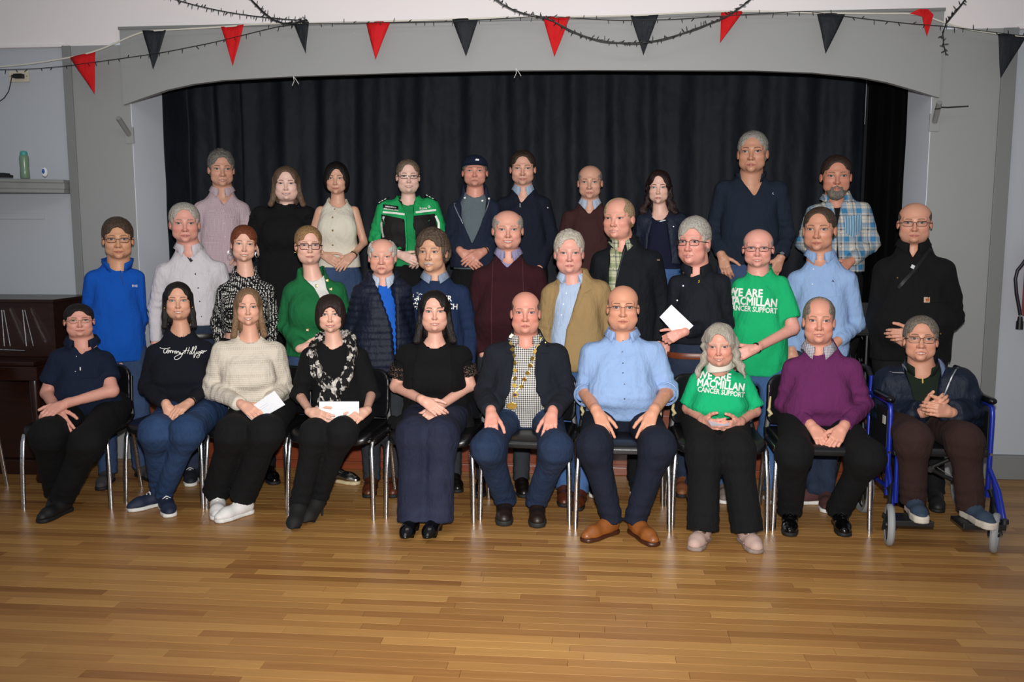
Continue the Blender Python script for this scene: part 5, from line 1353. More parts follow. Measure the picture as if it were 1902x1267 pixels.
for sd, X in ((-1, SL), (1, SR)):
    cxy = onz(1650, 1012, 0) if sd < 0 else onz(1846, 1026, 0)
    T('arm_frame', [(X, 5.22, .70), (X, 4.90, .70), (X, 4.87, .685), (X, 4.86, .64), (X+.0, 4.86, .20)], .013, M_blue)
    T('side_tube', [(X, 5.22, .80), (X, 5.22, .22), (X, 5.16, .16)], .013, M_blue); T('side_tube', [(X, 5.22, .44), (X, 4.86, .44)], .012, M_blue); T('side_tube', [(X, 5.22, .24), (X, 4.86, .24)], .012, M_blue)
    T('side_tube', [(X-sd*.045, 4.86, .46), (X-sd*.045, 4.85, .16)], .013, M_blue)
    T('side_tube', [(X+sd*.0, 4.86, .36), (X+sd*.012, 4.76, .26), (X+sd*.02, 4.70, .13)], .013, M_blue)
    T('caster_fork', [(X, 4.83, .25), (X, 4.80, .21), (cxy[0]+sd*.0, cxy[1]+.02, .19), (cxy[0]+.028, cxy[1], .09)], .011, M_bk2); T('caster_fork', [(X, 4.80, .20), (cxy[0]-.028, cxy[1], .09)], .010, M_bk2)
    for zz in (.44, .33, .24): T('bolt', [(X-.004, 4.842, zz), (X-.004, 4.835, zz)], .008, M_chrome)
    b = MB(); g = Field(np.arange(X-.06, X+.06, .008), np.arange(4.82, 5.16, .012), np.arange(.68, .77, .007)); g.op(d_cap((X, 4.88, .722), (X, 5.10, .722), .026, .026), .01); V, Q = g.nets(); V[:, 2] = .722+(V[:, 2]-.722)*.75
    link('armrest_pad', np_mesh('armrest_pad', V-w0, Q, leather('0c0c0e', .25)), wc)
    b = MB(); b.box((X-.004, 4.90, .45), (X+.004, 5.20, .66)); o = b.build('side_guard', M_bk2, wc, bevel=.002); o.location = -Vector(w0)
    if sd < 0:
        b = MB(); b.box((X-.007, 4.93, .575), (X-.004, 4.97, .62)); o = b.build('label_plate', plain('c9c6be', .5), wc); o.location = -Vector(w0)
    T('push_handle', [(X, 5.22, .79), (X, 5.28, .83), (X, 5.38, .83)], .015, M_bk2)
for (ua, va, ub, vb, Yf, rz) in ((1655, 977, 1730, 977, 4.63, 0), (1786, 983, 1866, 985, 4.60, 0)):
    A, B = onz(ua, va-16, .16), onz(ub, vb-16, .16); b = MB(); b.box((A[0], A[1]-.02, .125), (B[0], A[1]+.14, .142)); b.box((A[0], A[1]-.025, .120), (B[0], A[1]-.015, .150)); o = b.build('footplate', M_bk2, wc, bevel=.004); o.location = -Vector(w0)
    s_ = 1 if ua > 1700 else -1; E = B if s_ > 0 else A
    T('footrest_joint', [(E[0], A[1]-.0, .15), (E[0], A[1]-.0, .172)], [.02, .018], M_bk2)
    T('footrest_tube', [(E[0], A[1]+.04, .15), (SL if s_ < 0 else SR, 4.80, .30)], .011, M_blue if s_ > 0 else M_bk2)
T('cross_brace', [(SL+.02, 4.98, .20), (SR-.03, 4.98, .44)], .012, M_bk2); T('cross_brace', [(SR-.03, 5.00, .20), (SL+.02, 5.0, .44)], .012, M_bk2)
T('brace_pivot', [((SL+SR)/2, 4.96, .32), ((SL+SR)/2, 5.02, .32)], .02, M_chrome); T('tie_rod', [((SL+SR)/2+.02, 4.99, .34), (SR-.06, 5.0, .22)], .003, M_chrome)
b = MB(); b.box((SL+.015, 4.83, .42), (SR-.015, 5.22, .47)); o = b.build('seat', leather('1a1b1e', .5), wc, bevel=.018); o.location = -Vector(w0)
b = MB(); b.box((SL+.01, 5.20, .50), (SR-.01, 5.235, .80)); o = b.build('backrest', leather('101113', .6), wc, bevel=.015); o.location = -Vector(w0)
# ------------------------------------------------------------------ the cast
JN = cloth('2b3d5c', 'denim', name='blue_denim'); JD = cloth('182336', 'denim', name='dark_denim'); JB = cloth('33507a', 'denim', name='light_denim')
BLKT = cloth('0d0e10', name='black_trouser_cloth', rough=.9); GRT = cloth('2e3136', name='grey_trouser_cloth'); NVT = cloth('1a1f2e', name='navy_chino_cloth')
LB = leather('17100d', .35); LBK = leather('070708', .18); LBR = leather('5a2c18', .4); RUB_W = plain('d9d8d4', .6); RUB_B = plain('0c0c0c', .7)
sk1, sk2, sk3, skp = 'd39a80', 'd29c82', 'dfae98', 'e2b7a6'
WF = plain('f2f2ee', .6, name='white_print'); RF = plain('fbfbf5', .4); GOLD = plain('d8b45e', .25, 1.); SILV = plain('cfd2d6', .2, 1.)
BT_B = plain('15151a', .4); BT_W = plain('e8e8ea', .3)
DN = (0, -1, .15)       # back of the hand faces the camera
def G(lab, col='1a1614', met=0., **k): return dict(m=plain(col, .35, met), label=lab, **k)
def std(**k):
    k.setdefault('leg', dict(m=JD)); k.setdefault('shoe', None); return k
ST = .48
CAST = []
def add(**k): CAST.append(k)
# ---------------- back row, on the stage
add(id=1, label='grey-haired man in a pale pink checked shirt, back row at the left end', Y=6.5, floor=ST, head=(411, 281, 347, 48), yaw=8, sh=(371, 383, 452, 383), el=[(362, 445, .02), (466, 440, .02)], wr=[(372, 500, -.1), (452, 470, -.10)],
    hair=dict(style='short', col='8d8983', c2='4b4744', t=.010, top=.020, rec=.006, spiky=1), skin=sk2, smile=.2, teeth=.5, age=.9, nose=1.1, flush=.4,
    top=[dict(n='shirt', m=cloth('d9c9cf', 'check', '8d5a66', .55), open=[(356, 402, 430), (372, 409, 421), (379, 414, 415)], cell=.012)], collar=dict(m='top'), leg=dict(m=GRT))
add(id=2, label='woman with long brown hair in a black ruffled dress, back row second from left', Y=6.28, floor=ST, woman=True, fat=.8, bulk=1.22, bust=.3, head=(532, 310, 372, 46), yaw=0, sh=(482, 397, 572, 397), el=[(474, 450, .04), (578, 450, .04)], wr=[(505, 505, .10), (556, 505, .10)],
    hair=dict(style='long', col='7d6550', c2='3d2c22', t=.009, fz=.135, len=-.17, r=.022, r2=.022, flare=.02, wide=1.02, fy=.0, part=0), skin='e6bba9', smile=.7, teeth=.8, age=.15, flush=.15, lip='a8524c', browcol='3a2a22',
    top=[dict(n='dress', m=cloth('0f1012', rough=.9), high=.05, sleeve=.95, puff=1.35, flare=.02, hem=600, fold=.008, cell=.012)], ruffle=True, leg=dict(m=BLKT))
add(id=3, label='dark-haired woman in a sleeveless cream buttoned waistcoat, back row', Y=6.28, floor=ST, woman=True, bust=.08, head=(625, 302, 361, 40), yaw=-4, sh=(592, 387, 660, 387), el=[(577, 446, .03), (676, 450, .03)], wr=[(600, 474, -.12), (656, 474, -.12)],
    hands=[(640, 496, -.2, DN, dict(curl=.25)), (625, 500, -.24, DN, dict(curl=.3))], arm=.040, armskin=1,
    hair=dict(style='bob', col='1d1413', c2='0a0706', t=.010, fz=.112, part=.012, fw=.060), skin='cf9c82', smile=.5, age=.35, flush=.25, lip='a65850', browcol='1c1210', earring='gold',
    top=[dict(n='waistcoat', m=cloth('e4ddcc', 'waffle'), sleeve=0, hem=497, open=[(362, 607, 645), (374, 609, 642), (384, 618, 636), (386, 625, 630)], fold=.003, neckr=.06)], leg=dict(m=JN))
add(id=4, label='woman with glasses in a green and black ambulance crew jacket, back row', Y=6.30, floor=ST, woman=True, bulk=1.15, bust=.15, fat=.5, head=(758, 297, 358, 44), yaw=5, sh=(713, 384, 801, 382), el=[(700, 443, .02), (818, 440, .02)], wr=[(744, 474, -.16), (796, 474, -.14)],
    hands=[(775, 486, -.24, DN, dict(curl=.45)), (768, 490, -.2, DN, dict(curl=.5))],
    hair=dict(style='tied', col='8c7a68', c2='4c3d33', t=.006, fz=.132, part=0), skin=skp, smile=.6, teeth=.7, age=.35, flush=.35, lip='b0605a', glasses=G('black framed glasses', h=.012, w=.025),
    top=[dict(n='green_shirt', m=cloth('1f8f52'), sleeve=.3, hem=495, off=-.004, open=[(362, 742, 775), (372, 752, 766), (378, 758, 762)]),
         dict(n='jacket', m=cloth('1fa35c', rough=.7), off=.012, hem=480, open=[(362, 738, 772), (400, 756, 766), (440, 758, 768), (480, 757, 770)], fold=.007)], leg=dict(m=BLKT), stand=dict(m=cloth('121414'), h=.045, gap=.55, flare=.016))
add(id=5, label='man in a navy baseball cap, open navy hoodie and grey t-shirt, back row', Y=6.28, floor=ST, head=(882, 291, 348, 48), yaw=0, nod=-6, sh=(846, 386, 917, 384), el=[(840, 447, .02), (926, 446, .02)], wr=[(857, 468, -.14), (897, 468, -.12)],
    hands=[(882, 492, -.2, DN, dict(curl=.35)), (866, 486, -.24, DN, dict(curl=.4))],
    hair=dict(style='short', col='7c766e', c2='4a4541', t=.005), skin='cf8f7a', smile=-.1, age=.7, flush=.5, stubble=.3, lip='a86a60', cap=True,
    top=[dict(n='t_shirt', m=cloth('5d6a70'), sleeve=.5, off=-.004, hem=500, open=[(350, 868, 897), (358, 872, 893), (361, 878, 888)]),
         dict(n='hoodie', m=cloth('1a2235'), off=.012, sleeve=1.78, hem=497, open=[(352, 846, 908), (380, 850, 905), (420, 862, 893), (452, 875, 878)], fold=.006)], leg=dict(m=BLKT))
add(id=6, label='short-haired smiling man in a navy quarter-zip sweater, back row centre', Y=6.5, floor=ST, bulk=1.06, head=(971, 282, 344, 48), yaw=0, sh=(932, 376, 1013, 374), el=[(923, 445, .02), (1026, 440, .02)], wr=[(950, 500, -.1), (1000, 500, -.1)],
    hair=dict(style='short', col='4b3c32', c2='241b17', t=.006, top=.010, rec=.012), skin='d6a088', smile=.6, age=.3, flush=.4, stubble=.2,
    top=[dict(n='sweater', m=cloth('141a29'), hem=510, open=[(345, 955, 985), (362, 960, 982), (376, 966, 970)])], collar=dict(m=cloth('b9c8d8', 'check', '5a7fa8', .5), r=.9), leg=dict(m=BLKT))
add(id=7, label='bald man in a brown zip-neck sweater, back row right of centre', Y=6.40, floor=ST, bulk=1.04, head=(1096, 308, 369, 46), yaw=-3, sh=(1055, 400, 1135, 400), el=[(1046, 462, .02), (1146, 462, .02)], wr=[(1070, 520, -.1), (1120, 520, -.1)],
    hair=dict(style='bald', col='9a938c', c2='6b645e', t=.003, bh=.105, bw=.075), skin='cc9880', smile=.1, age=.75, flush=.3,
    top=[dict(n='sweater', m=cloth('3d2222'), hem=540, open=[(372, 1078, 1112), (385, 1084, 1105), (397, 1092, 1097)])], collar=dict(m=cloth('c2cddd', 'stripes', '8aa2c2', 1), r=.9), leg=dict(m=BLKT))
add(id=8, label='young woman with long dark wavy hair in an open navy bomber jacket, back row', Y=6.30, floor=ST, woman=True, head=(1224, 319, 378, 38), yaw=-4, roll=0, sh=(1196, 404, 1264, 404), el=[(1189, 460, .03), (1276, 462, .03)], wr=[(1200, 520, .0), (1268, 520, 0)],
    hair=dict(style='curly', col='2e1a17', c2='130a09', t=.011, fz=.128, len=-.20, r=.024, r2=.030, flare=.035, wide=1.05, fy=-.0), skin='e0b29e', smile=-.05, age=.0, flush=.35, lip='a8605c', browcol='2a1a16', eyeh=.0054, iris='4c5c62',
    top=[dict(n='top_cloth', m=cloth('10142c'), sleeve=.3, hem=500, off=-.004, open=[(385, 1208, 1241), (402, 1210, 1238), (409, 1217, 1231)]),
         dict(n='bomber_jacket', m=cloth('1d2434', rough=.5), off=.014, hem=492, open=[(380, 1208, 1246), (410, 1213, 1238), (440, 1203, 1244), (492, 1200, 1247)], fold=.007)], leg=dict(m=JB))
add(id=9, label='tall grey-haired man in a navy half-zip with thumbs in pockets, back row', Y=6.30, floor=ST, bulk=1.2, belly=.14, bellyy=.02, head=(1398, 246, 321, 54), yaw=-6, nod=-4, sh=(1340, 347, 1448, 349), el=[(1322, 432, .03), (1463, 434, .03)], wr=[(1340, 474, -.10), (1450, 479, -.10)],
    hands=[(1350, 508, -.14, (-.3, -1, .1), dict(curl=.45, thumb=.1)), (1438, 512, -.14, (.3, -1, .1), dict(curl=.45, thumb=.1))],
    hair=dict(style='short', col='b3afa6', c2='7c7871', t=.005, top=.007, rec=.004), skin='c38c70', smile=.1, age=.5, flush=.3, browcol='3a2a22',
    top=[dict(n='half_zip', m=cloth('1b2534'), hem=492, open=[(320, 1372, 1423), (335, 1380, 1416), (355, 1395, 1407), (362, 1400, 1403)], fold=.007)], stand=dict(m=cloth('1b2534'), h=.05, gap=.75, flare=.02), leg=dict(m=JN))
add(id=10, label='bearded man in a blue and white plaid shirt over a black t-shirt, back row', Y=6.36, floor=ST, bulk=1.06, head=(1553, 292, 362, 54), yaw=3, sh=(1513, 391, 1604, 388), el=[(1492, 452, .02), (1620, 452, .02)], wr=[(1528, 488, -.16), (1580, 486, -.16)],
    hair=dict(style='short', col='4a3830', c2='2a1f1a', t=.004, top=.010, rec=.006), skin='cb8a70', smile=.25, age=.4, flush=.45, beard=dict(kind='full', col='8c8377', c2='4f4640'),
    top=[dict(n='t_shirt', m=cloth('0e0f12'), sleeve=.4, off=-.004, hem=500, open=[(368, 1537, 1568), (375, 1543, 1563), (378, 1550, 1556)]),
         dict(n='plaid_shirt', m=cloth('d4cdbf', 'plaid', '2d7dad', 1., c3='171c3a'), off=.008, hem=505, open=[(365, 1535, 1572), (380, 1548, 1563), (420, 1553, 1557), (505, 1552, 1560)], fold=.006)], collar=dict(m='top', r=1.15, gap=.6, open=1), leg=dict(m=BLKT))
# ---------------- middle row, on the floor
add(id=11, label='man with glasses in a bright blue fleece, standing at the far left', Y=5.55, head=(219, 406, 483, 56), yaw=4, sh=(170, 514, 256, 510), el=[(162, 592, .03), (262, 590, .03)], wr=[(160, 660, -.02), (240, 660, -.02)],
    hands=[None, (229, 684, -.06, (.9, -.4, 0), dict(curl=.6))], hair=dict(style='short', col='5c4a3a', c2='2c221b', t=.008, top=.018, fz=.10), skin='d09874', smile=.4, age=.75, flush=.3, glasses=G('thin brown framed glasses', '3a2417', w=.024, h=.014),
    top=[dict(n='fleece', m=cloth('0f55b8', rough=.95), hem=674, open=[(484, 204, 240), (494, 213, 232), (500, 220, 224)], fold=.006)], stand=dict(m=cloth('0f55b8', rough=.95), h=.05, gap=.5, flare=.02), an=[(200, 868), (262, 858)], toe=[(188, 900), (290, 885)],
    leg=dict(m=JN, r=(.085, .062, .058)), shoe=dict(m=plain('3b3a3c', .8), sm=RUB_B, n='trainer'))
add(id=12, label='white-haired man in a plain white button-down shirt, middle row', Y=5.68, head=(343, 378, 452, 56), yaw=4, sh=(302, 500, 408, 495), el=[(288, 570, .03), (426, 562, .03)], wr=[(288, 640, -.04), (420, 630, -.02)],
    hair=dict(style='short', col='c9c3b8', c2='8f897f', t=.009, top=.012, rec=.014), skin='d99a88', smile=.3, age=.7, flush=.7, browcol='7a6a5a',
    top=[dict(n='shirt', m=cloth('d3ced3', rough=.8), hem=606, open=[(452, 327, 362), (468, 337, 356), (480, 349, 352)], fold=.006)], collar=dict(m='top', tip=.04), an=[(368, 860), (352, 862)], toe=[(392, 890), (355, 900)],
    leg=dict(m=JD), belt=True, shoe=dict(m=plain('141a26', .7), sm=RUB_W, n='canvas_shoe', lace=plain('c8c8c8', .6)))
add(id=13, label='woman with short red hair and hoop earring in a black and white patterned blouse', Y=5.46, woman=True, bulk=1.05, bust=.2, head=(453, 420, 487, 47), yaw=6, roll=4, sh=(413, 537, 496, 535), el=[(404, 600, .03), (510, 598, .03)], wr=[(412, 660, -.05), (500, 660, -.05)],
    hair=dict(style='short', col='8a4726', c2='4a2413', t=.009, top=.014, fz=.100, fw=.062, part=-.01, low=-.04, cover=1), skin='dca890', smile=.6, teeth=.6, age=.45, flush=.35, lip='a8504c', browcol='6a4a38', earring='hoop',
    top=[dict(n='blouse', m=cloth('0d0d0f', 'dots', 'd8d6d0', 1.), sleeve=1.93, hem=618, open=[(490, 436, 470), (500, 436, 470), (506, 446, 464)], fold=.006, neckr=.062)], an=[(460, 855), (497, 860)], toe=[(455, 880), (510, 890)],
    leg=dict(m=BLKT), shoe=dict(m=LBK, sm=RUB_B, n='patent_shoe'))
add(id=14, label='blonde woman with large brown glasses in a green cardigan over a white top', Y=5.56, woman=True, bulk=1.12, bust=.25, fat=.4, head=(573, 421, 490, 50), yaw=8, sh=(541, 538, 624, 536), el=[(532, 604, .03), (640, 602, .03)], wr=[(560, 648, -.16), (612, 648, -.14)],
    hands=[(596, 644, -.2, DN, dict(curl=.5)), (590, 650, -.22, DN, dict(curl=.5))],
    hair=dict(style='tied', col='b08a5c', c2='6e5136', t=.008, top=.012, fz=.128, part=.012, low=-.05, fw=.064), skin='e0ad98', smile=.35, age=.15, flush=.35, lip='a8605a', browcol='7a5c44', earring='stud', glasses=G('large brown framed glasses', '3c1f18', w=.0265, h=.0195, z=-.008, t=.0024, sq=4),
    top=[dict(n='white_top', m=cloth('e2dfdb'), sleeve=.3, hem=650, off=-.004, open=[(495, 556, 598), (502, 560, 594), (508, 568, 588)]),
         dict(n='cardigan', m=cloth('1b6a3c', rough=.95), off=.012, hem=662, open=[(494, 550, 600), (505, 553, 600), (520, 562, 601), (535, 582, 605), (548, 592, 613), (560, 600, 612), (600, 604, 608)], fold=.006)], an=[(604, 870), (618, 866)], toe=[(602, 905), (662, 890)],
    leg=dict(m=JN), shoe=dict(m=plain('d8d6cc', .22, 1.), sm=plain('c9bb98', .6), n='metallic_trainer', label='shiny silver trainer'))
add(id=15, label='elderly white-haired man in a navy quilted jacket over a bright blue jumper', Y=5.38, head=(710, 443, 511, 53), yaw=-2, roll=0, sh=(674, 542, 745, 538), el=[(658, 612, .05), (752, 606, .10)], wr=[(684, 668, -.06), (748, 660, .0)],
    hands=[(716, 700, -.12, (-.3, -.5, .8), dict(curl=.45)), None], hair=dict(style='bald', col='d6d2ca', c2='a09a90', t=.011, bh=.095, bw=.064, by=.03, spiky=1), skin='d49a84', smile=-.3, age=1., flush=.5, nose=1.15, browcol='b5a898', eyeh=.0038,
    top=[dict(n='jumper', m=cloth('1c5cc0', rough=.9), sleeve=.3, hem=660, off=-.004, open=[(510, 690, 728), (522, 700, 722), (526, 706, 716)]),
         dict(n='quilted_jacket', m=cloth('141b2c', rough=.5), off=.020, hem=694, quilt=1, open=[(512, 688, 735), (530, 697, 735), (570, 712, 736), (610, 726, 737), (694, 734, 738)], cell=.010)], collar=dict(m=cloth('bac6d8'), r=.95), stand=dict(m=cloth('141b2c', rough=.5), h=.055, gap=.8, flare=.022, r=.080), an=[(690, 880), (728, 880)], toe=[(684, 915), (730, 915)],
    leg=dict(m=GRT), shoe=dict(m=LBR, sm=RUB_B, n='shoe'))
add(id=16, label='man with bushy brown hair and a white moustache in a navy lettered sweatshirt', Y=5.6, bulk=1.08, head=(803, 430, 506, 55), yaw=-14, sh=(762, 545, 860, 540), el=[(748, 620, .03), (876, 616, .03)], wr=[(758, 690, -.04), (870, 690, -.04)],
    hair=dict(style='bushy', col='6b5a4c', c2='33281f', t=.018, top=.026, fz=.098, spiky=1, low=-.045, amp=.004), skin='d09c7c', smile=.25, age=.65, flush=.25, teeth=.3, browcol='5c4c40', browt=.0048, beard=dict(kind='moustache', col='e0dcd4', c2='a8a298'),
    top=[dict(n='sweatshirt', m=cloth('1b2c4c'), hem=700, open=[(505, 785, 830), (513, 788, 828), (519, 798, 820), (521, 806, 812)], fold=.006)], collar=dict(m=cloth('8f9db3'), r=.98, tip=.015), an=[(758, 870), (842, 872)], toe=[(752, 900), (850, 905)],
    leg=dict(m=GRT), shoe=dict(m=leather('14110f', .3), sm=RUB_B, n='shoe'))
add(id=17, label='balding smiling man in a maroon V-neck jumper and patterned shirt, middle row centre', Y=5.7, bulk=1.25, belly=.17, bellyy=.03, waist=.225, head=(943, 391, 462, 59), yaw=2, sh=(893, 511, 997, 508), el=[(882, 590, .03), (1010, 588, .03)], wr=[(900, 660, -.06), (996, 660, -.06)],
    hair=dict(style='bald', col='b5aea4', c2='857d74', t=.006, bh=.10, bw=.068, by=.025), skin='d69a84', smile=.7, teeth=.8, age=.6, flush=.5, browcol='8a7462', fat=.3,
    top=[dict(n='jumper', m=cloth('33131a', rough=.95), hem=690, open=[(458, 915, 968), (470, 921, 964), (485, 931, 953), (498, 941, 943)], fold=.005)], collar=dict(m=cloth('a9a4c0', 'check', '4a4a88', .5), r=1.02), inner=dict(m=cloth('a9a4c0', 'check', '4a4a88', .5)), an=[(900, 880), (968, 880)], toe=[(895, 905), (972, 910)],
    leg=dict(m=GRT), shoe=dict(m=LB, sm=RUB_B, n='shoe'))
add(id=18, label='man with spiky white hair in a tan blazer and open pale blue shirt', Y=5.44, bulk=1.05, head=(1057, 433, 507, 55), yaw=2, sh=(1024, 542, 1117, 535), el=[(1015, 615, .03), (1134, 612, .03)], wr=[(1022, 690, -.04), (1126, 690, -.04)],
    hair=dict(style='short', col='d8d0c2', c2='a09686', t=.010, top=.024, rec=.008, spiky=1), skin='dc9e8c', smile=.05, age=.6, flush=.75, browcol='b09880', fat=.25,
    top=[dict(n='shirt', m=cloth('b4c6e0', 'stripes', '93abce', 1.), sleeve=.4, hem=680, off=-.002, open=[(505, 1040, 1072), (515, 1045, 1066), (530, 1053, 1058)]),
         dict(n='blazer', m=cloth('9c8259', rough=.9), off=.016, hem=690, open=[(500, 1036, 1080), (520, 1032, 1082), (560, 1026, 1070), (610, 1018, 1052), (690, 1012, 1046)], fold=.005)], collar=dict(m=cloth('b4c6e0', 'stripes', '93abce', 1.), r=1.05, gap=.55), an=[(1048, 895), (1078, 902)], toe=[(1048, 925), (1072, 935)],
    leg=dict(m=JB, up=.0), shoe=dict(m=LBR, sm=RUB_B, n='shoe'))
add(id=19, label='tall balding man in a dark jacket over a green checked shirt, looking left', Y=5.72, bulk=1.12, head=(1149, 369, 442, 57), yaw=-20, sh=(1116, 482, 1212, 480), el=[(1104, 560, .03), (1230, 562, .03)], wr=[(1116, 640, -.04), (1222, 640, -.04)],
    hair=dict(style='short', col='b89c78', c2='857058', t=.005, top=.005, rec=.030), skin='dc9c86', smile=.3, teeth=.3, age=.7, flush=.6, browcol='a8886a', fat=.3,
    top=[dict(n='shirt', m=cloth('c4c4a4', 'plaid', '5c6e44', .9, c3='22345c'), sleeve=.4, hem=650, off=-.002, open=[(444, 1132, 1160), (452, 1136, 1154), (464, 1141, 1146)]),
         dict(n='jacket', m=cloth('0e1218', rough=.8), off=.016, hem=700, open=[(440, 1130, 1166), (460, 1131, 1158), (500, 1131, 1147), (530, 1132, 1142), (700, 1132, 1138)], fold=.006)], collar=dict(m=cloth('c4c4a4', 'plaid', '5c6e44', .9, c3='22345c'), r=.95), stand=dict(m=cloth('0e1218', rough=.8), h=.045, gap=.85, flare=.022, r=.078), an=[(1110, 880), (1180, 880)], toe=[(1108, 905), (1184, 912)],
    leg=dict(m=BLKT), shoe=dict(m=plain('16202c', .6), sm=RUB_W, n='trainer'))
add(id=20, label='white-haired man with glasses in a dark navy shirt holding a white envelope', Y=5.44, bulk=1.1, belly=.13, bellyy=.02, head=(1289, 408, 490, 55), yaw=-20, sh=(1256, 523, 1342, 523), el=[(1248, 590, .03), (1350, 602, .02)], wr=[(1236, 640, .0), (1268, 617, -.22)],
    hs=.92, hands=[None, (1240, 630, -.25, (.05, -1, .25), dict(curl=.85))],
    hair=dict(style='short', col='c4bfb6', c2='8b867d', t=.010, top=.020, fz=.104, part=.02), skin='d99684', smile=.3, teeth=.2, age=.5, flush=.6, browcol='a09484', fat=.3, glasses=G('dark tortoiseshell glasses', '2a1c18', w=.025, h=.0155),
    top=[dict(n='shirt', m=cloth('12161f', rough=.8), hem=640, open=[(490, 1270, 1296), (500, 1276, 1290), (506, 1281, 1284)], fold=.006)], collar=dict(m=cloth('12161f', rough=.8), tip=.04), an=[(1270, 880), (1290, 890)], toe=[(1264, 925), (1288, 930)],
    leg=dict(m=JD), belt='7a3c22', shoe=dict(m=leather('8a5230', .6), sm=RUB_B, n='shoe'))
add(id=21, label='bald man with glasses in a green lettered t-shirt, middle row', Y=5.58, bulk=1.08, belly=.12, head=(1408, 426, 496, 56), yaw=-3, sh=(1374, 530, 1452, 524), el=[(1368, 600, .03), (1474, 610, -.05)], wr=[(1370, 660, -.04), (1402, 648, -.22)],
    hands=[None, (1372, 660, -.24, (.1, -1, .3), dict(curl=.4))], hair=dict(style='bald', col='a8a098', c2='8a8078', t=.002, bh=.115, bw=.08, bl=.12), skin='dd9c8a', smile=.4, teeth=.4, age=.6, flush=.7, browcol='b09a8a', glasses=G('black half-rim glasses', '141214', w=.0255, h=.015), noears=False,
    top=[dict(n='t_shirt', m=cloth('18b06e', rough=.9), sleeve=.78, flare=.014, hem=700, open=[(494, 1386, 1424), (502, 1390, 1422), (507, 1398, 1414)], fold=.006)], an=[(1350, 890), (1432, 900)], toe=[(1345, 925), (1440, 925)],
    leg=dict(m=JB), shoe=dict(m=plain('7a6c64', .7), sm=RUB_W, n='trainer'), wrist_band=(1398, 645))
add(id=22, label='man in a pale blue button-down shirt standing behind the purple sweater', Y=5.74, bulk=1.08, head=(1522, 387, 465, 58), yaw=-10, sh=(1476, 514, 1580, 514), el=[(1466, 595, .03), (1594, 602, .02)], wr=[(1470, 650, -.06), (1556, 634, -.12)],
    hair=dict(style='short', col='5c4a3c', c2='33281f', t=.004, top=.007, rec=.016), skin='cc9074', smile=.3, age=.55, flush=.5,
    top=[dict(n='shirt', m=cloth('95b3de', rough=.85), hem=690, open=[(465, 1503, 1540), (478, 1508, 1530), (489, 1516, 1519)], fold=.007)], collar=dict(m='top', tip=.04), an=[(1512, 905), (1534, 905)], toe=[(1492, 925), (1536, 942)],
    leg=dict(m=JD), shoe=dict(m=plain('4c2a2a', .8), sm=RUB_W, n='trainer'))
add(id=23, label='bald man with glasses in a black work jacket, standing at the right end', Y=5.58, bulk=1.3, belly=.17, bellyy=.03, waist=.235, head=(1699, 378, 450, 58), yaw=-2, sh=(1644, 500, 1752, 498), el=[(1630, 592, .03), (1768, 590, .03)], wr=[(1668, 628, -.18), (1700, 622, -.20)],
    hands=[(1690, 640, -.2, DN, dict(curl=.6)), (1664, 622, -.27, DN, dict(curl=.55))], hair=dict(style='bald', col='6a584c', c2='4c4038', t=.0022, bh=.112, bw=.078, bl=.115, by=.03), skin='cc9278', smile=.15, age=.4, flush=.4, fat=.5, stubble=.2, glasses=G('thin black framed glasses', '1a1214', w=.025, h=.0155),
    top=[dict(n='work_jacket', m=cloth('0f0f10', rough=.9), off=.014, hem=672, open=[(450, 1680, 1712), (465, 1688, 1706), (480, 1695, 1698)], fold=.008)], collar=dict(m=cloth('0f0f10', rough=.9), r=1.15, tip=.03, h=.05), an=[(1680, 910), (1738, 905)], toe=[(1690, 935), (1742, 940)],
    leg=dict(m=cloth('121213')), shoe=dict(m=plain('1c1c1e', .6), sm=RUB_B, n='shoe'))
# ---------------- front row, seated
def seat(**k):
    k['seated'] = True; k.setdefault('Y', 5.10); k.setdefault('fine', .0038); add(**k)
seat(id=24, label='seated man in glasses, navy short-sleeved shirt and black trousers, left end of front row', bulk=1.12, belly=.14, bellyy=.02, head=(147, 564, 627, 56), yaw=6, sh=(106, 662, 194, 664), el=[(88, 730, .0), (208, 726, -.12)], wr=[(103, 760, -.24), (122, 750, -.30)],
    hands=[(122, 796, -.36, (0, -.8, .6), dict(curl=.25)), (96, 762, -.34, (0, -.9, .5), dict(curl=.55))], kn=[(86, 806, -.42), (160, 818, -.42)], an=[(104, 905), (118, 918)], toe=[(100, 940), (88, 955)],
    hair=dict(style='short', col='1d1512', c2='0c0806', t=.006, top=.009, fz=.104), skin='d99a86', smile=.5, age=.1, flush=.4, fat=.55, neck=.060, browcol='1d1410', eyez=.002, glasses=G('thin gold framed oval glasses', '6a5a3c', .8, w=.024, h=.013, sq=2.2, t=.0012),
    top=[dict(n='shirt', m=cloth('121d33', rough=.85), sleeve=.66, flare=.016, hem=772, open=[(625, 131, 167), (640, 138, 160), (660, 149, 151)], fold=.005)], collar=dict(m='top', gap=.5, tip=.03, r=1.08), leg=dict(m=BLKT, r=(.10, .082, .068)), shoe=dict(m=plain('0b0b0c', .6), sm=RUB_B, n='slip_on_shoe'))
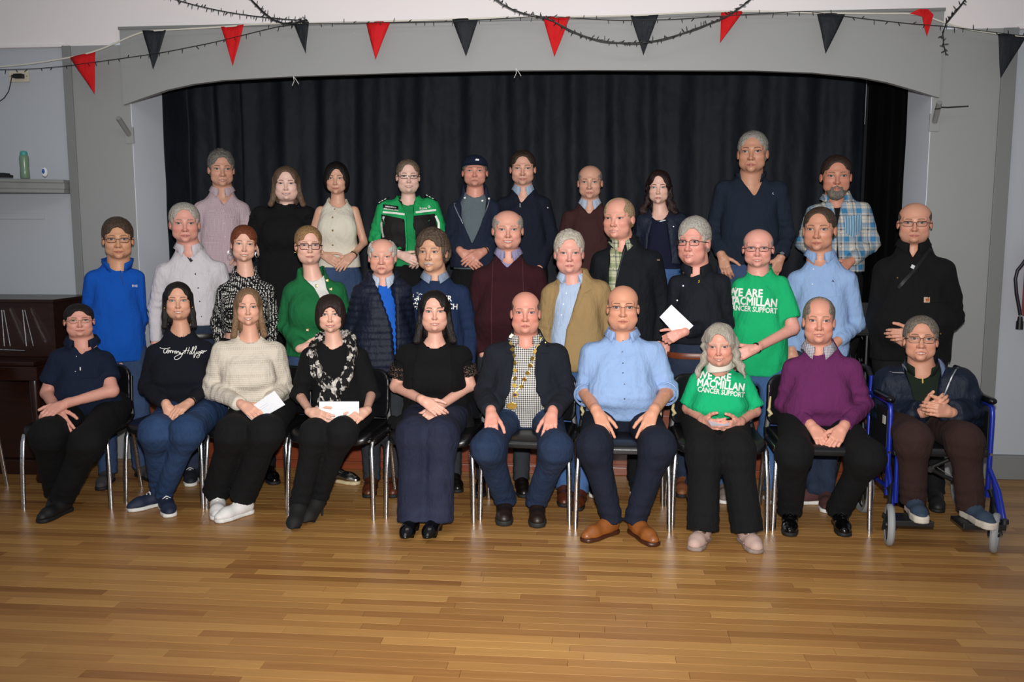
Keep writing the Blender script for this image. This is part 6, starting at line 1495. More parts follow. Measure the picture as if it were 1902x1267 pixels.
seat(id=25, label='seated woman with long dark hair in a navy sweatshirt with white script', woman=True, bulk=1.12, bust=.3, head=(331, 523, 594, 50), yaw=2, sh=(283, 650, 384, 645), el=[(270, 716, .02), (390, 712, .02)], wr=[(310, 754, -.28), (352, 748, -.28)],
    hands=[(322, 792, -.36, (0, -.8, .6), dict(curl=.35)), (322, 768, -.38, (0, -.8, .6), dict(curl=.4))], kn=[(288, 800, -.44), (346, 798, -.44)], an=[(294, 905), (306, 912)], toe=[(258, 936), (319, 955)],
    hair=dict(style='long', col='1c1412', c2='0a0706', t=.007, fz=.132, len=-.19, r=.021, r2=.018, fy=-.035, wide=.98), skin='d39c80', smile=.7, teeth=.8, age=.1, flush=.35, fat=.35, lip='b05c54', browcol='1a100c', browt=.004, iris='5c7a74', earring='stud', lash=.3,
    top=[dict(n='sweatshirt', m=cloth('10131d', rough=.95), hem=762, open=[(595, 308, 356), (605, 310, 354), (617, 318, 346), (623, 328, 338)], fold=.006)], leg=dict(m=cloth('1c3354', 'denim'), r=(.105, .078, .048), n='jeans'), shoe=dict(m=plain('14203a', .7), sm=RUB_W, n='trainer', lace=WF, len=.25))
seat(id=26, label='seated woman with straight light brown hair in a cream knitted sweater', woman=True, bulk=1.06, bust=.1, head=(461, 535, 606, 46), yaw=2, sh=(412, 650, 510, 650), el=[(394, 722, .02), (524, 722, .02)], wr=[(450, 752, -.27), (502, 748, -.20)],
    hands=[(476, 770, -.37, (0, -.8, .6), dict(curl=.25)), (484, 766, -.24, (0, .6, -.8), dict(curl=.2))], kn=[(432, 802, -.44), (492, 800, -.44)], an=[(404, 905, .14), (454, 912, .14)], toe=[(404, 948), (404, 960)],
    hair=dict(style='long', col='9a7a5a', c2='5e4531', t=.009, fz=.135, len=-.20, r=.021, r2=.022, fwd=.02, flare=.016, part=.01), skin='dba48a', smile=.75, teeth=.9, age=.05, flush=.35, lip='b05c54', browcol='4a3426', lash=.2,
    top=[dict(n='sweater', m=cloth('d9cfbf', 'knit', rough=.98), hem=764, puff=1.30, so=.008, open=[(600, 436, 490), (612, 436, 490), (617, 446, 482)], fold=.006)], leg=dict(m=BLKT, r=(.095, .082, .078)), shoe=dict(m=plain('dcdad8', .6), sm=RUB_W, n='trainer', label='plain white trainer', lace=WF, len=.26))
seat(id=27, label='seated woman with a dark brown bob in black with a black and white scarf', woman=True, Y=5.08, head=(614, 549, 619, 48), yaw=0, sh=(572, 656, 670, 656), el=[(556, 734, .0), (690, 732, .0)], wr=[(577, 766, -.31), (680, 764, -.31)],
    hands=[(610, 780, -.43, (0, -1, .3), dict(curl=.22)), (652, 780, -.43, (0, -1, .3), dict(curl=.22))], kn=[(584, 804, -.44), (634, 800, -.44)], an=[(556, 930, .13), (592, 920, .13)], toe=[(536, 984), (575, 960)],
    hair=dict(style='bob', col='2e1a16', c2='140a08', t=.016, fringe=.120, part=.0, fw=.064), skin='dba890', smile=.7, teeth=.5, age=.45, flush=.25, lip='a83c40', browcol='3a241c', lash=.3,
    top=[dict(n='blouse', m=cloth('0c0c0e', rough=.9), sleeve=1.12, puff=1.15, hem=760, open=[(618, 596, 634), (640, 603, 628), (652, 612, 620)], fold=.005)], leg=dict(m=BLKT, r=(.090, .070, .052)),
    shoe=dict(m=plain('060607', .8), n='heeled_boot', heel=.055, hr=.006, boot=1, shaft=.17, len=.24, toez=.018, toer=.022))
seat(id=28, label='seated woman with long black hair in a black top with lace sleeves', woman=True, bulk=1.15, bust=.4, head=(807, 541, 616, 53), yaw=2, sh=(752, 655, 860, 655), el=[(736, 718, .02), (872, 716, .0)], wr=[(786, 744, -.26), (812, 758, -.24)],
    hands=[(822, 768, -.34, (0, -.9, .5), dict(curl=.4)), (790, 778, -.32, (0, -.8, .6), dict(curl=.45))], kn=[(768, 806, -.42), (818, 806, -.42)], an=[(769, 952), (812, 952)], toe=[(760, 986), (802, 986)],
    hair=dict(style='long', col='17100f', c2='080505', t=.011, fz=.132, len=-.20, r=.024, r2=.022, flare=.022, wide=1.03, fy=-.01, part=-.015), skin='dba48e', smile=.45, teeth=.5, age=.05, flush=.35, fat=.6, lip='b0605c', browcol='2a1a14', lash=.3,
    top=[dict(n='top_cloth', m=cloth('0b0b0c', rough=.9), sleeve=.55, flare=.010, hem=768, open=[(616, 788, 824), (625, 790, 822), (632, 799, 814)], fold=.004),
         dict(n='long_cardigan', m=cloth('0a0a0b', rough=.95), sleeve=.20, off=.010, hem=790, open=[(610, 776, 836), (640, 776, 836), (700, 768, 838), (790, 756, 844)], fold=.006,
              skirt=[(742, 790, -.1, 722, 880, -.06, .05, .03), (730, 790, .05, 710, 870, .1, .06, .04), (866, 790, -.05, 872, 890, -.02, .05, .035), (858, 790, .05, 858, 905, .1, .05, .03)])], leg=dict(m=cloth('151a2e', 'denim'), r=(.100, .086, .092), n='wide_leg_jeans'),
    shoe=dict(m=LBK, n='ankle_boot', heel=.045, hr=.014, boot=0, shaft=.09, len=.24, toez=.018, toer=.027))
seat(id=29, label='seated man in a dark blazer wearing a chain of gold medallions', bulk=1.15, belly=.14, bellyy=.02, head=(976, 541, 620, 56), yaw=0, sh=(920, 655, 1034, 655), el=[(900, 732, .02), (1052, 732, .02)], wr=[(912, 766, -.30), (1026, 766, -.30)],
    hands=[(912, 806, -.42, (0, -.75, .7), dict(curl=.28, spread=.14)), (1020, 806, -.42, (0, -.75, .7), dict(curl=.28, spread=.14))], kn=[(905, 828, -.44), (1032, 830, -.44)], an=[(937, 922), (998, 925)], toe=[(936, 970), (998, 975)],
    hair=dict(style='bald', col='6a584c', c2='4a3c34', t=.0022, bh=.112, bw=.078, bl=.115, by=.03), skin='d6937e', smile=-.05, age=.35, flush=.8, fat=.7, neck=.062, browcol='6a5244',
    top=[dict(n='shirt', m=cloth('e6e4dc', 'gingham', '14182e', .55), sleeve=.4, hem=796, off=-.002, open=[(618, 955, 998), (630, 962, 992), (642, 974, 979)], fold=.004),
         dict(n='blazer', m=cloth('1c2029', rough=.95), off=.014, hem=784, open=[(612, 948, 1004), (640, 954, 998), (690, 952, 994), (720, 948, 996), (750, 938, 1008), (784, 925, 1028)], fold=.005)], collar=dict(m=cloth('e6e4dc', 'gingham', '14182e', .55), r=1.05, gap=.5),
    leg=dict(m=cloth('16263f', 'denim'), r=(.100, .078, .066), n='jeans'), shoe=dict(m=leather('2a1c16', .45), sm=plain('1a1a1a', .7), n='boot', boot=1, shaft=.13, so=.006, sole_h=.028, toez=.032, toer=.036, w=1.08, lace=plain('1a1412', .7)))
seat(id=30, label='seated bald man in rimless glasses and a pale blue shirt with rolled cuffs', bulk=1.25, belly=.15, bellyy=.03, Y=5.08, head=(1157, 530, 612, 60), yaw=0, sh=(1096, 650, 1216, 648), el=[(1086, 728, .0), (1240, 726, .0)], wr=[(1108, 764, -.28), (1214, 764, -.28)],
    hands=[(1134, 818, -.42, (0, -.75, .7), dict(curl=.22, spread=.1)), (1192, 818, -.42, (0, -.75, .7), dict(curl=.22, spread=.1))], kn=[(1104, 826, -.44), (1222, 826, -.44)], an=[(1134, 955), (1182, 956)], toe=[(1102, 990), (1202, 994)],
    hair=dict(style='bald', col='8a6a54', c2='6a4c3a', t=.0010, bh=.125, bw=.080, bl=.12, by=.03), skin='cf9274', smile=.1, age=.2, flush=.3, fat=.9, neck=.064, browcol='4a3628', glasses=G('thin rimless glasses', '50504e', .6, w=.026, h=.014, t=.0012, rimless=1),
    top=[dict(n='shirt', m=cloth('93b0dc', rough=.8), sleeve=1.06, flare=.014, hem=782, open=[(610, 1136, 1180), (622, 1144, 1172), (632, 1156, 1160)], fold=.007)], collar=dict(m='top', gap=.5, tip=.036), leg=dict(m=cloth('151b2b'), r=(.108, .082, .056), n='chinos'), rolled=True,
    shoe=dict(m=leather('9a5a28', .38), sm=leather('4a2414', .4), n='brogue_boot', label='tan leather slip-on boot', shaft=.11, boot=1, len=.275, w=1.05))
seat(id=31, label='seated elderly woman with white hair and a neck collar in a green t-shirt', woman=True, Y=5.06, bulk=1.05, belly=.13, bust=.4, head=(1337, 604, 679, 53), yaw=-6, roll=-3, nod=6, hdy=-.07, nk=6, sh=(1292, 703, 1384, 703), el=[(1278, 758, .0), (1402, 764, .0)], wr=[(1308, 782, -.22), (1372, 786, -.22)],
    hands=[(1332, 794, -.34, (-.5, -.6, -.2), dict(curl=.5)), (1346, 796, -.34, (.5, -.6, -.2), dict(curl=.5))], kn=[(1310, 834, -.40), (1368, 834, -.40)], an=[(1306, 968), (1386, 970)], toe=[(1294, 1006), (1402, 1012)],
    hair=dict(style='wild', col='bdb6a8', c2='8a8376', t=.013, top=.018, len=-.15, r=.022, r2=.024, flare=.045, wide=1.12, fz=.112, gapy=-.075, gapx=.066), skin='d49680', smile=.8, teeth=.5, age=1., flush=.75, lip='a86058', browcol='b8aa9a', fat=.3, noears=True,
    top=[dict(n='t_shirt', m=cloth('14b072', rough=.9), sleeve=.88, flare=.020, hem=790, open=[(675, 1312, 1366), (683, 1316, 1364), (690, 1328, 1354)], fold=.006, neckr=.062)], leg=dict(m=BLKT, r=(.098, .086, .085)), neck_brace=True,
    shoe=dict(m=plain('b59a90', .7), sm=plain('8a7a72', .7), n='velcro_shoe', label='pink and bronze velcro shoe', len=.24, toez=.03, toer=.036, w=1.05, strap=1))
seat(id=32, label='seated man in a purple sweater and black trousers', Y=5.12, bulk=1.15, belly=.14, bellyy=.02, head=(1521, 554, 637, 56), yaw=0, sh=(1470, 678, 1584, 678), el=[(1456, 750, .02), (1604, 752, .02)], wr=[(1508, 792, -.24), (1566, 794, -.24)],
    hands=[(1534, 826, -.34, (0, -.85, .5), dict(curl=.65)), (1544, 832, -.36, (0, -.85, .5), dict(curl=.65))], kn=[(1476, 838, -.42), (1612, 846, -.40)], an=[(1468, 940), (1560, 940)], toe=[(1467, 978), (1569, 985)],
    hair=dict(style='short', col='8f8578', c2='5c5248', t=.005, top=.007, rec=.024), skin='d6957e', smile=.4, teeth=.3, age=.5, flush=.7, fat=.2, browcol='7a6450',
    top=[dict(n='sweater', m=cloth('66295a', rough=.95), hem=790, open=[(636, 1496, 1548), (645, 1504, 1542), (658, 1518, 1526)], fold=.005)], collar=dict(m=cloth('c8c4c8', 'check', '3a3a6a', .7), r=1.02, tip=.04), leg=dict(m=BLKT, r=(.100, .080, .066)),
    shoe=dict(m=LBK, sm=RUB_B, n='laced_shoe', lace=plain('0a0a0a', .4)))
seat(id=33, label='seated man in a wheelchair with glasses and an open navy anorak', Y=5.08, bulk=1.06, belly=.13, head=(1710, 590, 672, 58), yaw=0, nod=-4, sh=(1656, 706, 1786, 708), el=[(1648, 764, .0), (1800, 766, .0)], wr=[(1716, 766, -.24), (1764, 766, -.24)],
    hands=[(1748, 752, -.32, (-.2, -1, .1), dict(curl=.7)), (1730, 760, -.34, (.2, -1, .1), dict(curl=.7))], kn=[(1698, 812, -.42), (1794, 816, -.42)], an=[(1697, 918, .24), (1802, 928, .24)], toe=[(1712, 966, .16), (1836, 975, .16)], hipz=.56,
    hair=dict(style='short', col='8a8074', c2='564c42', t=.008, top=.012, rec=.010), skin='d0957a', smile=.2, teeth=.5, age=.85, flush=.5, nose=1.1, glasses=G('large bronze framed glasses', '5a4636', .7, w=.027, h=.018, t=.0014),
    top=[dict(n='jumper', m=cloth('18231a', rough=.95), sleeve=.4, hem=800, off=-.002, open=[(672, 1692, 1734), (685, 1700, 1724), (692, 1708, 1716)]),
         dict(n='anorak', m=cloth('131d2e', rough=.5), off=.028, hem=792, puff=1.22, open=[(668, 1672, 1745), (690, 1680, 1752), (720, 1694, 1744), (750, 1700, 1742), (770, 1704, 1744), (792, 1680, 1760)], fold=.010)], stand=dict(m=cloth('18231a', rough=.95), h=.045, gap=.5, flare=.016), leg=dict(m=cloth('33221f', rough=.95), r=(.098, .078, .068)),
    shoe=dict(m=plain('2b3c50', .8), sm=plain('c4bdb0', .6), n='canvas_shoe', sole_h=.036, dz=(.142, .142), lace=plain('2b3c50', .7)))
# ------------------------------------------------------------------ build everybody, then their accessories
PP = {}
for P in CAST:
    inner = P.get('inner')
    if inner: P['top'].insert(0, dict(n='shirt', m=inner['m'], sleeve=.3, off=-.004, hem=P['head'][2]+60, open=[(P['head'][2], P['head'][0]-22, P['head'][0]+22), (P['head'][2]+10, P['head'][0]-12, P['head'][0]+12), (P['head'][2]+22, P['head'][0]-2, P['head'][0]+2)]))
    build_person(P); PP[P['id']] = P
    c = P.get('collar')
    if c:
        k = {q: v for q, v in c.items() if q in ('tip', 'gap', 'h')}; m = P['top'][-1]['m'] if c['m'] == 'top' else c['m']
        collar(P, m, r=.066*P['s']*c.get('r', 1.)*(P.get('neck', .054*P['s'])/(.054*P['s'])), **k)
    c = P.get('stand')
    if c: stand_collar(P, c['m'], **{q: v for q, v in c.items() if q != 'm'})
    e = P.get('earring')
    if e:
        for sg in (-1, 1):
            b = MB(); p = P['hp']((sg*(.078*P['hw']+.004), -.004, -.046))
            if e == 'hoop': b.tube([p+np.array([.004*sg, 0, -.018])+.018*np.array([cos(a)*.6, cos(a)*.4, sin(a)]) for a in np.linspace(0, 2*pi, 14)[:-1]], .0018, 6, closed=True)
            else: b.lathe([(.001, -.005), (.005, -.002), (.005, .002), (.001, .005)], 10, c=p)
            o = b.build('earring', GOLD if e != 'hoop' else SILV, P['root'], True); o.location = -Vector(P['base'])
    if P.get('belt'):
        V, Q = P['legVQ']; z = P['hc'][2]+.035; b = MB(); r = []; cx, cy = P['hc'][0], P['Y0']+.01; hwid = P.get('hipw', .165*P.get('bulk', 1.))+.004
        b.tube([tuple(np.array([cx, cy, z])+P['RT']*hwid*math.copysign(abs(cos(a))**.8, cos(a))-P['FR']*.128*math.copysign(abs(sin(a))**.8, sin(a))) for a in np.linspace(0, 2*pi, 33)[:-1]], .018, 6, sx=.2, closed=True)
        o = b.build('belt', leather(P['belt'] if isinstance(P['belt'], str) else '17120f', .4), P['root'], True); o.location = -Vector(P['base'])
def have(*a): return all(q in PP for q in a)
def bv(P, li=-1):
    V, Q = P['top'][li]['VQ']; return BVHTree.FromPolygons(V.tolist(), Q.tolist())
def bodybv(P):
    V, Q = P['bodyVQ']; return BVHTree.FromPolygons(V.tolist(), Q.tolist())
def watch(P, i, mat, r=.030, w=.010, f=.97, name='watch', face=None):
    E, W = P['el'][i], P['wr_'][i]; d = unit(W-E); c = E+(W-E)*f; u = unit(np.cross(d, (0, 0, 1))); v = np.cross(d, u)
    b = MB(); b.tube([c+r*(u*cos(a)+v*sin(a)) for a in np.linspace(0, 2*pi, 19)[:-1]], w, 6, sx=.28, up=tuple(d), closed=True)
    o = b.build(name, mat, P['root'], True); o.location = -Vector(P['base'])
    if face:
        n_ = unit(np.array((0, -.8, .6))-d*np.dot((0, -.8, .6), d)); b = MB(); q = c+n_*(r+.001); b.tube([q, q+n_*.006], .013, 14); f_ = b.build('watch_face', face, o, True)
# ------------------------------------------------------------------ garments' details, lettering, jewellery
M_refl = plain('f4f6ee', .35); M_zip = plain('b9bcc2', .3, .8)
def run(i):
    return PP.get(i)
def placket(P, a, b, mat, wpx=8): ribbon(P, 'placket', [a, b], wpx, mat, .0015, thick=.0015)
P = run(1)
if P: placket(P, (414, 382), (419, 470), P['top'][0]['m'], 7); buttons(P, [(415, 392), (416, 415), (418, 440)], BT_W, .0042)
P = run(2)
if P:    # ruffled shoulders
    for sg, cx in ((-1, 466), (1, 592)):
        b = MB(); vs = []; n_, m_ = 26, 5
        S0 = P['sh'][0 if sg < 0 else 1]; E0 = P['el'][0 if sg < 0 else 1]
        for i in range(n_+1):
            a = pi*(i/n_)*1.1-.15
            for j in range(m_+1):
                f = j/m_; rr = .055+.055*f+.010*sin(i*2.1)*f
                p = S0+np.array([sg*(.0+.055*f)*sin(a)+sg*.01, -rr*cos(a)*.9, .015+.035*sin(a)*(1-f*.4)-.055*f+.006*sin(i*2.1+1)*f]); vs.append(p)
        b.add(vs, [(i*(m_+1)+j, i*(m_+1)+j+1, (i+1)*(m_+1)+j+1, (i+1)*(m_+1)+j) for i in range(n_) for j in range(m_)])
        o = b.build('shoulder_ruffle', P['top'][0]['m'], P['root'], True); o.location = -Vector(P['base']); md = o.modifiers.new('thickness', 'SOLIDIFY'); md.thickness = .004
P = run(3)
if P:
    ribbon(P, 'button_band', [(624, 386), (619, 440), (621, 482)], 7, P['top'][0]['m'], .001, thick=.001)
    buttons(P, [(622, 389), (618, 404), (618, 428), (618, 455)], plain('7a6038', .3, .8), .0068)
    watch(P, 1, GOLD, .027, .004, .93, 'bracelet'); watch(P, 1, M_bkpl, .027, .006, 1.0, 'wristwatch')
P = run(4)
if P:
    bj = bv(P, 1); BLKP = cloth('1b1a1a', rough=.7, name='black_cloth')
    patch(P, 'chest_panel', [(708, 398), (756, 408), (758, 466), (738, 470), (706, 452), (709, 420)], BLKP, .003, .001, bvh=bj, n=6)
    patch(P, 'chest_panel', [(768, 401), (808, 397), (813, 425), (800, 436), (776, 436), (770, 466), (768, 430)], BLKP, .003, .001, bvh=bj, n=6)
    ribbon(P, 'reflective_strip', [(711, 394), (735, 396), (757, 399)], 3.6, M_refl, .0045, bvh=bj); ribbon(P, 'reflective_strip', [(766, 395), (785, 393), (810, 390)], 3.6, M_refl, .0045, bvh=bj)
    ribbon(P, 'reflective_strip', [(713, 402), (708, 416), (709, 428), (712, 441)], 3.8, M_refl, .005, bvh=bj); ribbon(P, 'reflective_strip', [(809, 401), (815, 414), (815, 428)], 3.8, M_refl, .005, bvh=bj)
    ribbon(P, 'reflective_strip', [(735, 464), (746, 468)], 3.6, M_refl, .005, bvh=bj)
    ribbon(P, 'zip_edge', [(744, 364), (755, 385), (759, 405), (759, 466)], 3, BLKP, .003, bvh=bj); ribbon(P, 'zip_edge', [(768, 366), (767, 405), (770, 466)], 2.4, BLKP, .003, bvh=bj)
    for (x0, y0, x1, y1) in ((701, 366, 723, 360), (789, 360, 811, 366)):
        S0 = hit(P, (x0+x1)/2, (y0+y1)/2+6, .004); b = MB(); d0 = np.array([(x1-x0)*.0019, 0, -(y1-y0)*.0038]); b.tube([S0-d0+np.array([0, 0, .008]), S0+d0+np.array([0, 0, .008])], .016, 8, sx=.3, up=(0, 1, 0)); o = b.build('epaulette', BLKP, P['root'], True); o.location = -Vector(P['base'])
        b = MB()
        for k in (-1.2, -.4, .4): b.tube([S0+d0*k*.6+np.array([0, -.017, .010]), S0+d0*(k*.6+.3)+np.array([0, -.017, .010])], .0025, 5)
        o = b.build('rank_bar', M_refl, P['root']); o.location = -Vector(P['base']); o['kind'] = 'stuff'
    patch(P, 'name_badge', [(711, 379), (740, 383), (740, 391), (711, 387)], plain('0a0a0c', .5), .004, .001, bvh=bj, n=2)
    P['bvh'] = bj
    text_on(P, 'EMERGENCY', 715.5, 384.5, 3.6, WF, .13, .0065, .02); text_on(P, 'AMBULANCE CREW', 712, 388.6, 3.5, WF, .13, .0065, .02, wx=.9)
    text_on(P, 'St John', 779, 388.5, 5.0, WF, 0, .004, .03); text_on(P, 'Ambulance', 780, 391.3, 2.6, WF, 0, .004, .02)
    b = MB(); c = hit(P, 797, 384, .004); b.lathe([(.001, -.001), (.0085, -.001), (.0085, .0005)], 16, c=c, axis='y'); o = b.build('round_emblem', M_refl, P['root']); o.location = -Vector(P['base'])
    b = MB(); c2 = c+np.array([0, -.0015, 0]); 
    for a in (0, pi/2): b.box((c2[0]-(.006 if a else .0015), c2[1]-.0008, c2[2]-(.0015 if a else .006)), (c2[0]+(.006 if a else .0015), c2[1], c2[2]+(.0015 if a else .006)))
    o = b.build('emblem_cross', plain('2c3a36', .5), P['root']); o.location = -Vector(P['base'])
P = run(5)
if P:
    hp, s = P['hp'], P['s']; hw = P['hw']; M_cap = cloth('141d33', rough=.8, name='navy_cap_cloth')
    q = .006; g = Field(np.arange(-.12, .12, q), np.arange(-.14, .20, q), np.arange(-.02, .17, q))
    g.op(d_ell((0, -.014, .040), (.083*hw, .106, .096)), .01); g.op((lambda X, Y, Z: Z-(.036-.10*np.minimum(Y-.03, .05)*0+.20*np.maximum(Y, -.05)*.35)+0*X, np.array([-.2, -.2, -.1]), np.array([.2, .2, .08])), .004, 's')
    f, lo, hi = d_ell((0, .078, .040), (.070*hw, .078, .050)); 
    def brim(X, Y, Z):
        zc = .058-1.9*X**2-.16*(Y-.07); return np.maximum(np.sqrt((X/.074)**2+((Y-.062)/.088)**2)-1, -1)*.07*0+np.maximum((np.sqrt((X/(.074*hw))**2+((Y-.062)/.090)**2)-1)*.07, np.abs(Z-zc)-.0045)
    g.op((brim, np.array([-.09, .0, .02]), np.array([.09, .16, .08])), .004)
    V, Q = g.nets(); link('baseball_cap', np_mesh('baseball_cap', P['C']+s*(V@P['R'].T)-P['base'], Q[:, ::-1], M_cap), P['root'])
    b = MB(); c = [hp((x, .088-1.5*x*x, z)) for x, z in ((-.004+.010, .078), (.034, .076), (.034, .088), (.010, .091))]; b.add(c+[p+np.array([0, -.002, 0]) for p in c], [(0, 1, 2, 3), (4, 5, 6, 7), (0, 1, 5, 4), (1, 2, 6, 5), (2, 3, 7, 6), (3, 0, 4, 7)])
    o = b.build('cap_badge', plain('e8eaec', .5), P['root']); o.location = -Vector(P['base'])
    zt = bv(P, 1)
    ribbon(P, 'zip', [(842, 366), (844, 382), (852, 400), (863, 420), (876, 446), (877, 455)], 1.6, M_zip, .004, bvh=zt); ribbon(P, 'zip', [(912, 362), (905, 385), (893, 415), (879, 446)], 1.6, M_zip, .004, bvh=zt)
    b = MB()
    for (u, v) in ((856, 361), (907, 356), (896, 373)): 
        c = hit(P, u, v, .008); b = MB(); b.tube([c+np.array([-.006, 0, -.002]), c+np.array([.006, 0, .003])], .006, 8, sx=.5); o = b.build('badge', plain('e6e8e6', .5), P['root'], True); o.location = -Vector(P['base'])
    watch(P, 1, GOLD, .030, .006, .90, 'wristwatch')
P = run(6)
if P: ribbon(P, 'zip', [(966, 371), (966, 385)], 2, M_zip, .003); buttons(P, [(1026, 386)], BT_W, .004, 'chest_logo')
P = run(7)
if P and 0: ribbon(P, 'zip', [(1080, 372), (1087, 388), (1094, 398), (1094, 404)], 1.6, M_zip, .004); ribbon(P, 'zip', [(1113, 370), (1104, 386), (1095, 397)], 1.6, M_zip, .004)
P = run(8)
if P: 
    buttons(P, [(1251, 421)], M_zip, .004, 'popper'); ribbon(P, 'neck_trim', [(1211, 402), (1218, 408), (1226, 411), (1236, 409)], 2.2, plain('d8e4e8', .6), .004)
P = run(9)
if P:
    if 0: ribbon(P, 'zip', [(1366, 322), (1378, 332), (1392, 341), (1402, 352)], 1.6, M_zip, .006)
    if 0: ribbon(P, 'zip', [(1430, 322), (1420, 330), (1408, 340), (1402, 352)], 1.6, M_zip, .006)
    b = MB(); c = hit(P, 1437, 359, .003); b.tube([c+.006*np.array([cos(a), 0, sin(a)]) for a in np.linspace(1.9, 5.2, 8)], [.0006, .0014, .0018, .002, .002, .0016, .001, .0005], 5); o = b.build('crescent_logo', WF, P['root']); o.location = -Vector(P['base'])
    watch(P, 1, M_bkpl, .034, .007, .95, 'wristwatch', SILV)
P = run(10)
if P:
    buttons(P, [(1563, 404), (1562, 432), (1561, 458), (1577, 404)], BT_W, .004)
    PKT = cloth('5f93b8', 'stripes', 'cdd4d0', 2.2, name='pocket_cloth'); patch(P, 'chest_pocket', [(1569, 402), (1600, 399), (1602, 424), (1586, 442), (1570, 432)], PKT, .003, .0015, n=3)
P = run(11)
if P:
    ribbon(P, 'zip', [(223, 500), (229, 530)], 1.6, plain('0c2f6e', .5), .003); ribbon(P, 'zip_pull', [(227, 497), (227, 506)], 3, plain('d8dee8', .4), .005)
    text_on(P, 'BHS', 245, 533, 6, plain('d8d0d8', .6), .03, .003, .03)
P = run(12)
if P:
    placket(P, (350, 480), (372, 600), P['top'][0]['m'], 9); buttons(P, [(357, 484), (363, 509), (368, 535), (371, 560), (374, 588), (338, 474), (361, 472)], BT_B, .0048)
    ribbon(P, 'collar_lining', [(347, 472), (356, 486)], 5, plain('15161c', .7), .009); patch(P, 'chest_pocket', [(382, 506), (408, 505), (409, 540), (383, 541)], P['top'][0]['m'], .003, .0012, n=2)
P = run(14)
if P:
    for (u, v) in ((607, 521), (614, 537), (588, 531), (571, 613)):
        c = hit(P, u, v, .004); b = MB(); b.box(c+np.array([-.009, -.004, -.009]), c+np.array([.009, 0, .009])); o = b.build('button', GOLD, P['root'], bevel=.0015); o.location = -Vector(P['base'])
        b = MB(); b.box(c+np.array([-.005, -.006, -.005]), c+np.array([.005, -.003, .005])); o2 = b.build('button_face', plain('e8e4da', .4), o)
    if 0: ribbon(P, 'cuff', [(552, 634), (560, 624), (564, 628)], 10, cloth('e2dfdb'), .004)
P = run(15)
if P:
    bj = bv(P, 1); ribbon(P, 'jacket_zip', [(700, 532), (714, 560), (728, 590), (735, 620), (736, 690)], 2.2, plain('0c1020', .5), .004, bvh=bj)
    buttons(P, [(708, 523)], BT_B, .004); pass
P = run(16)
if P:
    text_on(P, 'CANCER', 786, 557, 14.5, WF, .05, .003, .02, wx=.92); text_on(P, 'RESEARCH', 786, 571, 14.5, WF, .06, .003, .02, wx=.93)
    rr = random.Random(2); b = MB()
    for k in range(120):
        a = rr.uniform(0, 2*pi); r_ = rr.uniform(0, 1)**.6; u = 779+18*r_*cos(a); v = 561+18*r_*sin(a)
        if (u-782)**2+(v-562)**2 < 40 or u > 788: continue
        c = hit(P, u, v, .003); q = .0014+.0022*(1-r_)+rr.uniform(0, .001)
        b.box(c+np.array([-q, -.001, -q]), c+np.array([q, 0, q]))
    o = b.build('dotted_logo', WF, P['root']); o.location = -Vector(P['base']); o['kind'] = 'stuff'
P = run(17)
if P:
    for x in (-1, 1): ribbon(P, 'knit_seam', [(943+x*27, 470), (943+x*30, 560), (943+x*30, 660)], 1.2, cloth('4e2a30'), .001)
P = run(18)
if P:
    bj = bv(P, 1); M_t = P['top'][1]['m']
    patch(P, 'lapel', [(1078, 500), (1098, 520), (1100, 536), (1086, 542), (1058, 605), (1052, 606), (1068, 560), (1078, 525)], M_t, .005, .003, bvh=bj, n=4)
    patch(P, 'lapel', [(1036, 502), (1026, 525), (1022, 560), (1018, 604), (1024, 600), (1030, 560), (1035, 524)], M_t, .005, .003, bvh=bj, n=4)
    placket(P, (1056, 532), (1040, 605), P['top'][0]['m'], 8); buttons(P, [(1052, 545), (1047, 565), (1043, 585)], BT_W, .0045)
P = run(19)
if P:
    buttons(P, [(1140, 475), (1139, 500), (1137, 520)], BT_B, .004); c = hit(P, 1222, 483, .003); b = MB(); b.box(c+np.array([-.012, -.001, -.005]), c+np.array([.012, 0, .005])); o = b.build('sleeve_patch', plain('5c4a3c', .6), P['root']); o.location = -Vector(P['base'])
    ribbon(P, 'jacket_edge', [(1160, 462), (1150, 500), (1143, 530)], 2, M_zip if False else plain('2a3038', .5), .004, bvh=bv(P, 1))
P = run(20)
if P:
    buttons(P, [(1280, 508), (1269, 531), (1258, 558), (1295, 499), (1274, 501)], BT_W, .0052)
    b = MB(); c = hit(P, 1298, 523, .003); b.tube([c+np.array(q)*.9 for q in ((.004, 0, .009), (-.002, 0, .004), (.004, 0, -.001), (-.003, 0, -.008))], .0022, 5); o = b.build('yellow_logo', plain('d8c828', .6), P['root']); o.location = -Vector(P['base'])
def macmillan(P, u, v, k, rot):
    text_on(P, 'WE ARE', u, v, 20*k, WF, rot, .004, 0, fat=.036, wx=.86, spacing=1.02); text_on(P, 'MACMILLAN', u-2*k, v+14.5*k, 20.5*k, WF, rot+.02, .004, 0, fat=.036, wx=.78, spacing=1.02, curve=0); text_on(P, 'CANCER SUPPORT', u-1*k, v+25.5*k, 13.5*k, WF, rot+.03, .004, 0, fat=.026, wx=.80, spacing=.98)
P = run(21)
if P:
    macmillan(P, 1352, 549, 1.03, .05); watch(P, 1, M_bkpl, .031, .008, .95, 'wrist_band')
P = run(31)
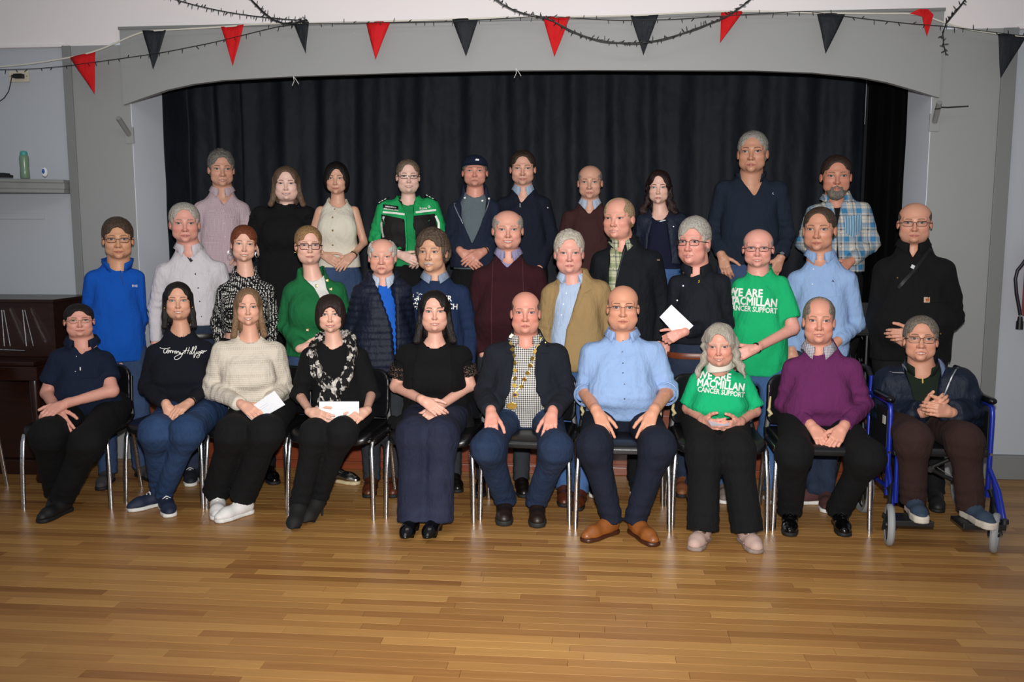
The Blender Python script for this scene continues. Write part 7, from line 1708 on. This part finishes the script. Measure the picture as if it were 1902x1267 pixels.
if P:
    macmillan(P, 1296, 702, .98, .10); watch(P, 1, GOLD, .028, .002, .85, 'bracelet')
    # cervical collar
    nb = P['neckb']; b = MB(); vs = []; n_ = 30; M_ib = plain('e9e2d6', .7)
    for i in range(n_):
        a = 2*pi*i/n_
        for (r_, z_) in ((.066, -.02), (.074, -.01), (.076, .050+.012*sin(a)+.022*max(0, cos(a))), (.066, .058+.012*sin(a)+.022*max(0, cos(a)))): vs.append(nb+np.array([r_*cos(a), r_*sin(a)*.98-.026, z_+.022+.010*cos(a)]))
    b.add(vs, [(i*4+k, i*4+k+1, ((i+1) % n_)*4+k+1, ((i+1) % n_)*4+k) for i in range(n_) for k in range(3)]); o = b.build('neck_collar', M_ib, P['root'], True); o.location = -Vector(P['base']); o['label'] = 'white foam neck collar'; md = o.modifiers.new('thickness', 'SOLIDIFY'); md.thickness = .006
P = run(22)
if P:
    placket(P, (1518, 489), (1508, 600), P['top'][0]['m'], 10); buttons(P, [(1511, 500), (1509, 528), (1507, 556)], BT_W, .0048); patch(P, 'chest_pocket', [(1530, 522), (1560, 521), (1560, 550), (1530, 552)], P['top'][0]['m'], .003, .0012, n=2)
    text_on(P, 'A.', 1545, 523.5, 6, plain('141a2c', .6), .1, .005, .03)
P = run(23)
if P:
    ribbon(P, 'zip_flap', [(1700, 482), (1704, 560), (1706, 660)], 9, P['top'][0]['m'], .003, thick=.003); buttons(P, [(1667, 516), (1704, 514), (1745, 524), (1747, 620)], plain('a58a4a', .3, .8), .005, 'popper')
    patch(P, 'sewn_label', [(1716, 552), (1727, 552), (1727, 562), (1716, 562)], plain('b8a58c', .6), .004, .001, n=1); patch(P, 'label_mark', [(1719, 555), (1726, 554), (1726, 560), (1720, 560)], plain('b0542c', .6), .0055, .001, n=1)
    ribbon(P, 'radio_strap', [(1735, 452), (1722, 470), (1700, 500), (1668, 535)], 6, plain('0a0a0b', .4), .006, thick=.003); patch(P, 'badge', [(1694, 491), (1700, 494), (1697, 500), (1691, 497)], plain('c8ccd0', .5), .010, .001, n=1)
    patch(P, 'chest_pocket', [(1722, 520), (1765, 519), (1765, 560), (1724, 562)], P['top'][0]['m'], .003, .0015, n=3)
P = run(24)
if P:
    patch(P, 'chest_pocket', [(150, 672), (178, 672), (178, 702), (150, 702)], P['top'][0]['m'], .003, .0012, n=2); buttons(P, [(142, 662), (140, 690)], BT_W, .003); patch(P, 'pocket_tag', [(148, 682), (150, 682), (150, 688), (148, 688)], WF, .005, .001, n=1)
P = run(25)
if P:
    # flowing script embroidery drawn as strokes
    def S(pts, w=.0019):
        D = []; p = [np.array(q, float) for q in pts]
        for i in range(len(p)-1):
            p0, p1, p2, p3 = p[max(i-1, 0)], p[i], p[i+1], p[min(i+2, len(p)-1)]
            for t in (0, .25, .5, .75): D.append(.5*((2*p1)+(-p0+p2)*t+(2*p0-5*p1+4*p2-p3)*t*t+(-p0+3*p1-3*p2+p3)*t**3))
        D.append(p[-1]); b.tube([hit(P, q[0], q[1], .0025) for q in D], w, 5)
    b = MB()
    S([(297, 646), (306, 648), (316, 646)]); S([(308, 647), (304, 651), (305, 656), (309, 655)])
    S([(309, 655), (311, 650), (314, 651), (313, 655), (311, 656), (309, 653), (314, 652), (316, 651), (316, 656), (318, 651), (320, 652), (320, 656), (322, 652), (324, 653), (325, 657)])
    S([(325, 657), (326, 652), (328, 653), (328, 657), (330, 653), (332, 653), (333, 657), (335, 654), (335, 658), (338, 658), (341, 654), (338, 660), (333, 666), (326, 668), (324, 664), (332, 659), (341, 655)])
    S([(341, 655), (346, 649), (347, 646), (343, 657)]); S([(352, 645), (348, 657)]); S([(340, 652), (346, 651), (352, 651)], .0014)
    S([(354, 652), (352, 657), (354, 657), (360, 646), (358, 645), (356, 656), (358, 657), (365, 646), (363, 644), (360, 664), (362, 661), (366, 653), (364, 657), (367, 656)])
    S([(372, 653), (368, 654), (368, 657), (372, 655), (369, 664), (365, 663), (373, 656), (377, 653), (375, 651), (373, 655), (377, 656), (379, 651), (380, 653), (384, 651)])
    o = b.build('script_embroidery', WF, P['root'], True); o.location = -Vector(P['base']); o['label'] = 'white cursive chest lettering'; o['kind'] = 'stuff'
    watch(P, 1, M_bkpl, .028, .010, .96, 'smartwatch', M_bkpl)
P = run(26)
if P:
    ribbon(P, 'necklace', [(440, 612), (452, 626), (461, 630), (470, 626), (482, 612)], .9, GOLD, .003)
P = run(27)
if P:
    SC = cloth('151415', 'blotch', 'c9c3bb', 1., rough=.8, name='scarf_cloth'); nb = P['neckb']; hp = P['hp']
    g = Field(np.arange(nb[0]-.17, nb[0]+.17, .0085), np.arange(P['Y0']-.26, P['Y0']+.12, .0085), np.arange(at(615, 775, P['Y0']-.15)[2], nb[2]+.10, .0085))
    def pt(u, v, dy): return at(u, v, P['Y0']+dy)
    C2 = [[(582, 640, .05), (580, 660, -.09), (588, 690, -.13), (602, 708, -.155), (620, 722, -.16)], [(654, 632, .05), (656, 655, -.08), (650, 685, -.13), (640, 708, -.155), (628, 722, -.165)],
          [(618, 712, -.165), (606, 735, -.165), (596, 762, -.165)], [(628, 712, -.165), (622, 735, -.165), (624, 760, -.165)]]
    rs = [(.026, .034), (.026, .032), (.034, .030), (.024, .026)]
    for c, (r0, r1) in zip(C2, rs):
        for k in range(len(c)-1): g.op(d_cap(pt(*c[k]), pt(*c[k+1]), r0+(r1-r0)*k/len(c), r0+(r1-r0)*(k+1)/len(c)), .02)
    for k in range(14):
        a, a2 = pi*(-.1+1.2*k/14), pi*(-.1+1.2*(k+1)/14); q = lambda a: nb+np.array([.085*cos(a), .012+.070*sin(a), .018+.015*sin(a)])
        g.op(d_cap(q(a), q(a2), .027, .027), .02)
    V, Q = g.nets(); N = normals(V, Q); V = V+N*(.006*np.sin(V[:, 0]*260+V[:, 2]*60+3*snoise(V, 22, 1))+.004*snoise(V, 60, 2))[:, None]
    o = link('scarf', np_mesh('scarf', V-P['base'], Q, SC), P['root']); o['label'] = 'black and white patterned scarf'
P = run(28)
if P:
    bj = bv(P, 0); LC = cloth('0c0b0c', 'lace', '6e5244', 1., name='lace_cloth')
    for i in (0, 1):
        a, b_ = P['sh'][i]+np.array([0, .005, -.03]), P['el'][i]; d = unit(b_-a); u = unit(np.cross(d, (0, 1, 0))); w = np.cross(d, u); b = MB(); vs = []; n_ = 28; m_ = 4; L_ = np.linalg.norm(b_-a)
        for k in range(n_):
            g_ = 2*pi*k/n_
            for j in range(m_+1):
                f = .28+.36*j/m_; r_ = P.get('arm', .043*P['bulk'])*1.12+.010+.004*j/m_; vs.append(a+d*L_*f+(u*cos(g_)+w*sin(g_))*r_+(d*.006*abs(sin(g_*6)) if j == m_ else 0))
        b.add(vs, [(k*(m_+1)+j, k*(m_+1)+j+1, ((k+1) % n_)*(m_+1)+j+1, ((k+1) % n_)*(m_+1)+j) for k in range(n_) for j in range(m_)]); o = b.build('lace_sleeve', LC, P['root'], True); o.location = -Vector(P['base']); o['label'] = 'sheer black lace sleeve edge'
    ribbon(P, 'necklace', [(788, 620), (793, 634), (799, 640), (806, 634), (820, 622)], .9, SILV, .003)
    b = MB(); c = hit(P, 798, 640, .004); b.tube([c+.006*np.array([cos(a), 0, sin(a)]) for a in np.linspace(0, 2*pi, 11)[:-1]], .0014, 5, closed=True); o = b.build('pendant', SILV, P['root'], True); o.location = -Vector(P['base'])
    watch(P, 0, GOLD, .027, .004, .92, 'bracelet')
    for a in ((776, 890), (800, 890)): pass
P = run(29)
if P:
    bj = P['bvh']; M_t = P['top'][1]['m']; jb = bv(P, 1)
    patch(P, 'lapel', [(1003, 612), (1024, 640), (1020, 655), (1004, 650), (996, 700), (990, 690), (992, 640)], M_t, .005, .003, bvh=jb, n=4); patch(P, 'lapel', [(949, 612), (936, 640), (942, 655), (950, 652), (953, 700), (956, 690), (954, 640)], M_t, .005, .003, bvh=jb, n=4)
    ch = thing('medallion_chain', 'chain of gold medallions worn over the blazer and gingham shirt', 'chain of office', hit(P, 960, 660, .01)); c0 = np.array(ch.location)
    Lk = [(951, 625), (950, 637), (952, 649), (954, 661), (956, 674), (957, 688), (956, 703), (955, 716)]; Rk = [(1001, 629), (998, 641), (994, 653), (989, 666), (985, 679), (980, 693), (974, 705), (968, 718)]
    mm = None
    for (u, v) in Lk+Rk:
        p = hit(P, u, v, .011, bj)
        if mm is None:
            b = MB(); s_ = .0165; b.prism([(s_, 0), (s_*.55, s_*.5), (0, s_*.82), (-s_*.55, s_*.5), (-s_, 0), (-s_*.55, -s_*.5), (0, -s_*.82), (s_*.55, -s_*.5)], -.0012, .0012); o = b.build('medallion', GOLD, ch, bevel=.0006); mm = o.data
        else: o = link('medallion', mm, ch)
        o.location = Vector(p-c0); o.rotation_euler = (random.uniform(-.35, .25), random.uniform(-.3, .3), random.uniform(-.3, .3))
    for Ls in (Lk, Rk):
        b = MB(); b.tube([hit(P, u, v, .009, bj)-c0 for u, v in Ls+[(957, 728)]], .0016, 5); b.build('chain', GOLD, ch, True)
    p = hit(P, 957, 733, .012, bj)-c0; b = MB(); b.lathe([(.001, -.003), (.016, -.002), (.017, .002)], 18, c=p, axis='y'); b.build('enamel_badge', GOLD, ch, True); b = MB(); b.lathe([(.001, -.005), (.009, -.004), (.009, -.002)], 14, c=p, axis='y'); b.build('enamel_centre', plain('3a2a4a', .3), ch, True)
    p = hit(P, 951, 753, .012, bj)-c0; b = MB(); b.prism([(p[0]+x, p[2]+z) for x, z in ((-.034, -.006), (-.024, .012), (-.010, .014), (0, .020), (.012, .014), (.022, .012), (.030, -.006), (.020, -.020), (0, -.024), (-.022, -.020))], p[1]-.003, p[1]+.002); b.build('pendant_plate', GOLD, ch, bevel=.001)
    b = MB(); c = hit(P, 1013, 637, .006); b.lathe([(.001, -.003), (.005, -.002), (.005, .001)], 12, c=c, axis='y'); o = b.build('lapel_pin', GOLD, P['root'], True); o.location = -Vector(P['base'])
    watch(P, 1, SILV, .031, .005, .95, 'wristwatch')
P = run(30)
if P:
    placket(P, (1157, 632), (1161, 756), P['top'][0]['m'], 9); buttons(P, [(1157, 633), (1156, 654), (1157, 675), (1157, 693), (1160, 714), (1160, 741)], BT_B, .0048)
    for i in (0, 1):      # rolled cuffs
        a, e = P['el'][i], P['wr_'][i]; d = unit(e-a); c = a+d*.035; u = unit(np.cross(d, (0, 0, 1))); w = np.cross(d, u); rr_ = .047*P['bulk']*.9+.014
        for k, (t_, m_) in enumerate(((0, P['top'][0]['m']), (.016, plain('141c2e', .6)), (.022, P['top'][0]['m']))):
            b = MB(); b.tube([c+d*t_+rr_*(u*cos(q)+w*sin(q)) for q in np.linspace(0, 2*pi, 25)[:-1]], .014 if k == 0 else (.0035 if k == 1 else .006), 8, sx=.45, up=tuple(d), closed=True); o = b.build('rolled_cuff', m_, P['root'], True); o.location = -Vector(P['base'])
P = run(32)
if P: pass
P = run(33)
if P:
    bj = bv(P, 1); ribbon(P, 'jacket_zip', [(1654, 652), (1676, 676), (1694, 700), (1704, 740)], 2.4, M_zip, .005, bvh=bj); ribbon(P, 'jacket_zip', [(1784, 672), (1768, 700), (1752, 738)], 2.4, M_zip, .005, bvh=bj)
    ribbon(P, 'neck_zip', [(1713, 683), (1714, 712)], 2.6, GOLD, .004, bvh=bv(P, 0)); patch(P, 'hood_lining', [(1740, 655), (1752, 668), (1756, 685), (1749, 700), (1745, 680)], plain('6a7a9c', .6), .010, .002, bvh=bj, n=2)
# envelopes and cards, things of their own
def card(lab, cat, pix, Y_, mat, lean=0., name='envelope', lines=None):
    P4 = [at(u, v, Y_+dy) for (u, v, dy) in pix]; c = sum(P4)/4; nrm = unit(np.cross(P4[1]-P4[0], P4[3]-P4[0])); 
    if nrm[1] > 0: nrm = -nrm
    b = MB(); b.add([p-c for p in P4]+[p-c+nrm*.0022 for p in P4], [(0, 1, 2, 3), (4, 5, 6, 7), (0, 1, 5, 4), (1, 2, 6, 5), (2, 3, 7, 6), (3, 0, 4, 7)])
    t = thing(name, lab, cat, c); b.build('paper', mat, t)
    b = MB()                       # faint flap crease on the face
    for f in (.38, .5):
        p = [P4[0]*(1-f)+P4[3]*f, P4[1]*(1-f)+P4[2]*f]; a0 = p[0]*.62+p[1]*.38; a1 = p[0]*.35+p[1]*.65
        b.tube([a0-c+nrm*.0024, a1-c+nrm*.0024], .0006, 4)
    o = b.build('pencilled_line', plain('b8bcc8', .8), t); o['kind'] = 'stuff'
PAP = plain('eceef2', .6)
if have(26): card('tilted white envelope held on the lap of the woman in the cream sweater', 'envelope', [(452, 766, 0), (510, 726, -.0), (530, 752, -.03), (472, 785, -.05)], PP[26]['Y0']-.315, PAP)
if have(27): card('level white envelope held up by the woman with the black and white scarf', 'envelope', [(593, 746, 0), (667, 746, 0), (667, 784, -.02), (593, 784, -.02)], PP[27]['Y0']-.345, PAP)
if have(20): card('tilted white envelope held by the man in the dark navy shirt', 'envelope', [(1225, 589, 0), (1247, 566, 0), (1288, 605, -.0), (1262, 630, -.0)], PP[20]['Y0']-.235, PAP)
if have(31): card('small pale grey card held by the elderly woman in the green t-shirt', 'card', [(1315, 782, 0), (1356, 782, 0), (1354, 791, -.06), (1320, 791, -.06)], PP[31]['Y0']-.29, plain('c8c6d2', .5), name='folded_card')
# strap shoes of the woman in green: bronze toe caps and strap pads
P = run(31)
if P:
    BZ = plain('8a7466', .25, .85)
    for i in (0, 1):
        an, toe = P['an_'][i], P['toe_'][i]; d = toe-an; d[2] = 0; d = unit(d); t = np.array([-d[1], d[0], 0]); hl = np.array([an[0], an[1], 0])-d*.055; L_ = .24
        for (a_, z_, ra, rb, rc, nm, m_) in ((.84, .036, .036, .034, .024, 'toe_cap', BZ), (.50, .072, .026, .036, .018, 'strap_pad', BZ)):
            g = Field(np.arange(-.06, .06, .006), np.arange(-.06, .06, .006), np.arange(-.04, .05, .006)); g.op(d_ell((0, 0, 0), (rb, ra, rc)), .004); V, Q = g.nets()
            W = (hl+d*a_*L_+np.array([0, 0, z_])) + V[:, :1]*t + V[:, 1:2]*d*-1 + V[:, 2:]*np.array([0, 0, 1.])
            link(nm, np_mesh(nm, W-P['base'], Q[:, ::-1], m_), P['root'])
        for a_ in (.40, .62):
            b = MB(); c_ = hl+d*a_*L_; z_ = .078 if a_ < .5 else .062; b.tube([c_+t*.044+np.array([0, 0, z_*.45]), c_+t*.030+np.array([0, 0, z_]), c_+np.array([0, 0, z_+.013]), c_-t*.030+np.array([0, 0, z_]), c_-t*.044+np.array([0, 0, z_*.45])], .009, 8, sx=.4); o = b.build('velcro_strap', plain('c4a89e', .7), P['root'], True); o.location = -Vector(P['base'])
